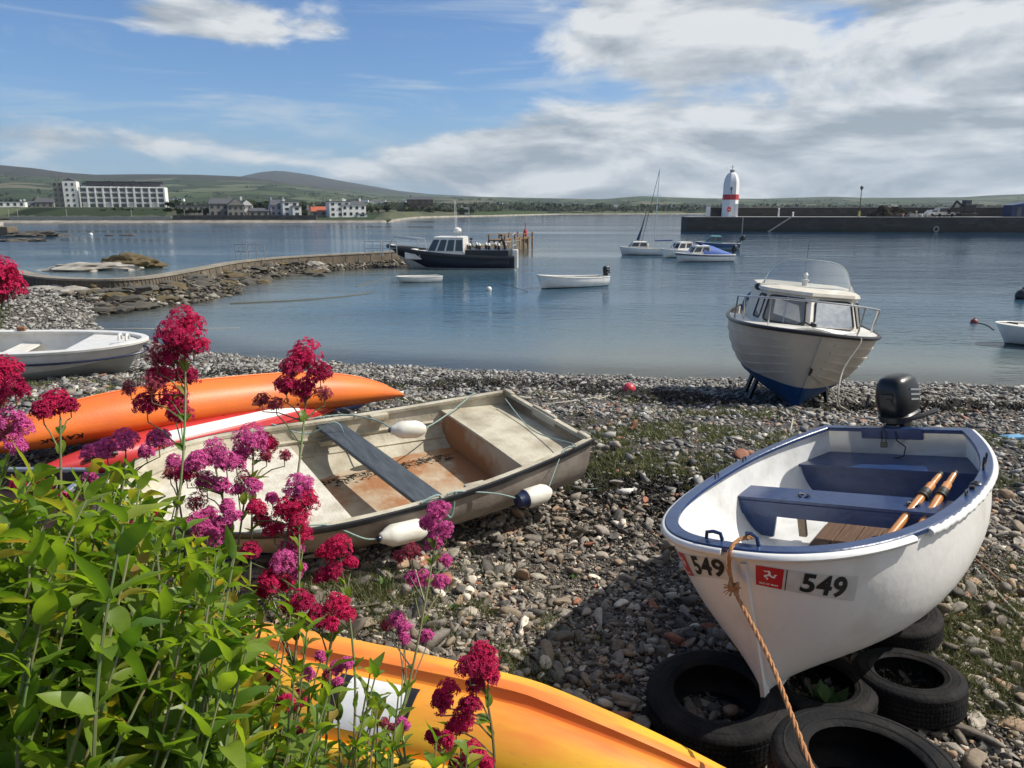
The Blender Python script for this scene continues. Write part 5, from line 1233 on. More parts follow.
def wheelhouse(t, H, x0, x1, w, zd, h, roofm, slope=.25, wins=True, m_=None, nm='cabin'):
    m_ = m_ or M['cabin_white']
    o = lambda z, k: [Vector((x0 + .05 * k, w - .10 * k, z)), Vector((x1 - slope * k, w * .82 - .10 * k, z)), Vector((x1 + .18 - slope * 1.4 * k, 0, z)), Vector((x1 - slope * k, -w * .82 + .10 * k, z)), Vector((x0 + .05 * k, -w + .10 * k, z))]
    lo, hi = o(zd, 0), o(zd + h, 1); m = MB(); m.loft([lo, hi]); c = m.build(nm, m_, t)
    m = MB(); m.loft([[p + Vector((0, 0, 0)) for p in hi], [Vector((p.x * 1.0, p.y * 1.05, p.z + .03)) for p in hi], [Vector(((x0 + x1) / 2 + (p.x - (x0 + x1) / 2) * .9, p.y * .8, p.z + .08)) for p in hi]]); m.build('roof', roofm, t, smooth=True, angle=40)
    if wins:
        for i, j, n_ in ((0, 1, max(1, int((x1 - x0) / .8))), (1, 2, 1), (2, 3, 1), (3, 4, max(1, int((x1 - x0) / .8)))):
            for k in range(n_):
                u0 = (k + .10) / n_; u1 = (k + .90) / n_
                q = lambda u, v: lo[i].lerp(lo[j], u).lerp(hi[i].lerp(hi[j], u), v)
                nn = (q(1, 0) - q(0, 0)).cross(q(0, 1) - q(0, 0)).normalized()
                if nn.dot(q(.5, .5) - Vector(((x0 + x1) / 2, 0, zd + h / 2))) < 0: nn = -nn
                m = MB(); m.add([q(u, v) + nn * .012 for u, v in ((u0, .35), (u1, .35), (u1, .9), (u0, .9))], [(0, 1, 2, 3)]); m.build('cabin_window', M['window'], c, normals=False)
    return lo, hi
# sailing cabin boat with thin mast
t, H = float_boat('sailing_boat', 'white cabin boat with a tall thin mast and dark furled sail', 'sailing boat', W0(663, 255), W0(619, 255), .95, .62, .85, WH, (.40, .40, .38), .04, band=None)
wheelhouse(t, H, H.L * .38, H.L * .80, .68, H.zsh(.6) - .02, .62, M['cabin_white'], slope=.45)
m = MB(); m.beam((H.L * .34, 0, H.zs + .3), (H.L * .62, 0, H.zs + .34), .9, .55, bev=.12); m.build('cockpit_cover', M['cream'], t, smooth=True)
m = MB(); m.tube([(H.L * .22, 0, .3), (H.L * .16, .0, 8.6)], [.055, .03], 8); m.build('mast', M['alu'], t)
m = MB(); m.tube([(H.L * .52, 0, 1.0), (H.L * .16, 0, 8.5)], .025, 6); m.tube([(H.L * .585, 0, 1.6), (H.L * .50, 0, 2.9), (H.L * .42, 0, 4.4)], [.16, .07, .03], 8); m.build('furled_sail', M['navy'], t, smooth=True)
m = MB(); m.tube([(H.L * .20, 0, 1.55), (-.9, 0, 1.6)], .06, 8); m.build('boom', M['canvas_blue'], t)
# three cuddy boats rafted near each other
t, H = float_boat('cuddy_boat', 'white cuddy boat with dark cover, behind the one with the bright blue cover', 'motorboat', W0(706, 256), W0(661, 258), .9, .6, .85, WH, (.30, .42, .40), .05)
wheelhouse(t, H, H.L * .42, H.L * .75, .72, H.zsh(.6) - .03, .75, M['cabin_white'], slope=.5)
m = MB(); m.loft([[Vector((x, w * math.cos(a), H.zs + h * math.sin(a))) for a in [math.pi * k / 10 for k in range(11)]] for x, w, h in ((H.L * .44, .72, .95), (H.L * .2, .75, .6), (.1, .7, .1))], cap=False, ringclosed=False); m.build('canvas_cover', M['navy'], t, smooth=True)
t, H = float_boat('cuddy_boat', 'white cuddy boat under a bright blue cover, nearest of the moored trio', 'motorboat', W0(731, 261), W0(675, 262), .95, .6, .8, WH, (.36, .38, .36), .05, band=M['navy'])
wheelhouse(t, H, H.L * .45, H.L * .78, .74, H.zsh(.6) - .03, .72, M['cabin_white'], slope=.55)
m = MB(); m.loft([[Vector((x, w * math.cos(a), H.zs + h * math.sin(a))) for a in [math.pi * k / 10 for k in range(11)]] for x, w, h in ((H.L * .56, .74, 1.0), (H.L * .35, .8, .75), (.25, .74, .12))], cap=False, ringclosed=False); m.build('canvas_cover', mat('bright_blue_canvas', (.03, .09, .33), .7), t, smooth=True)
outboard(t, -.02, H.zs + .30, 1.5, tilt=R(-25))
t, H = float_boat('cuddy_boat', 'dark blue cuddy boat with teal cabin, furthest of the moored trio', 'motorboat', W0(738, 250), W0(695, 250), 1.0, .75, .95, (.03, .07, .17), (.25, .33, .36), .30)
wheelhouse(t, H, H.L * .42, H.L * .75, .75, H.zsh(.6) - .03, .75, mat('teal_roof', (.08, .26, .28), .5), slope=.4, m_=mat('teal_cabin', (.07, .20, .24), .5))
outboard(t, -.1, H.zs + .5, 1.6, tilt=R(-50))

# charter dive boat alongside the breakwater
def person(name, label, loc, rz, mt, pose='stand', h=1.75, parent=None, lean=0., hat=None):
    t = thing(name, label, 'person', loc, rz)
    bm = bmesh.new(); s_ = h / 1.75; V = []; Rr = []
    def v(x, y, z, r): V.append(bm.verts.new((x * s_, y * s_, z * s_))); Rr.append(r * s_); return V[-1]
    l = lean
    pel = v(0, 0, .95, .15); wa = v(.02 + l * .1, 0, 1.12, .135); ch = v(.02 + l * .3, 0, 1.34, .165); nk = v(.03 + l * .4, 0, 1.50, .065); hd = v(.05 + l * .45, 0, 1.62, .10); ht = v(.05 + l * .46, 0, 1.70, .085)
    for a, b in ((pel, wa), (wa, ch), (ch, nk), (nk, hd), (hd, ht)): bm.edges.new((a, b))
    for sd in (1, -1):
        sh = v(.02 + l * .35, sd * .19, 1.43, .07); e = v(.06 + l * .5, sd * .27, 1.18, .05); w = v(.25 + l * .6, sd * .22, 1.02, .036); hn = v(.33 + l * .6, sd * .20, .98, .04)
        hp = v(0, sd * .09, .88, .10); kn = v(.04, sd * .11, .50, .068); an = v(-.02, sd * .12, .09, .045); ft = v(.14, sd * .13, .04, .045)
        for a, b in ((ch, sh), (sh, e), (e, w), (w, hn), (pel, hp), (hp, kn), (kn, an), (an, ft)): bm.edges.new((a, b))
    me = bpy.data.meshes.new('body'); bm.to_mesh(me); bm.free()
    o = bpy.data.objects.new('body', me); COL.objects.link(o)
    md = o.modifiers.new('s', 'SKIN'); sk = me.skin_vertices[0].data if me.skin_vertices else None
    if sk is None:
        bm = bmesh.new(); bm.from_mesh(me); bm.verts.layers.skin.verify(); bm.to_mesh(me); bm.free(); sk = me.skin_vertices[0].data
    for k, r in enumerate(Rr): sk[k].radius = (r, r)
    sk[0].use_root = True; o.modifiers.new('u', 'SUBSURF').levels = 1
    bpy.context.view_layer.update(); ev = o.evaluated_get(bpy.context.evaluated_depsgraph_get()); m2 = bpy.data.meshes.new_from_object(ev); bpy.data.objects.remove(o)
    m2.materials.clear(); m2.materials.append(mt); m2.materials.append(M['skin'])
    for p in m2.polygons:
        c = p.center; p.use_smooth = True
        p.material_index = 1 if c.z > 1.535 * s_ else 0
    b = bpy.data.objects.new('body', m2); COL.objects.link(b); b.parent = t
    m = MB(); m.ball(((.035 + l * .45) * s_, 0, 1.66 * s_), .118 * s_, 10, (1, .95, .9)); m.build('hair', hat or M['clothes_dark'], t, smooth=True)
    return t
a, b = W0(516, 268.5), W0(389, 267.5); 
t, H = float_boat('charter_boat', 'long dark blue and white charter boat alongside the low breakwater', 'charter boat', a, b, 1.75, .95, 1.75, (.008, .011, .026), (.50, .50, .48), .10, group=None, rake=1.9, wt=.86, q=1.7, n=2.8, draft=.4, rim=M['black'], keel=.3)
CHT, CHH = t, H
m = MB(); sweep(m, [p - Vector((0, 0, .05)) for p in resample(H.sheer(30, transom=False), .2, closed=False)], round_prof(.11, .17, 10, .05), closed=False); m.build('tube_collar', M['black'], t, smooth=True)
m = MB(); H.deckp(m, .02, .97, lambda q: H.zsh(q) - .18, .05, .05, .3, n=12); m.build('deck', M['cabin_white'], t)
for sd in (1, -1):
    m = MB(); m.loft([[H.pt(q, a_, sd) + Vector((.0, sd * .02, 0)) for a_ in (.02, .2, .4, .62 - .5 * max(0, (.84 - q) / .24))] for q in [.60 + .385 * k / 12 for k in range(13)]], cap=False, ringclosed=False); m.build('white_bow_panel', M['cabin_white'], t, smooth=True)
L_ = H.L
wheelhouse(t, H, L_ * .385, L_ * .70, 1.35, 1.25, 1.55, M['cabin_white'], slope=.85)
m = MB(); m.beam((L_ * .37, 0, 1.35), (L_ * .84, 0, 1.45), 2.7, .6, bev=.1); m.build('coachroof', M['cabin_white'], t, smooth=True)
m = MB(); m.box((L_ * .205, 0, 1.35), (L_ * .33, 3.3, 1.1), bev=.06); m.build('dark_side_screen', M['black'], t)
for k in range(3):
    m = MB(); m.beam((L_ * .43, (k - 1) * .4, 2.6), (L_ * .43, (k - 1) * .4, 3.3 + .3 * (k == 1)), .05, .05); m.build('aerial_post', M['steel'], t)
m = MB(); m.lathe([(.0, 0), (.25, .02), (.33, .15), (.28, .32), (.08, .42)], (L_ * .45, .1, 3.15), 14); m.build('radar_dome', M['cabin_white'], t, smooth=True)
m = MB(); m.beam((L_ * .45, -.5, 3.05), (L_ * .45, .6, 3.05), .1, .1); m.beam((L_ * .45, -.5, 2.5), (L_ * .45, -.5, 3.1), .05, .05); m.beam((L_ * .45, .6, 2.5), (L_ * .45, .6, 3.1), .05, .05); m.build('mast_frame', M['steel'], t)
for dy in (-.35, .25): m = MB(); m.tube([(L_ * .46, dy, 3.0), (L_ * .47, dy, 5.6)], .02, 5); m.build('whip_aerial', M['cabin_white'], t)
for k in range(9):
    u_ = .09 + .037 * k; yy = .55 if k % 2 else -.55
    c = thing('dive_cylinder', ('rearmost', 'second', 'third', 'fourth', 'fifth', 'sixth', 'seventh', 'eighth', 'ninth')[k] + ' scuba cylinder counted from the stern of the charter boat', 'cylinder', tuple(frame(t) @ Vector((L_ * u_, yy, 1.78))), 0, 'dive cylinders racked on the charter boat')
    m = MB(); m.lathe([(.10, 0), (.11, .02), (.11, .42), (.09, .50), (.04, .54)], n=10); m.build('tank', M['black'], c, smooth=True)
    m = MB(); m.lathe([(.115, .40), (.12, .48), (.07, .56), (.02, .62)], n=10); m.build('pale_top', M['cabin_white'], c, smooth=True)
m = MB(); m.tube([(.2, 1.2, 1.0), (.15, 1.2, 3.0), (.15, .4, 3.1), (.15, -.8, 3.1), (.15, -1.2, 3.0), (.2, -1.2, 1.0)], .06, 8); m.tube([(.15, -1.2, 2.2), (.15, 1.2, 2.2)], .05, 6); m.build('stern_frame', M['steel'], t, smooth=True)
m = MB(); m.box((-.05, 1.1, 1.2), (.45, .28, 1.5), bev=.1); m.build('stern_ladder_box', M['cabin_white'], t)
for k, xx in enumerate((.10, .25)):
    pass
m = MB(); m.tube([(L_ * .98, -.5, H.zb - .1), (L_ * .93, -1.0, H.zb + .7), (L_ * .74, -1.45, H.zs + 1.3), (L_ * .72, -1.45, H.zs)], .03, 6); m.tube([(L_ * .98, .5, H.zb - .1), (L_ * .93, 1.0, H.zb + .7), (L_ * .74, 1.45, H.zs + 1.3), (L_ * .72, 1.45, H.zs)], .03, 6); m.build('bow_rail', M['steel'], t, smooth=True)
m = MB(); m.ball((L_ * .80, -.3, 1.7), .34, 10, (1.3, 1, .6)); m.build('deck_bag', M['cabin_white'], t, smooth=True)
person('person', 'person in dark clothes standing at the stern of the charter boat', tuple(frame(t) @ Vector((L_ * .085, .2, 1.30))), math.pi, M['clothes_dark'], lean=.5)
person('person', 'person in dark clothes near the wheelhouse door of the charter boat', tuple(frame(t) @ Vector((L_ * .36, -.1, 1.0))), 0, M['clothes_dark'], lean=.2)
# buoys and floating lines
def buoy(px, py, r, mt, label, up=.3):
    p = W0(px, py); t = thing('mooring_buoy', label, 'buoy', (p.x, p.y, r * up)); m = MB(); m.ball((0, 0, 0), r, 14); m.build('ball', mt, t, smooth=True); m = MB(); m.tube([(0, 0, r * .9), (0, 0, r * 1.25)], r * .18, 8); m.build('eye', M['black'], t, smooth=True)
buoy(489, 290, .16, M['fender'], 'small pale grey buoy floating between the charter boat and the dinghy')
buoy(974, 323, .14, mat('dull_red', (.22, .03, .03), .5), 'small dark red buoy left of the white boat at the right edge')
buoy(1022, 299, .35, M['black'], 'dark floating lump at the right edge beyond the white boat', .5)
def wl(P, r, label): rope('mooring_line', [W0(x, y) + Vector((0, 0, .015)) for x, y in P], r, M['rope_floating'], label, False, 5)
M['rope_floating'] = mat('floating_rope', (.10, .10, .085), .8)
wl([(230, 304), (290, 301), (340, 297), (372, 293)], .04, 'dark mooring line floating in front of the low breakwater')
wl([(356, 287), (372, 282), (390, 278)], .03, 'thin mooring line leading to the charter boat bow')
rope('mooring_line', [onbeach(98, 330, .05), at(120, 329, z=.1), at(150, 329, z=.1), W0(185, 329), W0(240, 328)], .02, M['rope_pale'], 'pale line running from the left shingle into the water', False)
rope('mooring_line', [W0(605, 290) + Vector((-6.6, 0, .55)), W0(528, 292), W0(515, 294)], .015, M['rope_floating'], 'slack line from the bow of the lone white dinghy', False)
wl([(977, 323), (986, 325), (994, 330)], .02, 'short line between the dark red buoy and the white boat')

# ------------------------------------------------------------------ low breakwater, its rails, rocks
BW = [(-60, 62), (-44, 53.5), (-30.8, 44.8), (-25.5, 39.9), (-22.8, 38.2), (-20.6, 37.8), (-19.4, 38.6), (-19.0, 40.4), (-18.9, 43.2), (-18.7, 51.0), (-16.4, 56.8), (-10.4, 63.5), (-6.0, 69.5), (-1.2, 81.5), (1.6, 93)]
def wall_along(P, w, z0, z1, name, mt, label, cat, cap=None, capm=None):
    pts = smooth_path([Vector((x, y, 0)) for x, y in P], 8); mb = MB(); rg = []
    for i, p in enumerate(pts):
        tn = (pts[min(i + 1, len(pts) - 1)] - pts[max(0, i - 1)]).normalized(); nn = Vector((tn.y, -tn.x, 0))
        rg.append([p - nn * w / 2 + Vector((0, 0, z0)), p + nn * (w / 2 + .15) + Vector((0, 0, z0)), p + nn * w / 2 + Vector((0, 0, z1)), p - nn * w / 2 + Vector((0, 0, z1))])
    mb.loft(rg); t = thing(name, label, cat, (0, 0, 0)); mb.build('wall', mt, t)
    mb = MB(); mb.loft([[q[3] + (q[3] - q[2]).normalized() * .05, q[2] + (q[2] - q[3]).normalized() * .06, q[2] + (q[2] - q[3]).normalized() * .06 + Vector((0, 0, .10)), q[3] + (q[3] - q[2]).normalized() * .05 + Vector((0, 0, .10))] for q in rg]); mb.build('capping', capm or M['concrete'], t); return t, pts
M['bw_stone'] = mat('breakwater_stone', (.145, .112, .076), .9, col2=(.075, .062, .046), vscale=1.6, bump=.4, bscale=6, detail=9)
BWT, bwp = wall_along(BW, .62, -1.5, 1.0, 'breakwater', M['bw_stone'], 'low brown stone breakwater curving across the harbour at left', 'breakwater', capm=mat('breakwater_cap', (.27, .24, .19), .9, col2=(.17, .15, .12), vscale=1.5))
# joints between its blocks
for side in (1,):
    m = MB()
    for i in range(2, len(bwp) - 2, 1):
        p = bwp[i]; tn = (bwp[i + 1] - bwp[i - 1]).normalized(); nn = Vector((tn.y, -tn.x, 0))
        m.beam(p + nn * .42 + Vector((0, 0, -.5)), p + nn * .325 + Vector((0, 0, 1.0)), .05, .03, up=tuple(nn))
    o = m.build('pilaster_joints', M['dark_stone'], BWT); o['kind'] = 'stuff'
def handrail(px0, px1, py, label, z=1.1):
    a, b = at(px0, py, z=z), at(px1, py, z=z); t = thing('handrail', label, 'railing', a, group=None); d = b - a
    for k in (0, .5, 1): m = MB(); m.tube([d * k, d * k + Vector((0, 0, 1.05))], .035, 6); m.build('post', M['steel'], t)
    for h in (.55, 1.05): m = MB(); m.tube([Vector((0, 0, h)), d + Vector((0, 0, h))], .028, 6); m.build('rail', M['steel'], t)
handrail(236, 247, 259.5, 'left of the two steel handrail frames at the bend of the breakwater'); handrail(249, 265, 259, 'right of the two steel handrail frames at the bend of the breakwater')
handrail(365, 381, 255.5, 'steel handrail on the breakwater just left of the charter boat'); handrail(383, 397, 255.5, 'steel handrail on the breakwater behind the charter boat bow')
# rusty end of the breakwater
e_ = bwp[-1]; t = thing('pier_end', 'orange rusty timber and rail structure on the breakwater end', 'pier', (e_.x, e_.y, 0), R(70))
M['orange_rust'] = mat('orange_rust', (.24, .13, .055), .85, col2=(.12, .075, .04), vscale=3)
for k in range(7):
    for sd in (-1, 1): m = MB(); m.beam((-k * 1.6, sd * .95, -1), (-k * 1.6, sd * .95, 1.3 + (.55 if k % 2 == 0 else 0)), .16, .16); m.build('pile', M['orange_rust'], t)
m = MB(); m.beam((-10, 0, 1.2), (.3, 0, 1.2), 1.9, .14); m.build('decking', M['orange_rust'], t)
for sd in (-1, 1): m = MB(); m.beam((-10, sd * .95, 1.75), (.3, sd * .95, 1.75), .07, .07); m.build('rail', M['orange_rust'], t)
m = MB(); m.tube([(.1, 0, 1.2), (.1, 0, 3.0)], .06, 8); m.build('marker_post', M['red_paint'], t)
m = MB(); m.lathe([(.0, 0), (.22, .1), (.24, .6), (.1, .9)], (.1, 0, 1.3), 10); m.build('marker_topmark', M['red_paint'], t, smooth=True)
# rocks
M['rock'] = mat('shore_rock', (.10, .088, .070), .85, col2=(.055, .050, .040), vscale=2.5, bump=.6, bscale=6, detail=9)
M['rock_pale'] = mat('pale_shore_rock', (.40, .38, .34), .85, col2=(.20, .17, .13), vscale=1.5, bump=.5, bscale=6)
M['rock_weed'] = mat('weedy_rock', (.13, .095, .040), .9, col2=(.08, .06, .03), vscale=4, bump=.8, bscale=10)
def rock(p, s, mt, label, group=None, seed=0, sub=4):
    bm = bmesh.new(); bmesh.ops.create_icosphere(bm, subdivisions=sub, radius=1); off = Vector((seed * 3.1, seed * 1.7, 0))
    for v in bm.verts:
        n = mnoise.fractal(v.co * 1.5 + off, .8, 2.1, 6); v.co *= 1 + .45 * n; v.co = Vector((v.co.x * s[0], v.co.y * s[1], v.co.z * s[2]))
    me = bpy.data.meshes.new('rock'); bm.to_mesh(me); bm.free(); me.materials.append(mt); me.polygons.foreach_set('use_smooth', [True] * len(me.polygons)); me.set_sharp_from_angle(angle=R(38)); o = bpy.data.objects.new('rock', me); COL.objects.link(o); o.location = p; return tag(o, label, 'rock', group)
random.seed(5)
for k in range(95):
    u = random.uniform(0, 1); px = 95 + 235 * u; py = np.interp(px, [95, 140, 180, 225, 270, 330], [304, 301, 291, 278, 272, 268.5]) + random.uniform(-3.5, 5)
    p = at(px, py, z=.25); s_ = random.uniform(.18, .60)
    rock((p.x, p.y, max(0, gzz(p.x, p.y)) + random.uniform(-.05, .15)), (s_ * random.uniform(.9, 1.7), s_, s_ * random.uniform(.28, .5)), (mt_ := M['rock'] if random.random() < .75 else M['rock_weed']), ('dark grey' if mt_ is M['rock'] else 'orange brown weedy') + ' rock ' + ('in the jumble where the pebbles meet the low breakwater' if px < 190 else 'along the breakwater foot below the handrail frames' if px < 275 else 'along the breakwater foot towards the charter boat'), 'dark rocks below the breakwater', seed=k, sub=2)
rock(at(315, 268, z=.2), (1.0, .5, .4), M['rock_pale'], 'pale tilted rock by the foot of the breakwater left of the charter boat', seed=60)
for k, (px, py, sx_) in enumerate(((60, 286.5, 2.4), (95, 285, 2.2), (120, 284, 1.8), (150, 279, 1.6), (75, 288, 1.4), (170, 276, 1.2))):
    p = at(px, py + 3, z=.55); rock((p.x, p.y, .4), (sx_, .8, .35), M['rock_pale'], 'pale bleached rock lying along the foot of the breakwater', 'pale rocks along the breakwater foot', seed=70 + k)
p = W0(133, 268); rock((p.x, p.y, .3), (2.0, 1.1, .75), M['rock_weed'], 'orange brown weedy rock just beyond the low breakwater', seed=80)
p = W0(90, 270); rock((p.x, p.y, -.05), (3.6, 1.5, .55), M['rock_pale'], 'broad pale rock shelf just beyond the low breakwater', seed=81)
p = W0(30, 236); rock((p.x, p.y, .0), (4.5, 2.2, .9), M['rock'], 'long dark rock awash far out at the left', seed=82)
p = W0(22, 241); rock((p.x, p.y, -.1), (3.2, 1.5, .5), M['rock'], 'small dark rock awash nearer than the long one at the left', seed=83)
buoy(91, 235, .33, M['cabin_white'], 'white buoy floating beyond the breakwater at far left')
for px, s_ in ((55, 1.0), (64, .8), (126, .6), (132, .5), (110, .5)): p = W0(px, 235.5); rock((p.x, p.y, -.1), (s_ * 2, s_, .4), M['rock'], 'tiny dark rock breaking the water surface far at left', 'tiny rocks awash at far left', seed=int(px), sub=2)
t = thing('slipway_end', 'old masonry slipway end at the far left edge', 'slipway', W0(0, 235)); m = MB(); m.box((-4, 1.5, .6), (11, 3, 1.8), bev=.15); m.build('wall', M['bw_stone'], t); m = MB(); m.box((-5, 1.8, 1.8), (8, 2.4, .9), bev=.1); m.build('upper_wall', M['rock_pale'], t)

# ------------------------------------------------------------------ harbour pier with lighthouse
PA, PB = W0(687, 231.5), W0(1100, 232.5)
t = thing('stone_pier', 'long dark stone harbour pier across the bay with a parapet wall', 'pier', (PA.x, PA.y, 0), math.atan2(PB.y - PA.y, PB.x - PA.x))
PL = (PB - PA).length + 80
def pier_material():
    m = bpy.data.materials.new('pier_blocks'); m.use_nodes = True; nt = m.node_tree; L = nt.links.new; b = nt.nodes['Principled BSDF']; b.inputs['Roughness'].default_value = .9
    tc = nt.nodes.new('ShaderNodeTexCoord'); mp = nt.nodes.new('ShaderNodeMapping'); mp.inputs['Rotation'].default_value = (R(90), 0, 0); L(tc.outputs['Object'], mp.inputs[0])
    br = nt.nodes.new('ShaderNodeTexBrick'); L(mp.outputs[0], br.inputs[0]); br.inputs['Scale'].default_value = 1; br.inputs['Brick Width'].default_value = 1.6; br.inputs['Row Height'].default_value = .55; br.inputs['Mortar Size'].default_value = .03
    br.inputs['Color1'].default_value = (.055, .052, .047, 1); br.inputs['Color2'].default_value = (.034, .033, .031, 1); br.inputs['Mortar'].default_value = (.03, .028, .026, 1)
    sp = nt.nodes.new('ShaderNodeSeparateXYZ'); L(tc.outputs['Object'], sp.inputs[0]); n = nt.nodes.new('ShaderNodeTexNoise'); n.inputs['Scale'].default_value = .35; n.inputs['Detail'].default_value = 6; L(tc.outputs['Object'], n.inputs[0])
    ad = nt.nodes.new('ShaderNodeMath'); ad.operation = 'MULTIPLY_ADD'; L(n.outputs[0], ad.inputs[0]); ad.inputs[1].default_value = 1.6; L(sp.outputs[2], ad.inputs[2])
    mr = nt.nodes.new('ShaderNodeMapRange'); L(ad.outputs[0], mr.inputs[0]); mr.inputs[1].default_value = .9; mr.inputs[2].default_value = 2.0
    mx = nt.nodes.new('ShaderNodeMix'); mx.data_type = 'RGBA'; L(mr.outputs[0], mx.inputs[0]); mx.inputs[6].default_value = (.022, .024, .020, 1); L(br.outputs[0], mx.inputs[7]); L(mx.outputs[2], b.inputs['Base Color']); return m
M['pier'] = pier_material()
m = MB(); m.box((PL / 2, 5, .9), (PL, 10, 4.2), bev=.12); m.build('quay_wall', M['pier'], t)
m = MB(); m.box((PL / 2 + .0, 5, 3.03), (PL - .1, 9.9, .10)); m.build('quay_deck', M['concrete'], t)
m = MB(); m.box((PL / 2 + 3, 10.6, 2.5), (PL - 6, 1.4, 5.0)); m.build('parapet_wall', M['pier'], t)
m = MB(); m.box((PL / 2 + 3, 10.6, 5.06), (PL - 6, 1.6, .12)); m.build('parapet_coping', M['concrete'], t)
m = MB(); m.box((11.5, -.02, 1.5), (.22, .12, 3.1)); m.build('ladder_recess', M['concrete'], t)
for k, (xa, xb) in enumerate(((16.5, 21.5),)):
    m = MB(); m.beam((xa, -.15, -.3), (xb, -.15, 3.1), .3, .10, up=(0, 1, 0)); m.build('sloping_steps', M['concrete'], t)
m = MB(); m.box((5.2, 6, 4.1), (.8, .9, 2.2)); m.build('gate_pillar', M['render_white'], t)
m = MB(); m.box((8.5, 7, 3.8), (5, .8, 1.5)); m.build('low_wall', M['pier'], t)
FP = frame(t)
def onp(px, y, z=3.08):
    # position on the quay: solve along its length for the given sight line
    r_ = at(px, 215, d=1) - Vector((0, 0, CAMZ)); o_ = FP @ Vector((0, y, 0)); dd = (FP.to_3x3() @ Vector((1, 0, 0)))
    k = (o_.x * r_.y - o_.y * r_.x) / (dd.y * r_.x - dd.x * r_.y); p = o_ + dd * k; return Vector((p.x, p.y, z))
lp = onp(729.5, 5.0)
t = thing('lighthouse', 'small white bullet shaped lighthouse with a red band on the pier', 'lighthouse', lp)
m = MB(); prof = [(1.85, 0), (1.72, .25), (1.68, 5.6)]; m.lathe([(1.78, 0), (1.72, .15), (1.66, 6.8), (1.60, 7.3), (1.46, 7.95), (1.22, 8.55), (.90, 9.0), (.5, 9.25), (.2, 9.32)], n=8, M=Matrix.Rotation(R(22.5), 4, 'Z')); m.build('tower', mat('lighthouse_paint', (.74, .73, .72), .6, var=.12, vscale=.7), t, smooth=True, angle=20)
m = MB(); m.lathe([(1.71, 3.55), (1.71, 4.65)], n=8, M=Matrix.Rotation(R(22.5), 4, 'Z')); m.build('red_band', M['red_paint'], t)
m = MB(); m.lathe([(.5, 9.3), (.5, 9.75), (.35, 9.85)], n=10); m.tube([(0, 0, 9.8), (0, 0, 10.8)], .06, 6); m.beam((-.45, 0, 10.4), (.45, 0, 10.4), .08, .08); m.build('lantern', M['grey_print'], t)
m = MB(); m.lathe([(.0, 0), (.55, 0), (.55, .06), (.0, .06)], (-.70, -1.70, 1.55), 20, M=Matrix.Rotation(R(20), 4, 'Z') @ Matrix.Rotation(R(90), 4, 'X')); m.build('red_disc', M['red_paint'], t)
m = MB(); m.box((-.70, -1.80, 1.5), (.7, .03, .10), rz=R(-3)); m.build('disc_bar', M['render_white'], t)
m = MB(); m.box((-.40, -1.66, 5.9), (.34, .16, .5)); m.box((-.40, -1.66, 5.2), (.12, .10, .9)); m.build('vent_window', M['slate'], t)
m = MB(); m.box((.95, -1.5, 1.4), (.6, .5, 2.6)); m.build('door_frame', M['render_white'], t)
t = thing('street_lamp', 'tall lamp post with yellow foot standing on the pier', 'street lamp', onp(859, 2.0)); m = MB(); m.tube([(0, 0, 1.2), (0, 0, 5.4)], [.11, .07], 8); m.build('post', M['black'], t); m = MB(); m.lathe([(.30, 0), (.28, .3), (.2, 1.2)], n=8); m.build('plinth', mat('yellow_plinth', (.40, .33, .12), .8), t)
m = MB(); m.lathe([(.10, 5.4), (.34, 5.9), (.40, 6.0), (.12, 6.3), (.0, 6.4)], n=8); m.build('lantern', M['slate'], t)
# things standing on the quay
M['gear'] = mat('fishing_gear', (.020, .018, .016), 1.0, col2=(.05, .04, .03), vscale=2, bump=.6, bscale=4, spec=.1)
def heap(px, w, h, label, mt, seed=0, y=4, nm='net_heap'):
    p = onp(px, y); return rock((p.x, p.y, p.z), (w, 1.4, h), mt, label, None, seed)
o = heap(889, 3.4, 2.0, 'dark heap of fishing gear on the pier right of the lamp post', M['gear'], 3); o.name = 'gear_heap'; o['category'] = 'heap'
o = heap(876, 1.6, 1.3, 'lower end of the dark gear heap nearest the lamp post', M['gear'], 4); o.name = 'gear_heap'; o['category'] = 'heap'
o = heap(902, 2.6, 1.0, 'low brown pile of pots on the pier beside the dark heap', M['gear'], 6); o.name = 'pot_pile'; o['category'] = 'pile'
def car(px, label, paint, s=1.0, van=False, y=4):
    p = onp(px, y); t = thing('parked_car', label, 'car', p, group='vehicles parked on the pier')
    L_, hh = 4.2 * s, (1.9 if van else 1.42) * s
    side = [(-L_ / 2, .35), (-L_ / 2, .95), (-L_ * .44, 1.0), (-L_ * .36, hh * .98), (L_ * .12, hh), (L_ * .26, 1.0), (L_ * .47, .85), (L_ / 2, .6), (L_ / 2, .35)]
    m = MB(); m.prism(side, -.85 * s, .85 * s, M=Matrix.Rotation(R(90), 4, 'X')); m.build('body', paint, t)
    m = MB()
    for sd in (-1, 1): m = MB(); m.prism([(-L_ * .34, 1.02), (-L_ * .31, hh * .92), (L_ * .10, hh * .94), (L_ * .21, 1.02)], -.01, .01, M=Matrix.Translation((0, sd * .862 * s, 0)) @ Matrix.Rotation(R(90), 4, 'X')); m.build('side_window', M['window'], t)
    for x_ in (-L_ * .31, L_ * .31):
        for sd in (-1, 1): m = MB(); m.lathe([(.1, -.1), (.33, -.1), (.33, .1), (.1, .1)], (x_, sd * .78 * s, .33), 14, M=Matrix.Rotation(R(90), 4, 'X')); m.build('wheel', M['rubber'], t)
car(936, 'small white car parked on the pier', M['cabin_white']); car(943.5, 'pale grey van parked just right of the white car on the pier', M['cream'], 1.0, True)
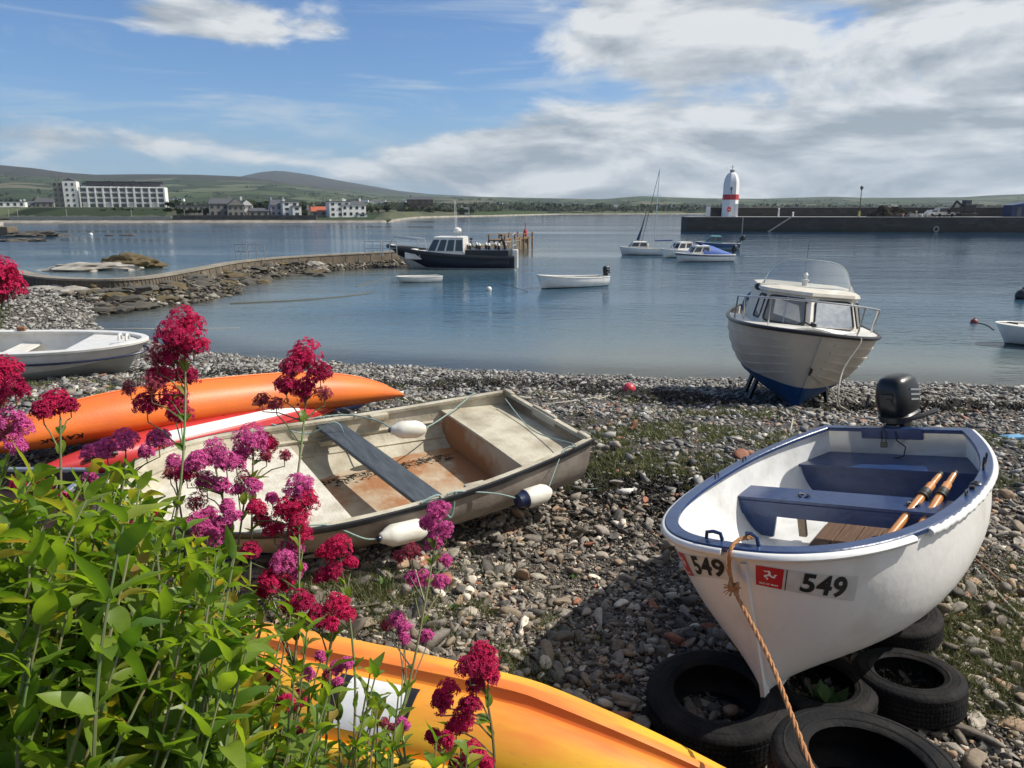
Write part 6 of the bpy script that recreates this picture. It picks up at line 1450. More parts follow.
t = thing('digger', 'dark machine with a raised arm standing on the pier', 'digger', onp(961, 3)); m = MB(); m.box((1.2, 0, 1.8), (2.6, 2, 1.6), bev=.2); m.build('body', M['black'], t); m = MB(); m.box((1.0, 0, .5), (3.4, 2.2, .8), bev=.3); m.build('tracks', M['black'], t); m = MB(); m.beam((.2, 0, 2), (-1.3, 0, 3.2), .35, .4); m.beam((-1.3, 0, 3.2), (-2.6, 0, .6), .3, .35); m.build('arm', M['black'], t); m = MB(); m.box((.9, 0, 3.0), (1.3, 1.5, .9), bev=.1); m.build('cab', M['slate'], t)
t = thing('shed', 'dark blue shed on the pier at the right edge', 'shed', onp(1016, 5)); m = MB(); m.box((1.5, 0, 1.2), (7, 3, 2.4)); m.build('wall', mat('navy_shed', (.012, .022, .075), .6), t); m = MB(); m.prism([(-2.1, 2.4), (1.5, 3.0), (5.1, 2.4)], -1.6, 1.6, M=Matrix.Rotation(R(90), 4, 'X')); m.build('roof', mat('blue_shed_roof', (.03, .06, .17), .5), t); m = MB(); m.box((-.4, -1.52, 1.0), (.9, .06, 1.9)); m.build('door', M['slate'], t)
for px, hgt, lb in ((778.5, 1.8, 'white post on the pier above the sloping steps'), (793, 1.0, 'short pale bollard post on the pier right of the steps'), (916, 1.2, 'small grey locker on the pier between the gear and the cars')):
    t = thing('quay_post', lb, 'post', onp(px, 1.2)); m = MB(); m.lathe([(.22, 0), (.18, .1), (.16, hgt - .2), (.24, hgt - .1), (.1, hgt)], n=10); m.build('shaft', M['render_white'] if px < 900 else M['concrete'], t, smooth=True)
random.seed(9)
for k in range(16):
    px = random.uniform(893, 932); p = onp(px, random.uniform(1.5, 4)); t = thing('fish_crate', 'small crate or pot in the clutter beside the gear heap on the pier', 'crate', p, random.uniform(0, 1), 'crates scattered on the pier')
    m = MB(); s_ = random.uniform(.5, .9); m.box((0, 0, s_ * .35), (s_ * 1.3, s_, s_ * .7), bev=.05); m.build('crate_body', random.choice([M['concrete'], M['bark'], M['rusty_hull'], M['cream'], M['slate']]), t)
# moored workboat and blue boat at the pier
a, b = at(828, 230.3, z=0), at(783, 230.3, z=0); t, H = float_boat('workboat', 'rusty dark workboat with small wheelhouse moored against the pier', 'workboat', a, b, 1.6, 1.0, 1.9, (.05, .03, .025), (.16, .05, .03), .1, group=None, draft=.3, rim=M['rusty_hull'])
t.location.y -= 1.2
m = MB(); m.box((H.L * .17, 0, 2.0), (1.5, 1.7, 1.7), bev=.08); m.build('wheelhouse', M['render_white'], t); m = MB(); m.box((H.L * .17, 0, 2.9), (1.8, 1.9, .12)); m.build('roof', M['orange_rust'], t); m = MB(); m.beam((H.L * .05, 0, 1), (H.L * .05, 0, 3.6), .12, .12); m.build('mast', M['orange_rust'], t); m = MB(); m.box((H.L * .45, 0, 1.4), (2.2, 1.2, .5), bev=.05); m.build('hatch', M['orange_rust'], t)
a, b = at(1075, 231, z=0), at(1004, 231, z=0); t, H = float_boat('blue_boat', 'bright blue fishing boat moored at the right end of the pier', 'fishing boat', a, b, 1.8, 1.5, 2.0, (.018, .05, .26), (.03, .06, .2), .1, group=None, draft=.3, rim=M['cabin_white']); t.location.y -= 1.3
m = MB(); m.tube([(H.L * .95, 0, 2.2), (H.L * .8, .6, 2.9), (H.L * .6, .9, 2.8)], .06, 6); m.build('bow_rail', M['cabin_white'], t)
t = thing('life_ring', 'pale scrap of mooring gear hanging on the pier face', 'fender', onp(938, -.2, .6)); m = MB(); m.tube([(.5 * math.cos(a), 0, .5 * math.sin(a)) for a in [2 * math.pi * k / 14 for k in range(14)]], .12, 6, closed=True); m.build('ring', M['concrete'], t, smooth=True)

# ------------------------------------------------------------------ far land: shore, fields, moor
def azpx(px): return math.atan((px - 512) / FPX * math.cos(0) / math.cos(PITCH) * 1.0)
def coastD(px): return np.interp(px, [-200, 0, 390, 398, 420, 500, 560, 700, 1200], [262, 275, 277, 320, 430, 560, 760, 830, 900])
def ridge(px, which):
    if which == 0:   # height of skyline in pixels above the horizon, front moor
        return np.interp(px, [-200, 0, 40, 70, 100, 150, 200, 240, 280, 330, 380, 420, 500, 600, 640, 700, 760, 830, 860, 900, 960, 985, 1024, 1200], [44, 42.5, 39, 35, 33, 33.5, 33, 31.5, 27, 20, 14, 12.5, 12, 10, 13, 11, 10.5, 12.5, 11.5, 11.5, 12, 13.5, 15, 17])
    return np.interp(px, [-200, 170, 225, 250, 262, 278, 288, 310, 340, 370, 400, 430, 470, 520, 600, 1200], [0, 22, 28, 33, 35.5, 37, 36.5, 33.5, 28, 23, 18, 15, 13, 11, 8, 7])
def land(px0, px1, dists, hf, name, mt, nx=260):
    pxs = np.linspace(px0, px1, nx); V = []; 
    for k, f in enumerate(dists):
        for px in pxs:
            D, h = hf(px, f); V.append(((px - 512) / FPX * (D * math.cos(PITCH)) , D, h))
    V = np.array(V); nD = len(dists); i, j = np.meshgrid(np.arange(nx - 1), np.arange(nD - 1)); a = (j * nx + i).ravel()
    return np_mesh(name, V, np.stack([a, a + 1, a + nx + 1, a + nx], 1), mt, smooth=True)
def field_material():
    m = bpy.data.materials.new('fields_and_moor'); m.use_nodes = True; nt = m.node_tree; L = nt.links.new; b = nt.nodes['Principled BSDF']; b.inputs['Roughness'].default_value = 1; b.inputs['Specular IOR Level'].default_value = .1
    tc = nt.nodes.new('ShaderNodeTexCoord'); mp = nt.nodes.new('ShaderNodeMapping'); L(tc.outputs['Object'], mp.inputs[0]); mp.inputs['Scale'].default_value = (1, .42, 0); mp.inputs['Rotation'].default_value = (0, 0, .15)
    vo = nt.nodes.new('ShaderNodeTexVoronoi'); vo.inputs['Scale'].default_value = .0085; L(mp.outputs[0], vo.inputs[0])
    sp = nt.nodes.new('ShaderNodeSeparateColor'); L(vo.outputs['Color'], sp.inputs[0]); rp = nt.nodes.new('ShaderNodeValToRGB'); rp.color_ramp.interpolation = 'CONSTANT'; L(sp.outputs[0], rp.inputs[0])
    e = rp.color_ramp.elements; e[0].color = (.036, .052, .024, 1); e[1].position = .3; e[1].color = (.055, .076, .034, 1)
    for p, c in ((.5, (.028, .042, .020, 1)), (.66, (.085, .100, .055, 1)), (.8, (.045, .064, .026, 1)), (.9, (.11, .105, .065, 1))): q = e.new(p); q.color = c
    ve = nt.nodes.new('ShaderNodeTexVoronoi'); ve.feature = 'DISTANCE_TO_EDGE'; ve.inputs['Scale'].default_value = .0085; L(mp.outputs[0], ve.inputs[0])
    n = nt.nodes.new('ShaderNodeTexNoise'); n.inputs['Scale'].default_value = .02; n.inputs['Detail'].default_value = 8; L(tc.outputs['Object'], n.inputs[0])
    ad = nt.nodes.new('ShaderNodeMath'); ad.operation = 'MULTIPLY_ADD'; L(n.outputs[0], ad.inputs[0]); ad.inputs[1].default_value = -.14; L(ve.outputs['Distance'], ad.inputs[2])
    mr = nt.nodes.new('ShaderNodeMapRange'); L(ad.outputs[0], mr.inputs[0]); mr.inputs[1].default_value = -.045; mr.inputs[2].default_value = -.02
    mx = nt.nodes.new('ShaderNodeMix'); mx.data_type = 'RGBA'; L(mr.outputs[0], mx.inputs[0]); mx.inputs[6].default_value = (.014, .021, .010, 1); L(rp.outputs[0], mx.inputs[7])
    # moorland above
    sx = nt.nodes.new('ShaderNodeSeparateXYZ'); L(tc.outputs['Object'], sx.inputs[0])
    n2 = nt.nodes.new('ShaderNodeTexNoise'); n2.inputs['Scale'].default_value = .004; n2.inputs['Detail'].default_value = 6; L(tc.outputs['Object'], n2.inputs[0])
    a2 = nt.nodes.new('ShaderNodeMath'); a2.operation = 'MULTIPLY_ADD'; L(n2.outputs[0], a2.inputs[0]); a2.inputs[1].default_value = 90; L(sx.outputs[2], a2.inputs[2])
    m2 = nt.nodes.new('ShaderNodeMapRange'); L(a2.outputs[0], m2.inputs[0]); m2.inputs[1].default_value = 135; m2.inputs[2].default_value = 170
    r2 = nt.nodes.new('ShaderNodeValToRGB'); L(n.outputs[0], r2.inputs[0]); r2.color_ramp.elements[0].position = .35; r2.color_ramp.elements[0].color = (.022, .026, .018, 1); r2.color_ramp.elements[1].position = .65; r2.color_ramp.elements[1].color = (.050, .042, .030, 1)
    m3 = nt.nodes.new('ShaderNodeMix'); m3.data_type = 'RGBA'; L(m2.outputs[0], m3.inputs[0]); L(mx.outputs[2], m3.inputs[6]); L(r2.outputs[0], m3.inputs[7]); L(m3.outputs[2], b.inputs['Base Color']); return m
M['land'] = field_material()
M['bank'] = mat('grassy_bank', (.050, .056, .020), .95, col2=(.026, .032, .014), vscale=.12, detail=9, bump=.5, bscale=.8)
def near_h(px, D):     # low shore land
    c = coastD(px); s = D - c; hi = np.interp(px, [-200, 0, 165, 185, 360, 395, 420, 700, 1200], [5.6, 5.6, 5.4, 2.2, 2.0, 2.6, 3.0, 3.5, 4])
    return .9 + (hi - .9) * float(smooth01(np.array(max(0, s - 3) / 60))) + max(0, s - 150) * .012
def h_main(px, f):
    c = float(coastD(px)); D = c + f * (3300 - c) ; hr = CAMZ + float(ridge(px, 0)) / FPX * 3300 * 1.0
    base = near_h(px, min(D, c + 700)); u = max(0, (D - c - 700) / (3300 - c - 700)); nz = mnoise.fractal(Vector((px * .012, D * .0012, 2)), 1, 2, 4) * 14 * min(1, u * 3) * (1 - u) + mnoise.fractal(Vector((px * .03, D * .003, 7)), 1, 2, 3) * 3 * min(1, u * 4) * (1 - u)
    rr = base + (hr - base) * (u ** 1.25) + nz
    # a wooded rise in the middle distance, right of centre
    return D, rr
fr_ = [0, .004, .008, .012, .018, .025, .035, .05, .07, .09, .12, .15, .2, .25, .3, .36, .42, .5, .58, .66, .74, .82, .9, .95, 1.0]
struct(land(-160, 1180, fr_, h_main, 'fields', M['land'], 340))
def h_back(px, f):
    D = 3350 + f * 2400; hr = CAMZ + float(ridge(px, 1)) / FPX * 5700; b0 = 40; nz = mnoise.fractal(Vector((px * .02, f * 3, 5)), 1, 2, 4) * 8 * f * (1 - f)
    return D, b0 + (hr - b0) * f ** .9 + nz
struct(land(-160, 1180, np.linspace(0, 1, 14), h_back, 'hills', M['land'], 240))
# shore skirt so no gap shows under the land edge
def skirt(px, f): c = float(coastD(px)); return c - 6 + 6.5 * f, -1.5 + 2.45 * f
struct(land(-160, 1180, [0, .5, 1], skirt, 'far_shore', mat('far_shore_stone', (.16, .145, .115), .9, col2=(.30, .28, .24), vscale=.2), 200))
def lz(px, D): return near_h(px, D)
def LP(px, D): return Vector(((px - 512) / FPX * (D * math.cos(PITCH)), D, near_h(px, D)))
# sea wall along the promenade, and a grassy bank of its own colour
def strip(px0, px1, off, zt, zb, th, name, label, cat, mt, step=6):
    m = MB(); rg = []
    for k in range(int((px1 - px0) / step) + 1):
        px = px0 + k * step; c = float(coastD(px)) + off; x = (px - 512) / FPX * c * math.cos(PITCH); rg.append([Vector((x, c, zb)), Vector((x, c, zt)), Vector((x, c + th, zt)), Vector((x, c + th, zb))])
    m.loft(rg); return tag(m.build(name, mt), label, cat)
strip(8, 172, 1.5, 2.1, -.5, .8, 'sea_wall', 'long low sea wall below the grassy bank at far left', 'wall', M['concrete'])
strip(172, 316, 1.5, 2.6, -.5, .8, 'sea_wall', 'dark sea wall in front of the far village houses', 'wall', M['stonewall'])
struct(land(-150, 176, np.linspace(0, 1, 16), lambda px, f: (float(coastD(px)) + 3 + f * 75, 1.3 + 4.4 * float(smooth01(np.array(f * 1.05))) + .25 * mnoise.noise(Vector((px * .15, f * 9, 0)))), 'grass_bank', M['bank'], 160))
struct(land(372, 470, np.linspace(0, 1, 10), lambda px, f: (float(coastD(px)) + 2 + f * 60, .9 + 2.6 * math.sin(math.pi * min(1, f) * .5) * min(1, (px - 372) / 12, (470 - px) / 30) + .2 * mnoise.noise(Vector((px * .15, f * 9, 3)))), 'low_headland', mat('headland_grass', (.075, .078, .028), .95, col2=(.035, .045, .02), vscale=.1, detail=8), 60))
# ------------------------------------------------------------------ buildings across the bay
def windows(t, xs_, zs_, y, w, h, mt=None, face=-1, rot=None):
    for z in zs_:
        for x in xs_: m = MB(); m.box((x, y + face * .04, z), (w, .08, h)); m.build('window', mt or M['window'], t)
def hotel():
    a, b = LP(74, 415), LP(163, 415); W = (b - a).length; t = thing('hotel', 'long white five storey hotel with a corner tower on the far shore', 'hotel', (a.x + 1, a.y - 8, 5.2), R(17))
    fh = 2.75; n = 5; D_ = 14; W *= 1.0
    m = MB(); m.box((W / 2 + 4, D_ / 2, fh * 4 / 2 + .0), (W - 8, D_, fh * 4 + 1)); m.build('wall', M['render_white'], t)
    m = MB(); m.box((W / 2 + 4, D_ / 2 + 1.5, fh * 4.5 + .5), (W - 12, D_ - 3, fh)); m.build('penthouse', M['slate'], t)
    m = MB(); m.box((W / 2 + 4, D_ / 2 + 1, fh * 5 + .55), (W - 10, D_ - 2, .25)); m.build('roof', M['slate'], t)
    # tower at the left corner
    m = MB(); m.box((2.6, 3, fh * 2.5), (6.6, 7, fh * 5 + 1.0)); m.build('corner_tower', M['render_white'], t)
    m = MB(); m.prism([(-.9, 0), (6.1, 0), (2.6, 1.6)], -.4, 6.6, M=Matrix.Translation((0, 0, fh * 5 + .5)) @ Matrix.Rotation(R(90), 4, 'X') @ Matrix.Translation((0, 0, -6.4))); m.build('tower_roof', M['slate'], t)
    m = MB(); m.box((-3.2, 5, fh * 2.4), (5.0, 8, fh * 5)); m.build('side_wing', M['render_grey'], t)
    windows(t, (-4.6, -2.2), [fh * (k + .55) for k in range(5)], 1.0, 1.2, 1.4)
    windows(t, (1.2, 4.0), [fh * (k + .55) for k in range(5)], -.5, 1.1, 1.3)
    bays = 11; bw = (W - 7) / bays
    for k in range(bays):
        x = 7 + bw * (k + .5)
        for f_ in range(4):
            if f_ > 0 or k % 3: m = MB(); m.box((x, -.03, fh * (f_ + .55)), (bw * .66, .1, fh * .62)); m.build('window', M['glass_green'], t)
    for k in range(bays + 1):
        m = MB(); m.box((7 + bw * k, -.5, fh * 2.05), (.75 if k % 2 else .5, 1.0, fh * 4.1 + (.6 if 4 <= k <= 7 else 0))); m.build('pilaster', M['render_white'], t)
    for f_ in range(1, 5): m = MB(); m.box((W / 2 + 3.5, -.35, fh * f_ + .05), (W - 7, .7, .28)); m.build('balcony_slab', M['render_white'], t)
    for k in range(6): m = MB(); m.box((10 + k * (W - 14) / 6, 1.45, fh * 4.55 + .5), (3.4, .1, 1.4)); m.build('window', M['window'], t)
hotel()
def house(px, D, w, d, h, label, wall, roof=None, ridge=2.2, gable=False, wins=(3, 2), chim=1, name='house', rz=0, flat=False, base=None):
    p = LP(px, D); z = p.z if base is None else base; t = thing(name, label, 'house', (p.x, p.y, z), rz if rz else R(24 if px < 380 else 5)); roof = roof or M['slate']
    m = MB(); m.box((0, d / 2, h / 2 - .5), (w, d, h + 1)); m.build('wall', wall, t)
    if flat: m = MB(); m.box((0, d / 2, h + .12), (w + .5, d + .5, .25)); rf = m.build('roof', roof, t)
    elif gable: # gable faces the sea
        m = MB(); m.prism([(-w / 2 - .3, h), (w / 2 + .3, h), (0, h + ridge)], -.2, d + .3, M=Matrix.Rotation(R(90), 4, 'X') @ Matrix.Scale(-1, 4, (0, 0, 1))); rf = m.build('roof', roof, t)
        m = MB(); m.prism([(-w / 2 + .1, h), (w / 2 - .1, h), (0, h + ridge - .35)], .25, .35, M=Matrix.Rotation(R(90), 4, 'X')); m.build('gable', wall, t)
    else:
        m = MB(); vs = [(-w / 2 - .2, -.3, h), (w / 2 + .2, -.3, h), (w / 2 + .2, d + .3, h), (-w / 2 - .2, d + .3, h), (-w / 2 + .5, d / 2, h + ridge), (w / 2 - .5, d / 2, h + ridge)]; m.add(vs, [(0, 1, 5, 4), (2, 3, 4, 5), (1, 2, 5), (3, 0, 4), (0, 3, 2, 1)]); rf = m.build('roof', roof, t)
    for k in range(chim): m = MB(); m.box((-w * .35 + k * w * .7, d / 2, h + (ridge if not flat else 0) + .35), (.8, .7, 1.5)); m.build('chimney', wall, rf)
    nx_, nz_ = wins
    windows(t, [(-w / 2 + w * (k + .5) / nx_) for k in range(nx_)], [h * (j + .55) / nz_ for j in range(nz_)], 0, w / nx_ * .42, h / nz_ * .48)
    return t
RW, RG = M['render_white'], M['render_grey']
house(9, 400, 15, 8, 3.0, 'low white villa at the far left edge above the grassy bank', RW, flat=True, wins=(5, 1), chim=2, base=5.7)
house(30, 420, 7, 6, 1.6, 'low white bungalow left of the hotel', RW, wins=(3, 1), base=5.4); house(45, 420, 9, 7, 3, 'grey brown house just left of the hotel', RG, wins=(3, 1), base=5.6)
house(196, 345, 17, 8, 4.3, 'long grey stone terrace between the hotel and the gabled house', RG, flat=True, wins=(7, 1), chim=2)
house(222, 318, 10, 8, 5.2, 'dark grey slate roofed house left of the white gabled one', RG, wins=(4, 2), chim=2)
house(236, 312, 6.5, 8, 4.8, 'house with a white edged pointed gable by the far sea wall', M['render_grey'], gable=True, ridge=2.8, wins=(3, 2), chim=1)
house(247, 320, 5, 7, 4.6, 'white gabled house right beside the grey gabled one', RW, gable=True, ridge=2.4, wins=(2, 2)); house(259, 318, 8, 6, 2.3, 'low pale cottage right of the gabled houses', RG, wins=(3, 1), ridge=1.2)
house(279, 322, 7, 8, 4.6, 'lilac grey house beside the white tower house', mat('lilac_render', (.36, .34, .40), .8), wins=(3, 2), chim=2); house(291, 318, 6.5, 7, 6.0, 'tall white tower like house with flat roof by the shore', RW, flat=True, wins=(2, 3), chim=1); house(297, 316, 3.5, 6, 4.3, 'narrow white annex on the right of the tall white house', RW, flat=True, wins=(1, 2), chim=0)
house(314, 330, 6, 7, 2.2, 'small grey cottage left of the red roofed building', RG, wins=(2, 1), ridge=1.3); house(327, 318, 13, 8, 2.2, 'low building with a bright orange red tiled roof', RG, roof=M['roof_red'], wins=(4, 1), ridge=2.0, chim=1)
house(340, 312, 8.5, 8, 6.2, 'white crenellated house, left of the two tall white houses', RW, flat=True, wins=(3, 3), chim=2); house(354, 314, 10, 8, 4.9, 'white house with slate roof, right of the two tall white houses', RW, wins=(4, 2), ridge=1.6, chim=2); house(362, 314, 4, 4, 1.2, 'tiny white hut right of the tall white houses', RW, flat=True, wins=(1, 1), chim=0)
house(420, 640, 22, 9, 5.0, 'dark long barn on the rise behind the low headland', M['bark'], wins=(4, 1), ridge=2.4, chim=1, base=8.0)
house(465, 520, 6, 6, 2.5, 'tiny white cottage near the end of the low headland', RW, wins=(2, 1), ridge=1.4, chim=1, base=2.4)
random.seed(21)
for k, (px, D) in enumerate([(172, 1100), (182, 1250), (366, 1500), (372, 1450), (378, 1500), (384, 1550), (392, 1400), (395, 1300), (405, 1600), (560, 1500), (575, 1700), (598, 1450), (615, 1500), (665, 1300), (672, 1350), (685, 1400), (700, 1250), (708, 1300), (770, 1300), (790, 1400), (800, 1380), (880, 1350), (893, 1300), (868, 1500), (500, 1600), (530, 1400)]):
    _, hz = h_main(px, (D - float(coastD(px))) / (3300 - float(coastD(px))))
    x_ = (px - 512) / FPX * D * math.cos(PITCH); t = thing('farmhouse', 'tiny white farmhouse among the distant fields', 'house', (x_, D, hz - 1), random.uniform(-.3, .3), 'white farmhouses among the distant fields')
    w = random.uniform(7, 14); m = MB(); m.box((0, 0, 2.2), (w, 7, 5.5)); m.build('wall', RW, t); m = MB(); m.prism([(-3.6, 4.9), (3.6, 4.9), (0, 7.2)], -w / 2, w / 2, M=Matrix.Rotation(R(90), 4, 'Z') @ Matrix.Rotation(R(90), 4, 'X')); m.build('roof', M['slate'], t)

# ------------------------------------------------------------------ trees and bushes on the far shore
def crown_mesh(n, rx, rz, seed, leaf=.55, lobes=7):
    r = random.Random(seed); mb = MB(); cs = [(Vector((r.uniform(-.6, .6) * rx, r.uniform(-.6, .6) * rx, rz * r.uniform(.5, 1.45))), r.uniform(.35, .6)) for _ in range(lobes)]
    for k in range(n):
        c, q = r.choice(cs); d = Vector((r.gauss(0, 1), r.gauss(0, 1), r.gauss(0, 1))).normalized() * (r.random() ** .35); p = c + Vector((d.x * rx * q, d.y * rx * q, d.z * rz * q))
        u = Vector((r.gauss(0, 1), r.gauss(0, 1), r.gauss(0, 1))).normalized(); v = u.orthogonal().normalized(); s_ = leaf * r.uniform(.5, 1.1)
        mb.add([p - u * s_, p + v * s_ * .7, p + u * s_, p - v * s_ * .7], [(0, 1, 2, 3)])
    return mb
def tree_proto(name, rx, rz, trunk, seed, mt, leaf=.55, n=420):
    t = thing(name, 'tree', 'tree'); m = crown_mesh(n, rx, rz, seed, leaf); m.v = [(a, b, c + trunk) for a, b, c in m.v]; m.build('crown', mt, t, normals=False)
    m = MB(); m.tube([(0, 0, -.5), (.1, 0, trunk), (.2, .1, trunk + rz)], [.25, .18, .06], 7)
    for k in range(4): a = 1.6 * k; m.tube([(.1, 0, trunk), (math.cos(a) * rx * .5, math.sin(a) * rx * .5, trunk + rz * .8)], [.12, .03], 5)
    m.build('trunk', M['bark'], t); return t
protos = [tree_proto('broadleaf_tree', 3.0, 2.4, 1.4, 1, M['crown']), tree_proto('broadleaf_tree', 2.6, 2.8, 1.2, 2, M['crown']), tree_proto('shore_bush', 2.6, 1.5, .1, 3, M['crown2']), tree_proto('shore_bush', 2.8, 1.4, .1, 4, M['crown'])]
first = [True] * 4
def plant(i, px, D, s, base, label, cat, grp):
    p = LP(px, D); z = p.z if base is None else base
    if first[i]: o = protos[i]; first[i] = False; o.location = (p.x, p.y, z); o.rotation_euler = (0, 0, px); o.scale = (s, s, s)
    else: o = dup(protos[i], (p.x, p.y, z), px, scale=(s * random.uniform(.9, 1.2), s, s * random.uniform(.85, 1.15)))
    o['label'] = label; o['category'] = cat; o['group'] = grp
random.seed(4)
for k in range(26): plant(3, 104 + k * 4.3 + random.uniform(-1, 1), 318 + random.uniform(0, 18), random.uniform(.55, .85), 3.0, 'dark bush in the hedge along the top of the grassy bank by the hotel', 'bush', 'dark bushes below the hotel')
for px in (10, 22, 36, 52, 64, 80, 92): plant(2, px + random.uniform(-3, 3), 330 + random.uniform(0, 30), random.uniform(.5, .8), 3.3, 'rough green bush on the grassy bank at far left', 'bush', 'bushes on the grassy bank')
for px, D, s in ((174, 375, 1.0), (178, 370, 1.2), (168, 380, .8), (186, 360, .7), (210, 335, .8), (214, 330, .9), (206, 330, .7), (229, 345, 1.0), (246, 350, 1.1), (252, 352, 1.2), (262, 350, 1.3), (270, 345, 1.2), (268, 350, 1.0), (302, 350, 1.1), (306, 340, .9), (309, 345, 1.2), (320, 355, 1.0), (333, 350, .9), (366, 350, .9), (372, 352, .8), (378, 358, .9), (386, 360, .8)): plant(0 if random.random() < .5 else 1, px, D, s * .9, None, 'dark green tree among the houses of the far village', 'tree', 'trees among the village houses')
for k in range(34): plant(2, 20 + random.uniform(0, 42) if k < 8 else random.uniform(176, 335), 325 + random.uniform(0, 20) if k >= 8 else 430, random.uniform(.5, .85), 5.4 if k < 8 else None, 'low bush in the gardens of the far village', 'bush', 'garden bushes in the far village')
for k in range(16): plant(2, random.uniform(398, 470), 480 + random.uniform(0, 120), random.uniform(.9, 1.6), 1.6, 'bush on the low headland behind the charter boat', 'bush', 'bushes on the low headland')
# far-off woods read as masses
M['far_wood'] = mat('far_wood_leaves', (.018, .028, .012), .9, island=.3)
def woods(n, px0, px1, d0, d1, mt, label, s0=9, s1=20, hgt=7):
    mb = MB(); r = random.Random(n)
    for k in range(n):
        px = r.uniform(px0, px1); D = r.uniform(d0, d1); cD = float(coastD(px))
        if D < cD + 25: continue
        _, hz = h_main(px, (D - cD) / (3300 - cD)); x = (px - 512) / FPX * D * math.cos(PITCH); s_ = r.uniform(.6, 1.3)
        for q in range(26):
            p = Vector((x + r.gauss(0, s0 * .4), D + r.gauss(0, s0 * .4), hz - 1 + min(abs(r.gauss(0, hgt * .42)), hgt * .7) * s_)); u = Vector((r.gauss(0, 1), r.gauss(0, 1), r.gauss(0, 1))).normalized(); v = u.orthogonal().normalized(); l = r.uniform(1.2, 2.8) * s_
            mb.add([p - u * l, p + v * l * .7, p + u * l, p - v * l * .7], [(0, 1, 2, 3)])
    return tag(mb.build('woodland', mt, normals=False), label, 'wood', kind='stuff')
woods(220, -60, 420, 560, 1000, M['far_wood'], 'dark woods and hedges behind the hotel and village')
woods(480, 470, 1080, 800, 1060, M['far_wood'], 'dark wooded strip along the far shore right of centre', hgt=9)
woods(260, -60, 1080, 1200, 2600, M['crown'], 'scattered hedgerow woods on the distant fields', 16, 30, 8)
woods(90, 395, 500, 620, 900, M['far_wood'], 'woods behind the low headland')
random.seed(31)
for px in (8, 17, 66, 131, 184, 202): # tiny lamp posts and poles on the promenade
    p = LP(px, 282); t = thing('promenade_post', 'thin pale post on the far promenade', 'post', (p.x, p.y, 1.6), 0, 'posts along the far promenade'); m = MB(); m.tube([(0, 0, 0), (0, 0, 3.2)], .09, 6); m.build('shaft', M['concrete'], t)

# ------------------------------------------------------------------ haze over the bay
def haze():
    m = bpy.data.materials.new('haze_air'); m.use_nodes = True; nt = m.node_tree; nt.nodes.clear(); o = nt.nodes.new('ShaderNodeOutputMaterial'); v = nt.nodes.new('ShaderNodeVolumePrincipled')
    v.inputs['Color'].default_value = (.70, .84, 1, 1); v.inputs['Density'].default_value = .00007; v.inputs['Anisotropy'].default_value = .2; nt.links.new(v.outputs[0], o.inputs['Volume'])
    mb = MB(); mb.box((0, 2900, 180), (11000, 6800, 372)); b = mb.build('haze', m); b['kind'] = 'stuff'; b['label'] = 'thin bluish sea haze over the whole bay'; b['category'] = 'haze'
haze()

# ------------------------------------------------------------------ foreground: valerian growing from the top of the shore wall
t = thing('shore_wall', 'rough stone shore wall below the camera with flowers rooted on top', 'wall', (0, 0, 0))
m = MB(); m.box((-.6, .35, 2.25), (7, 1.0, 1.7), bev=.05); m.build('stonework', M['stonewall'], t)
m = MB(); m.box((-.6, .35, 3.12), (6.9, .9, .06), bev=.02); m.build('soil', M['bark'], t)
def leafmat():
    m = bpy.data.materials.new('valerian_leaf'); m.use_nodes = True; nt = m.node_tree; L = nt.links.new; b = nt.nodes['Principled BSDF']; b.inputs['Roughness'].default_value = .42; b.inputs['Specular IOR Level'].default_value = .45
    g = nt.nodes.new('ShaderNodeNewGeometry'); rp = nt.nodes.new('ShaderNodeValToRGB'); L(g.outputs['Random Per Island'], rp.inputs[0]); e = rp.color_ramp.elements
    e[0].color = (.055, .115, .016, 1); e[1].position = 1; e[1].color = (.30, .31, .035, 1)
    for p, c in ((.3, (.095, .170, .020, 1)), (.6, (.15, .225, .028, 1)), (.9, (.20, .27, .035, 1)), (.96, (.30, .20, .05, 1))): q = e.new(p); q.color = c
    tc = nt.nodes.new('ShaderNodeTexCoord'); n = nt.nodes.new('ShaderNodeTexNoise'); n.inputs['Scale'].default_value = 35; n.inputs['Detail'].default_value = 4; L(tc.outputs['Object'], n.inputs[0])
    mr = nt.nodes.new('ShaderNodeMapRange'); L(n.outputs[0], mr.inputs[0]); mr.inputs[3].default_value = .65; mr.inputs[4].default_value = 1.3
    v = nt.nodes.new('ShaderNodeVectorMath'); v.operation = 'SCALE'; L(rp.outputs[0], v.inputs[0]); L(mr.outputs[0], v.inputs[3]); L(v.outputs[0], b.inputs['Base Color'])
    bp = nt.nodes.new('ShaderNodeBump'); bp.inputs['Strength'].default_value = .25; bp.inputs['Distance'].default_value = .003; L(n.outputs[0], bp.inputs['Height']); L(bp.outputs[0], b.inputs['Normal'])
    t = nt.nodes.new('ShaderNodeBsdfTranslucent'); hs = nt.nodes.new('ShaderNodeMix'); hs.data_type = 'RGBA'; hs.blend_type = 'MULTIPLY'; hs.inputs[0].default_value = 1; L(v.outputs[0], hs.inputs[6]); hs.inputs[7].default_value = (2.4, 2.4, .8, 1); L(hs.outputs[2], t.inputs[0])
    mx = nt.nodes.new('ShaderNodeMixShader'); mx.inputs[0].default_value = .46; L(b.outputs[0], mx.inputs[1]); L(t.outputs[0], mx.inputs[2]); L(mx.outputs[0], nt.nodes['Material Output'].inputs[0]); return m
M['leaf'] = leafmat()
M['stem'] = mat('flower_stem', (.09, .15, .04), .5, col2=(.15, .11, .06), vscale=9, island=.25)
def petal(name, c, tr=.35):
    return mat(name, c, .6, island=.35, trans=tr, spec=.2)
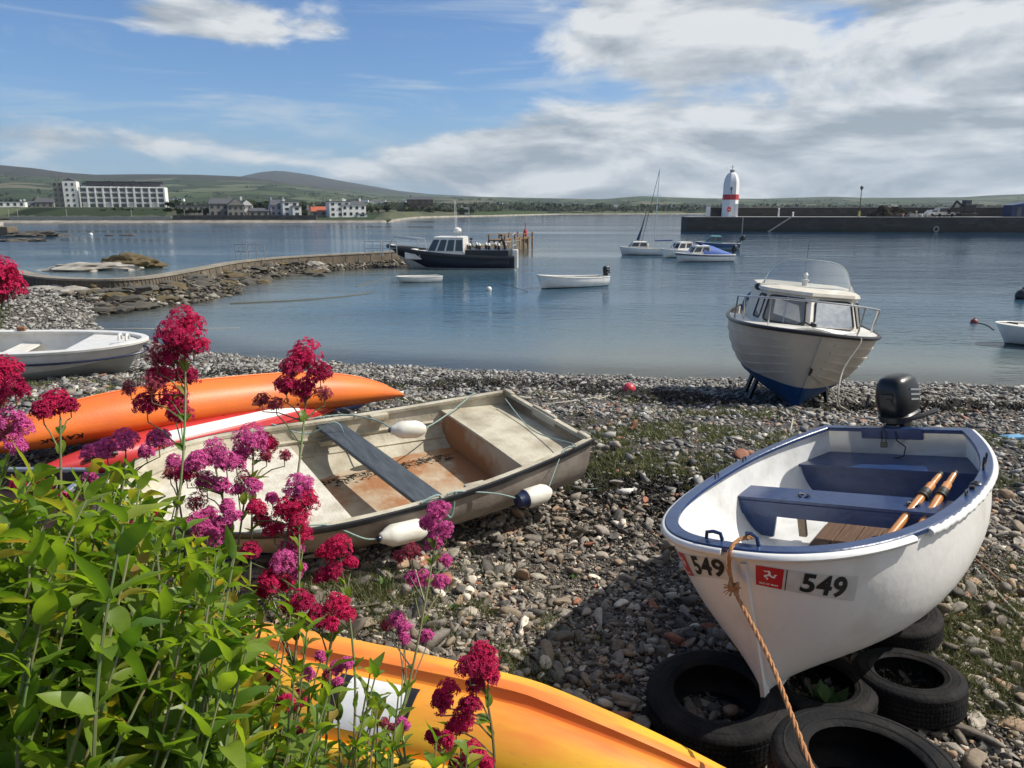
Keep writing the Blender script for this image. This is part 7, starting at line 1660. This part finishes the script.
M['crimson'] = petal('crimson_petals', (.56, .020, .105)); M['deep'] = petal('deep_crimson_petals', (.42, .016, .085)); M['pink'] = petal('magenta_pink_petals', (.62, .11, .34)); M['faded'] = petal('faded_buds', (.36, .06, .10))
M['pedicel'] = mat('flower_stalklet', (.20, .045, .055), .6, island=.3)
FR = random.Random(11)
def leaf(mb, base, d, up, l, w, fold=.25, droop=.3):
    d = d.normalized(); sd = d.cross(up)
    sd = sd.normalized() if sd.length > 1e-4 else Vector((1, 0, 0)); nn = sd.cross(d).normalized(); n = 6; vs = []
    for i in range(n + 1):
        u = i / n; ww = w * (math.sin(math.pi * min(1, u * .93 + .07) ** .8) ** .85 if u < 1 else 0); ww = max(ww, .0006)
        c = base + d * l * u - Vector((0, 0, 1)) * droop * l * u * u + nn * .04 * l * math.sin(u * 5)
        wv = .018 * l * math.sin(u * 11 + l * 900); vs += [c + sd * ww + nn * (ww * fold + wv), c, c - sd * ww + nn * (ww * fold - wv)]
    fs = []
    for i in range(n):
        a = i * 3; fs += [(a, a + 1, a + 4, a + 3), (a + 1, a + 2, a + 5, a + 4)]
    mb.add(vs, fs)
def pathpt(P, u):
    k = u * (len(P) - 1); i = min(int(k), len(P) - 2); return P[i].lerp(P[i + 1], k - i), (P[i + 1] - P[i]).normalized()
def dress(mb, P, u0, u1, pairs, l0, l1, r=FR):
    """opposite leaf pairs up a stem"""
    for k in range(pairs):
        u = u0 + (u1 - u0) * k / max(1, pairs - 1); p, tn = pathpt(P, u); ang = (k % 2) * math.pi / 2 + r.uniform(-.4, .4); o = tn.orthogonal().normalized(); w = tn.cross(o)
        l = (l0 + (l1 - l0) * k / max(1, pairs - 1)) * r.uniform(.8, 1.15)
        for q in (0, math.pi):
            d = (o * math.cos(ang + q) + w * math.sin(ang + q)) + tn * r.uniform(.2, 1.3); leaf(mb, p, d, (tn + Vector((r.gauss(0, .35), r.gauss(0, .35), 0))).normalized(), l * r.uniform(.7, 1.15), l * r.uniform(.14, .20), r.uniform(.1, .6), r.uniform(-.25, .55))
def stempath(root, tip, bend=.12):
    a, b = Vector(root), Vector(tip); mid1 = a.lerp(b, .35) + Vector((FR.uniform(-bend, bend) * .4, FR.uniform(-bend, bend) * .4, bend * .4)); mid2 = a.lerp(b, .72) + Vector((FR.uniform(-bend, bend) * .25, FR.uniform(-bend, bend) * .25, bend * .25))
    return smooth_path([a, mid1, mid2, b], 7)
def flowerhead(parent, c, r, kind):
    """rounded cluster of five petalled florets carried on fine stalklets"""
    mb = MB(); pd = MB(); base = c - Vector((0, 0, r * 1.25)); up = Vector((FR.gauss(0, .2), FR.gauss(0, .2), 1)).normalized()
    subs = [(Vector((0, 0, r * .12)), r * .72)] + [(Vector((math.cos(a) * r * .5, math.sin(a) * r * .5, FR.uniform(-.38, .12) * r)), r * FR.uniform(.40, .58)) for a in [FR.uniform(0, 6.28) + k * 1.05 for k in range(6)]]
    N = int(230 * (r / .032) ** 1.4) + 50
    for k in range(N):
        o, q = subs[FR.choice([0, 0, 0, 1, 2, 3, 4, 5, 6])]
        d = Vector((FR.gauss(0, 1), FR.gauss(0, 1), FR.gauss(.25, .9)))
        if d.length < .1: continue
        d.normalize()
        if d.z < -.55: d.z = -d.z
        p = c + o + d * q * FR.uniform(.82, 1.08); n = (d + up * .3 + Vector((FR.gauss(0, .3), FR.gauss(0, .3), FR.gauss(0, .3)))).normalized(); u = n.orthogonal().normalized(); w = n.cross(u); s = FR.uniform(.0032, .0052) * (1.1 if kind != 'faded' else .7); a0 = FR.uniform(0, 6.28)
        for j in range(5):
            a = a0 + j * 1.2566; e = u * math.cos(a) + w * math.sin(a); f = u * -math.sin(a) + w * math.cos(a)
            mb.v += [tuple(p), tuple(p + e * s * .6 + f * s * .30 + n * s * .15), tuple(p + e * s - n * s * .1), tuple(p + e * s * .6 - f * s * .30 + n * s * .15)]; b = len(mb.v) - 4; mb.f.append((b, b + 1, b + 2, b + 3)); mb.m.append(0)
        if k % 2 == 0:
            t_ = d.orthogonal().normalized() * .0006; q0 = base.lerp(c + o, .55); pd.add([q0 - t_, q0 + t_, p], [(0, 1, 2)])
    h = mb.build('flower_head', M[kind], parent, normals=False)
    if pd.v: pd.build('stalklets', M['pedicel'], h, normals=False)
    return base
def valerian(label, rootx, rooty, spikes, shoots=(), d=1.25, depthj=.04, lsz=.075):
    root = Vector((rootx, rooty, 3.14)); t = thing('valerian_plant', label, 'flowering plant', root, 0, 'red valerian plants in the foreground'); lf = MB(); st = MB(); off = -root
    for sp in spikes:
        dd = sp.get('d', d); heads = sp['h']; tipx, tipy = heads[0][0], heads[0][1]; tip = at(tipx, tipy, d=dd); P = stempath((root.x + FR.uniform(-.08, .08), root.y + FR.uniform(-.05, .05), 3.13), tuple(tip - Vector((0, 0, .03))), .10)
        st.tube([p + off for p in P], [.0036 - .0019 * i / (len(P) - 1) for i in range(len(P))], 7)
        dress(lf, [p + off for p in P], .12, sp.get('lt', .72), sp.get('np', 8), lsz, lsz * .45)
        for hx, hy, rp_, kind in heads:
            c = at(hx, hy, d=dd + FR.uniform(-depthj, depthj)); r = rp_ * 1.08 / FPX * dd; b = flowerhead(t, c + off, r, kind)
            # stalk joins the main stem lower down
            best = max(range(len(P)), key=lambda i: -abs((P[i] - c).length - .05 - (c - P[-1]).length * .6) if P[i].z < c.z + .02 else -9)
            q = P[min(best, len(P) - 1)]
            if (c - P[-1]).length > .015: st.tube([q + off, (q + off).lerp(b, .6) + Vector((0, 0, .006)), b, c + off], [.0017, .0013, .0012, .0009], 5)
            if FR.random() < .6: leaf(lf, q + off, (c - q) + Vector((FR.gauss(0, .02), FR.gauss(0, .02), .0)), Vector((0, 0, 1)), .035, .008)
    for (x, y, dd, n) in shoots:
        tip = at(x, y, d=dd); P = stempath((tip.x + FR.uniform(-.10, .05), min(.8, tip.y - FR.uniform(.15, .45)), max(3.12, tip.z - FR.uniform(.35, .6))), tuple(tip), .06)
        st.tube([p + off for p in P], [.0030 - .0018 * i / (len(P) - 1) for i in range(len(P))], 6)
        dress(lf, [p + off for p in P], .18, 1.0, n + 3, lsz * 1.0, lsz * .62)
    lf.build('foliage', M['leaf'], t, smooth=True, normals=False, angle=80); st.build('stems', M['stem'], t, smooth=True)['kind'] = 'stuff'
    return t
C_, P_, D_, F_ = 'crimson', 'pink', 'deep', 'faded'
def fill(x0, x1, ytop, ybot, n, d0=.95, d1=1.5, np_=6):
    out = []
    for _ in range(n):
        x = FR.uniform(x0, x1); yt = ytop(x); y = yt + (ybot - yt) * FR.random() ** 1.15; out.append((x, y, FR.uniform(d0, d1), np_))
    return out
yt = lambda x: float(np.interp(x, [-60, 0, 60, 110, 150, 200, 240, 290, 340, 400, 470], [452, 462, 474, 466, 478, 520, 560, 602, 648, 694, 738]))
valerian('valerian at the left edge, crimson heads up beside the white and grey boat', -.98, .72,
    [dict(h=[(2, 272, 17, C_), (6, 290, 18, C_), (-12, 300, 16, D_)], d=1.2, lt=.5), dict(h=[(6, 372, 19, C_), (14, 388, 13, D_), (-8, 395, 18, C_)], d=1.15, lt=.6), dict(h=[(10, 424, 19, P_), (14, 444, 11, P_), (-6, 432, 14, P_)], d=1.12)],
    fill(-40, 60, yt, 800, 66), lsz=.090)
valerian('valerian with the tallest crimson spike, rising in front of the water at left', -.70, .78,
    [dict(h=[(184, 322, 19, C_), (170, 336, 17, D_), (192, 342, 15, C_), (176, 356, 16, D_), (156, 356, 13, F_), (162, 375, 15, C_), (186, 376, 13, D_), (150, 384, 14, F_), (172, 398, 15, C_), (146, 404, 14, D_), (130, 388, 9, F_), (180, 412, 13, D_)], d=1.40, lt=.68),
     dict(h=[(58, 402, 15, C_), (42, 410, 11, D_), (70, 406, 9, D_)], d=1.25), dict(h=[(124, 440, 13, P_), (106, 448, 12, P_), (90, 452, 9, P_), (158, 440, 13, P_), (146, 452, 9, P_)], d=1.45, lt=.8),
     dict(h=[(40, 488, 11, C_), (18, 486, 11, D_), (28, 502, 9, D_)], d=1.45), dict(h=[(70, 504, 9, D_), (58, 500, 10, C_), (92, 478, 9, P_)], d=1.5)],
    fill(30, 150, yt, 800, 92), lsz=.086)
valerian('valerian with a crimson spike standing over the dark plank of the old boat', -.46, .82,
    [dict(h=[(308, 356, 20, C_), (292, 368, 13, D_), (320, 374, 13, D_), (286, 386, 13, D_), (304, 390, 14, D_), (324, 394, 9, F_), (262, 400, 9, F_), (276, 404, 8, F_)], d=1.5, lt=.55, np=6),
     dict(h=[(214, 452, 16, P_), (198, 462, 13, P_), (226, 462, 12, P_), (206, 482, 13, P_), (186, 474, 11, C_), (222, 486, 10, P_), (196, 502, 11, F_), (210, 516, 11, P_), (228, 506, 8, P_)], d=1.4, lt=.85), dict(h=[(252, 438, 17, 'pink'), (264, 444, 14, C_), (242, 452, 12, P_), (236, 462, 10, P_), (266, 456, 8, F_), (284, 456, 8, F_)], d=1.45, lt=.8),
     dict(h=[(202, 528, 12, P_), (214, 534, 12, P_), (222, 524, 10, P_), (232, 516, 9, P_), (196, 520, 9, P_)], d=1.35), dict(h=[(174, 462, 9, P_), (182, 470, 9, P_), (170, 474, 8, F_)], d=1.5), dict(h=[(244, 478, 9, F_), (252, 486, 9, P_), (238, 490, 8, P_)], d=1.42), dict(h=[(142, 512, 9, C_), (152, 508, 8, C_)], d=1.3), dict(h=[(132, 528, 8, D_), (158, 562, 8, P_)], d=1.25)],
    fill(120, 240, yt, 800, 92), lsz=.078)
valerian('valerian with a long pink and crimson column against the old boat hull', -.30, .82,
    [dict(h=[(298, 486, 15, P_), (304, 500, 15, C_), (286, 508, 13, C_), (296, 520, 17, C_), (272, 498, 7, P_), (256, 508, 10, C_), (262, 520, 10, D_), (274, 530, 11, C_), (302, 534, 12, C_), (292, 548, 14, P_), (284, 562, 14, P_), (298, 570, 10, P_), (270, 580, 12, C_), (286, 584, 11, C_), (250, 550, 10, D_), (262, 592, 9, D_)], d=1.38, lt=.8),
     dict(h=[(340, 547, 14, C_), (326, 552, 10, C_), (334, 570, 11, D_), (350, 563, 8, C_), (322, 576, 9, D_)], d=1.45, lt=.7), dict(h=[(336, 604, 13, C_), (318, 616, 13, D_), (346, 614, 9, C_), (300, 602, 14, D_), (288, 608, 9, D_), (332, 624, 8, C_)], d=1.3, lt=.8),
     dict(h=[(297, 700, 11, D_), (286, 702, 9, C_), (272, 676, 9, D_), (294, 734, 9, D_)], d=1.15), dict(h=[(308, 674, 7, P_), (250, 646, 5, P_), (320, 656, 5, P_)], d=1.2)],
    fill(200, 330, yt, 800, 66), lsz=.068)
valerian('valerian with pale pink tiered heads in front of the shingle, middle of the picture', -.14, .84,
    [dict(h=[(438, 512, 13, P_), (428, 524, 10, P_), (446, 530, 10, P_), (434, 542, 10, P_), (412, 551, 10, F_), (400, 556, 7, F_), (445, 560, 7, P_), (424, 579, 11, P_), (440, 582, 9, P_), (412, 578, 8, P_), (396, 620, 9, P_), (404, 628, 8, P_), (386, 626, 8, F_), (404, 638, 6, P_), (426, 637, 8, P_)], d=1.55, lt=.45, np=5),
     dict(h=[(336, 668, 8, P_), (346, 664, 7, P_), (328, 674, 6, F_), (338, 682, 5, P_)], d=1.2), dict(h=[(402, 724, 7, P_), (392, 728, 5, F_), (384, 722, 5, F_)], d=1.15)],
    fill(290, 400, yt, 800, 24, 1.0, 1.3), lsz=.065)
valerian('valerian with deep crimson heads over the yellow kayak at the bottom', -.02, .86,
    [dict(h=[(482, 656, 16, C_), (470, 668, 14, D_), (488, 672, 12, C_), (476, 684, 10, D_), (448, 692, 14, C_), (440, 704, 10, D_), (470, 706, 12, D_), (462, 718, 12, C_), (456, 728, 11, D_), (434, 738, 9, D_), (446, 740, 9, C_), (474, 752, 12, C_), (468, 766, 12, D_), (486, 764, 8, C_), (456, 766, 9, D_)], d=1.15, lt=.5, np=5)],
    fill(340, 470, yt, 800, 18, .95, 1.2), lsz=.06)
# leafy base growth behind and below
valerian('leafy valerian without flowers filling the lower left corner', -.85, .60, [], fill(-60, 250, lambda x: yt(x) + 45, 830, 260, .85, 1.75), lsz=.10)
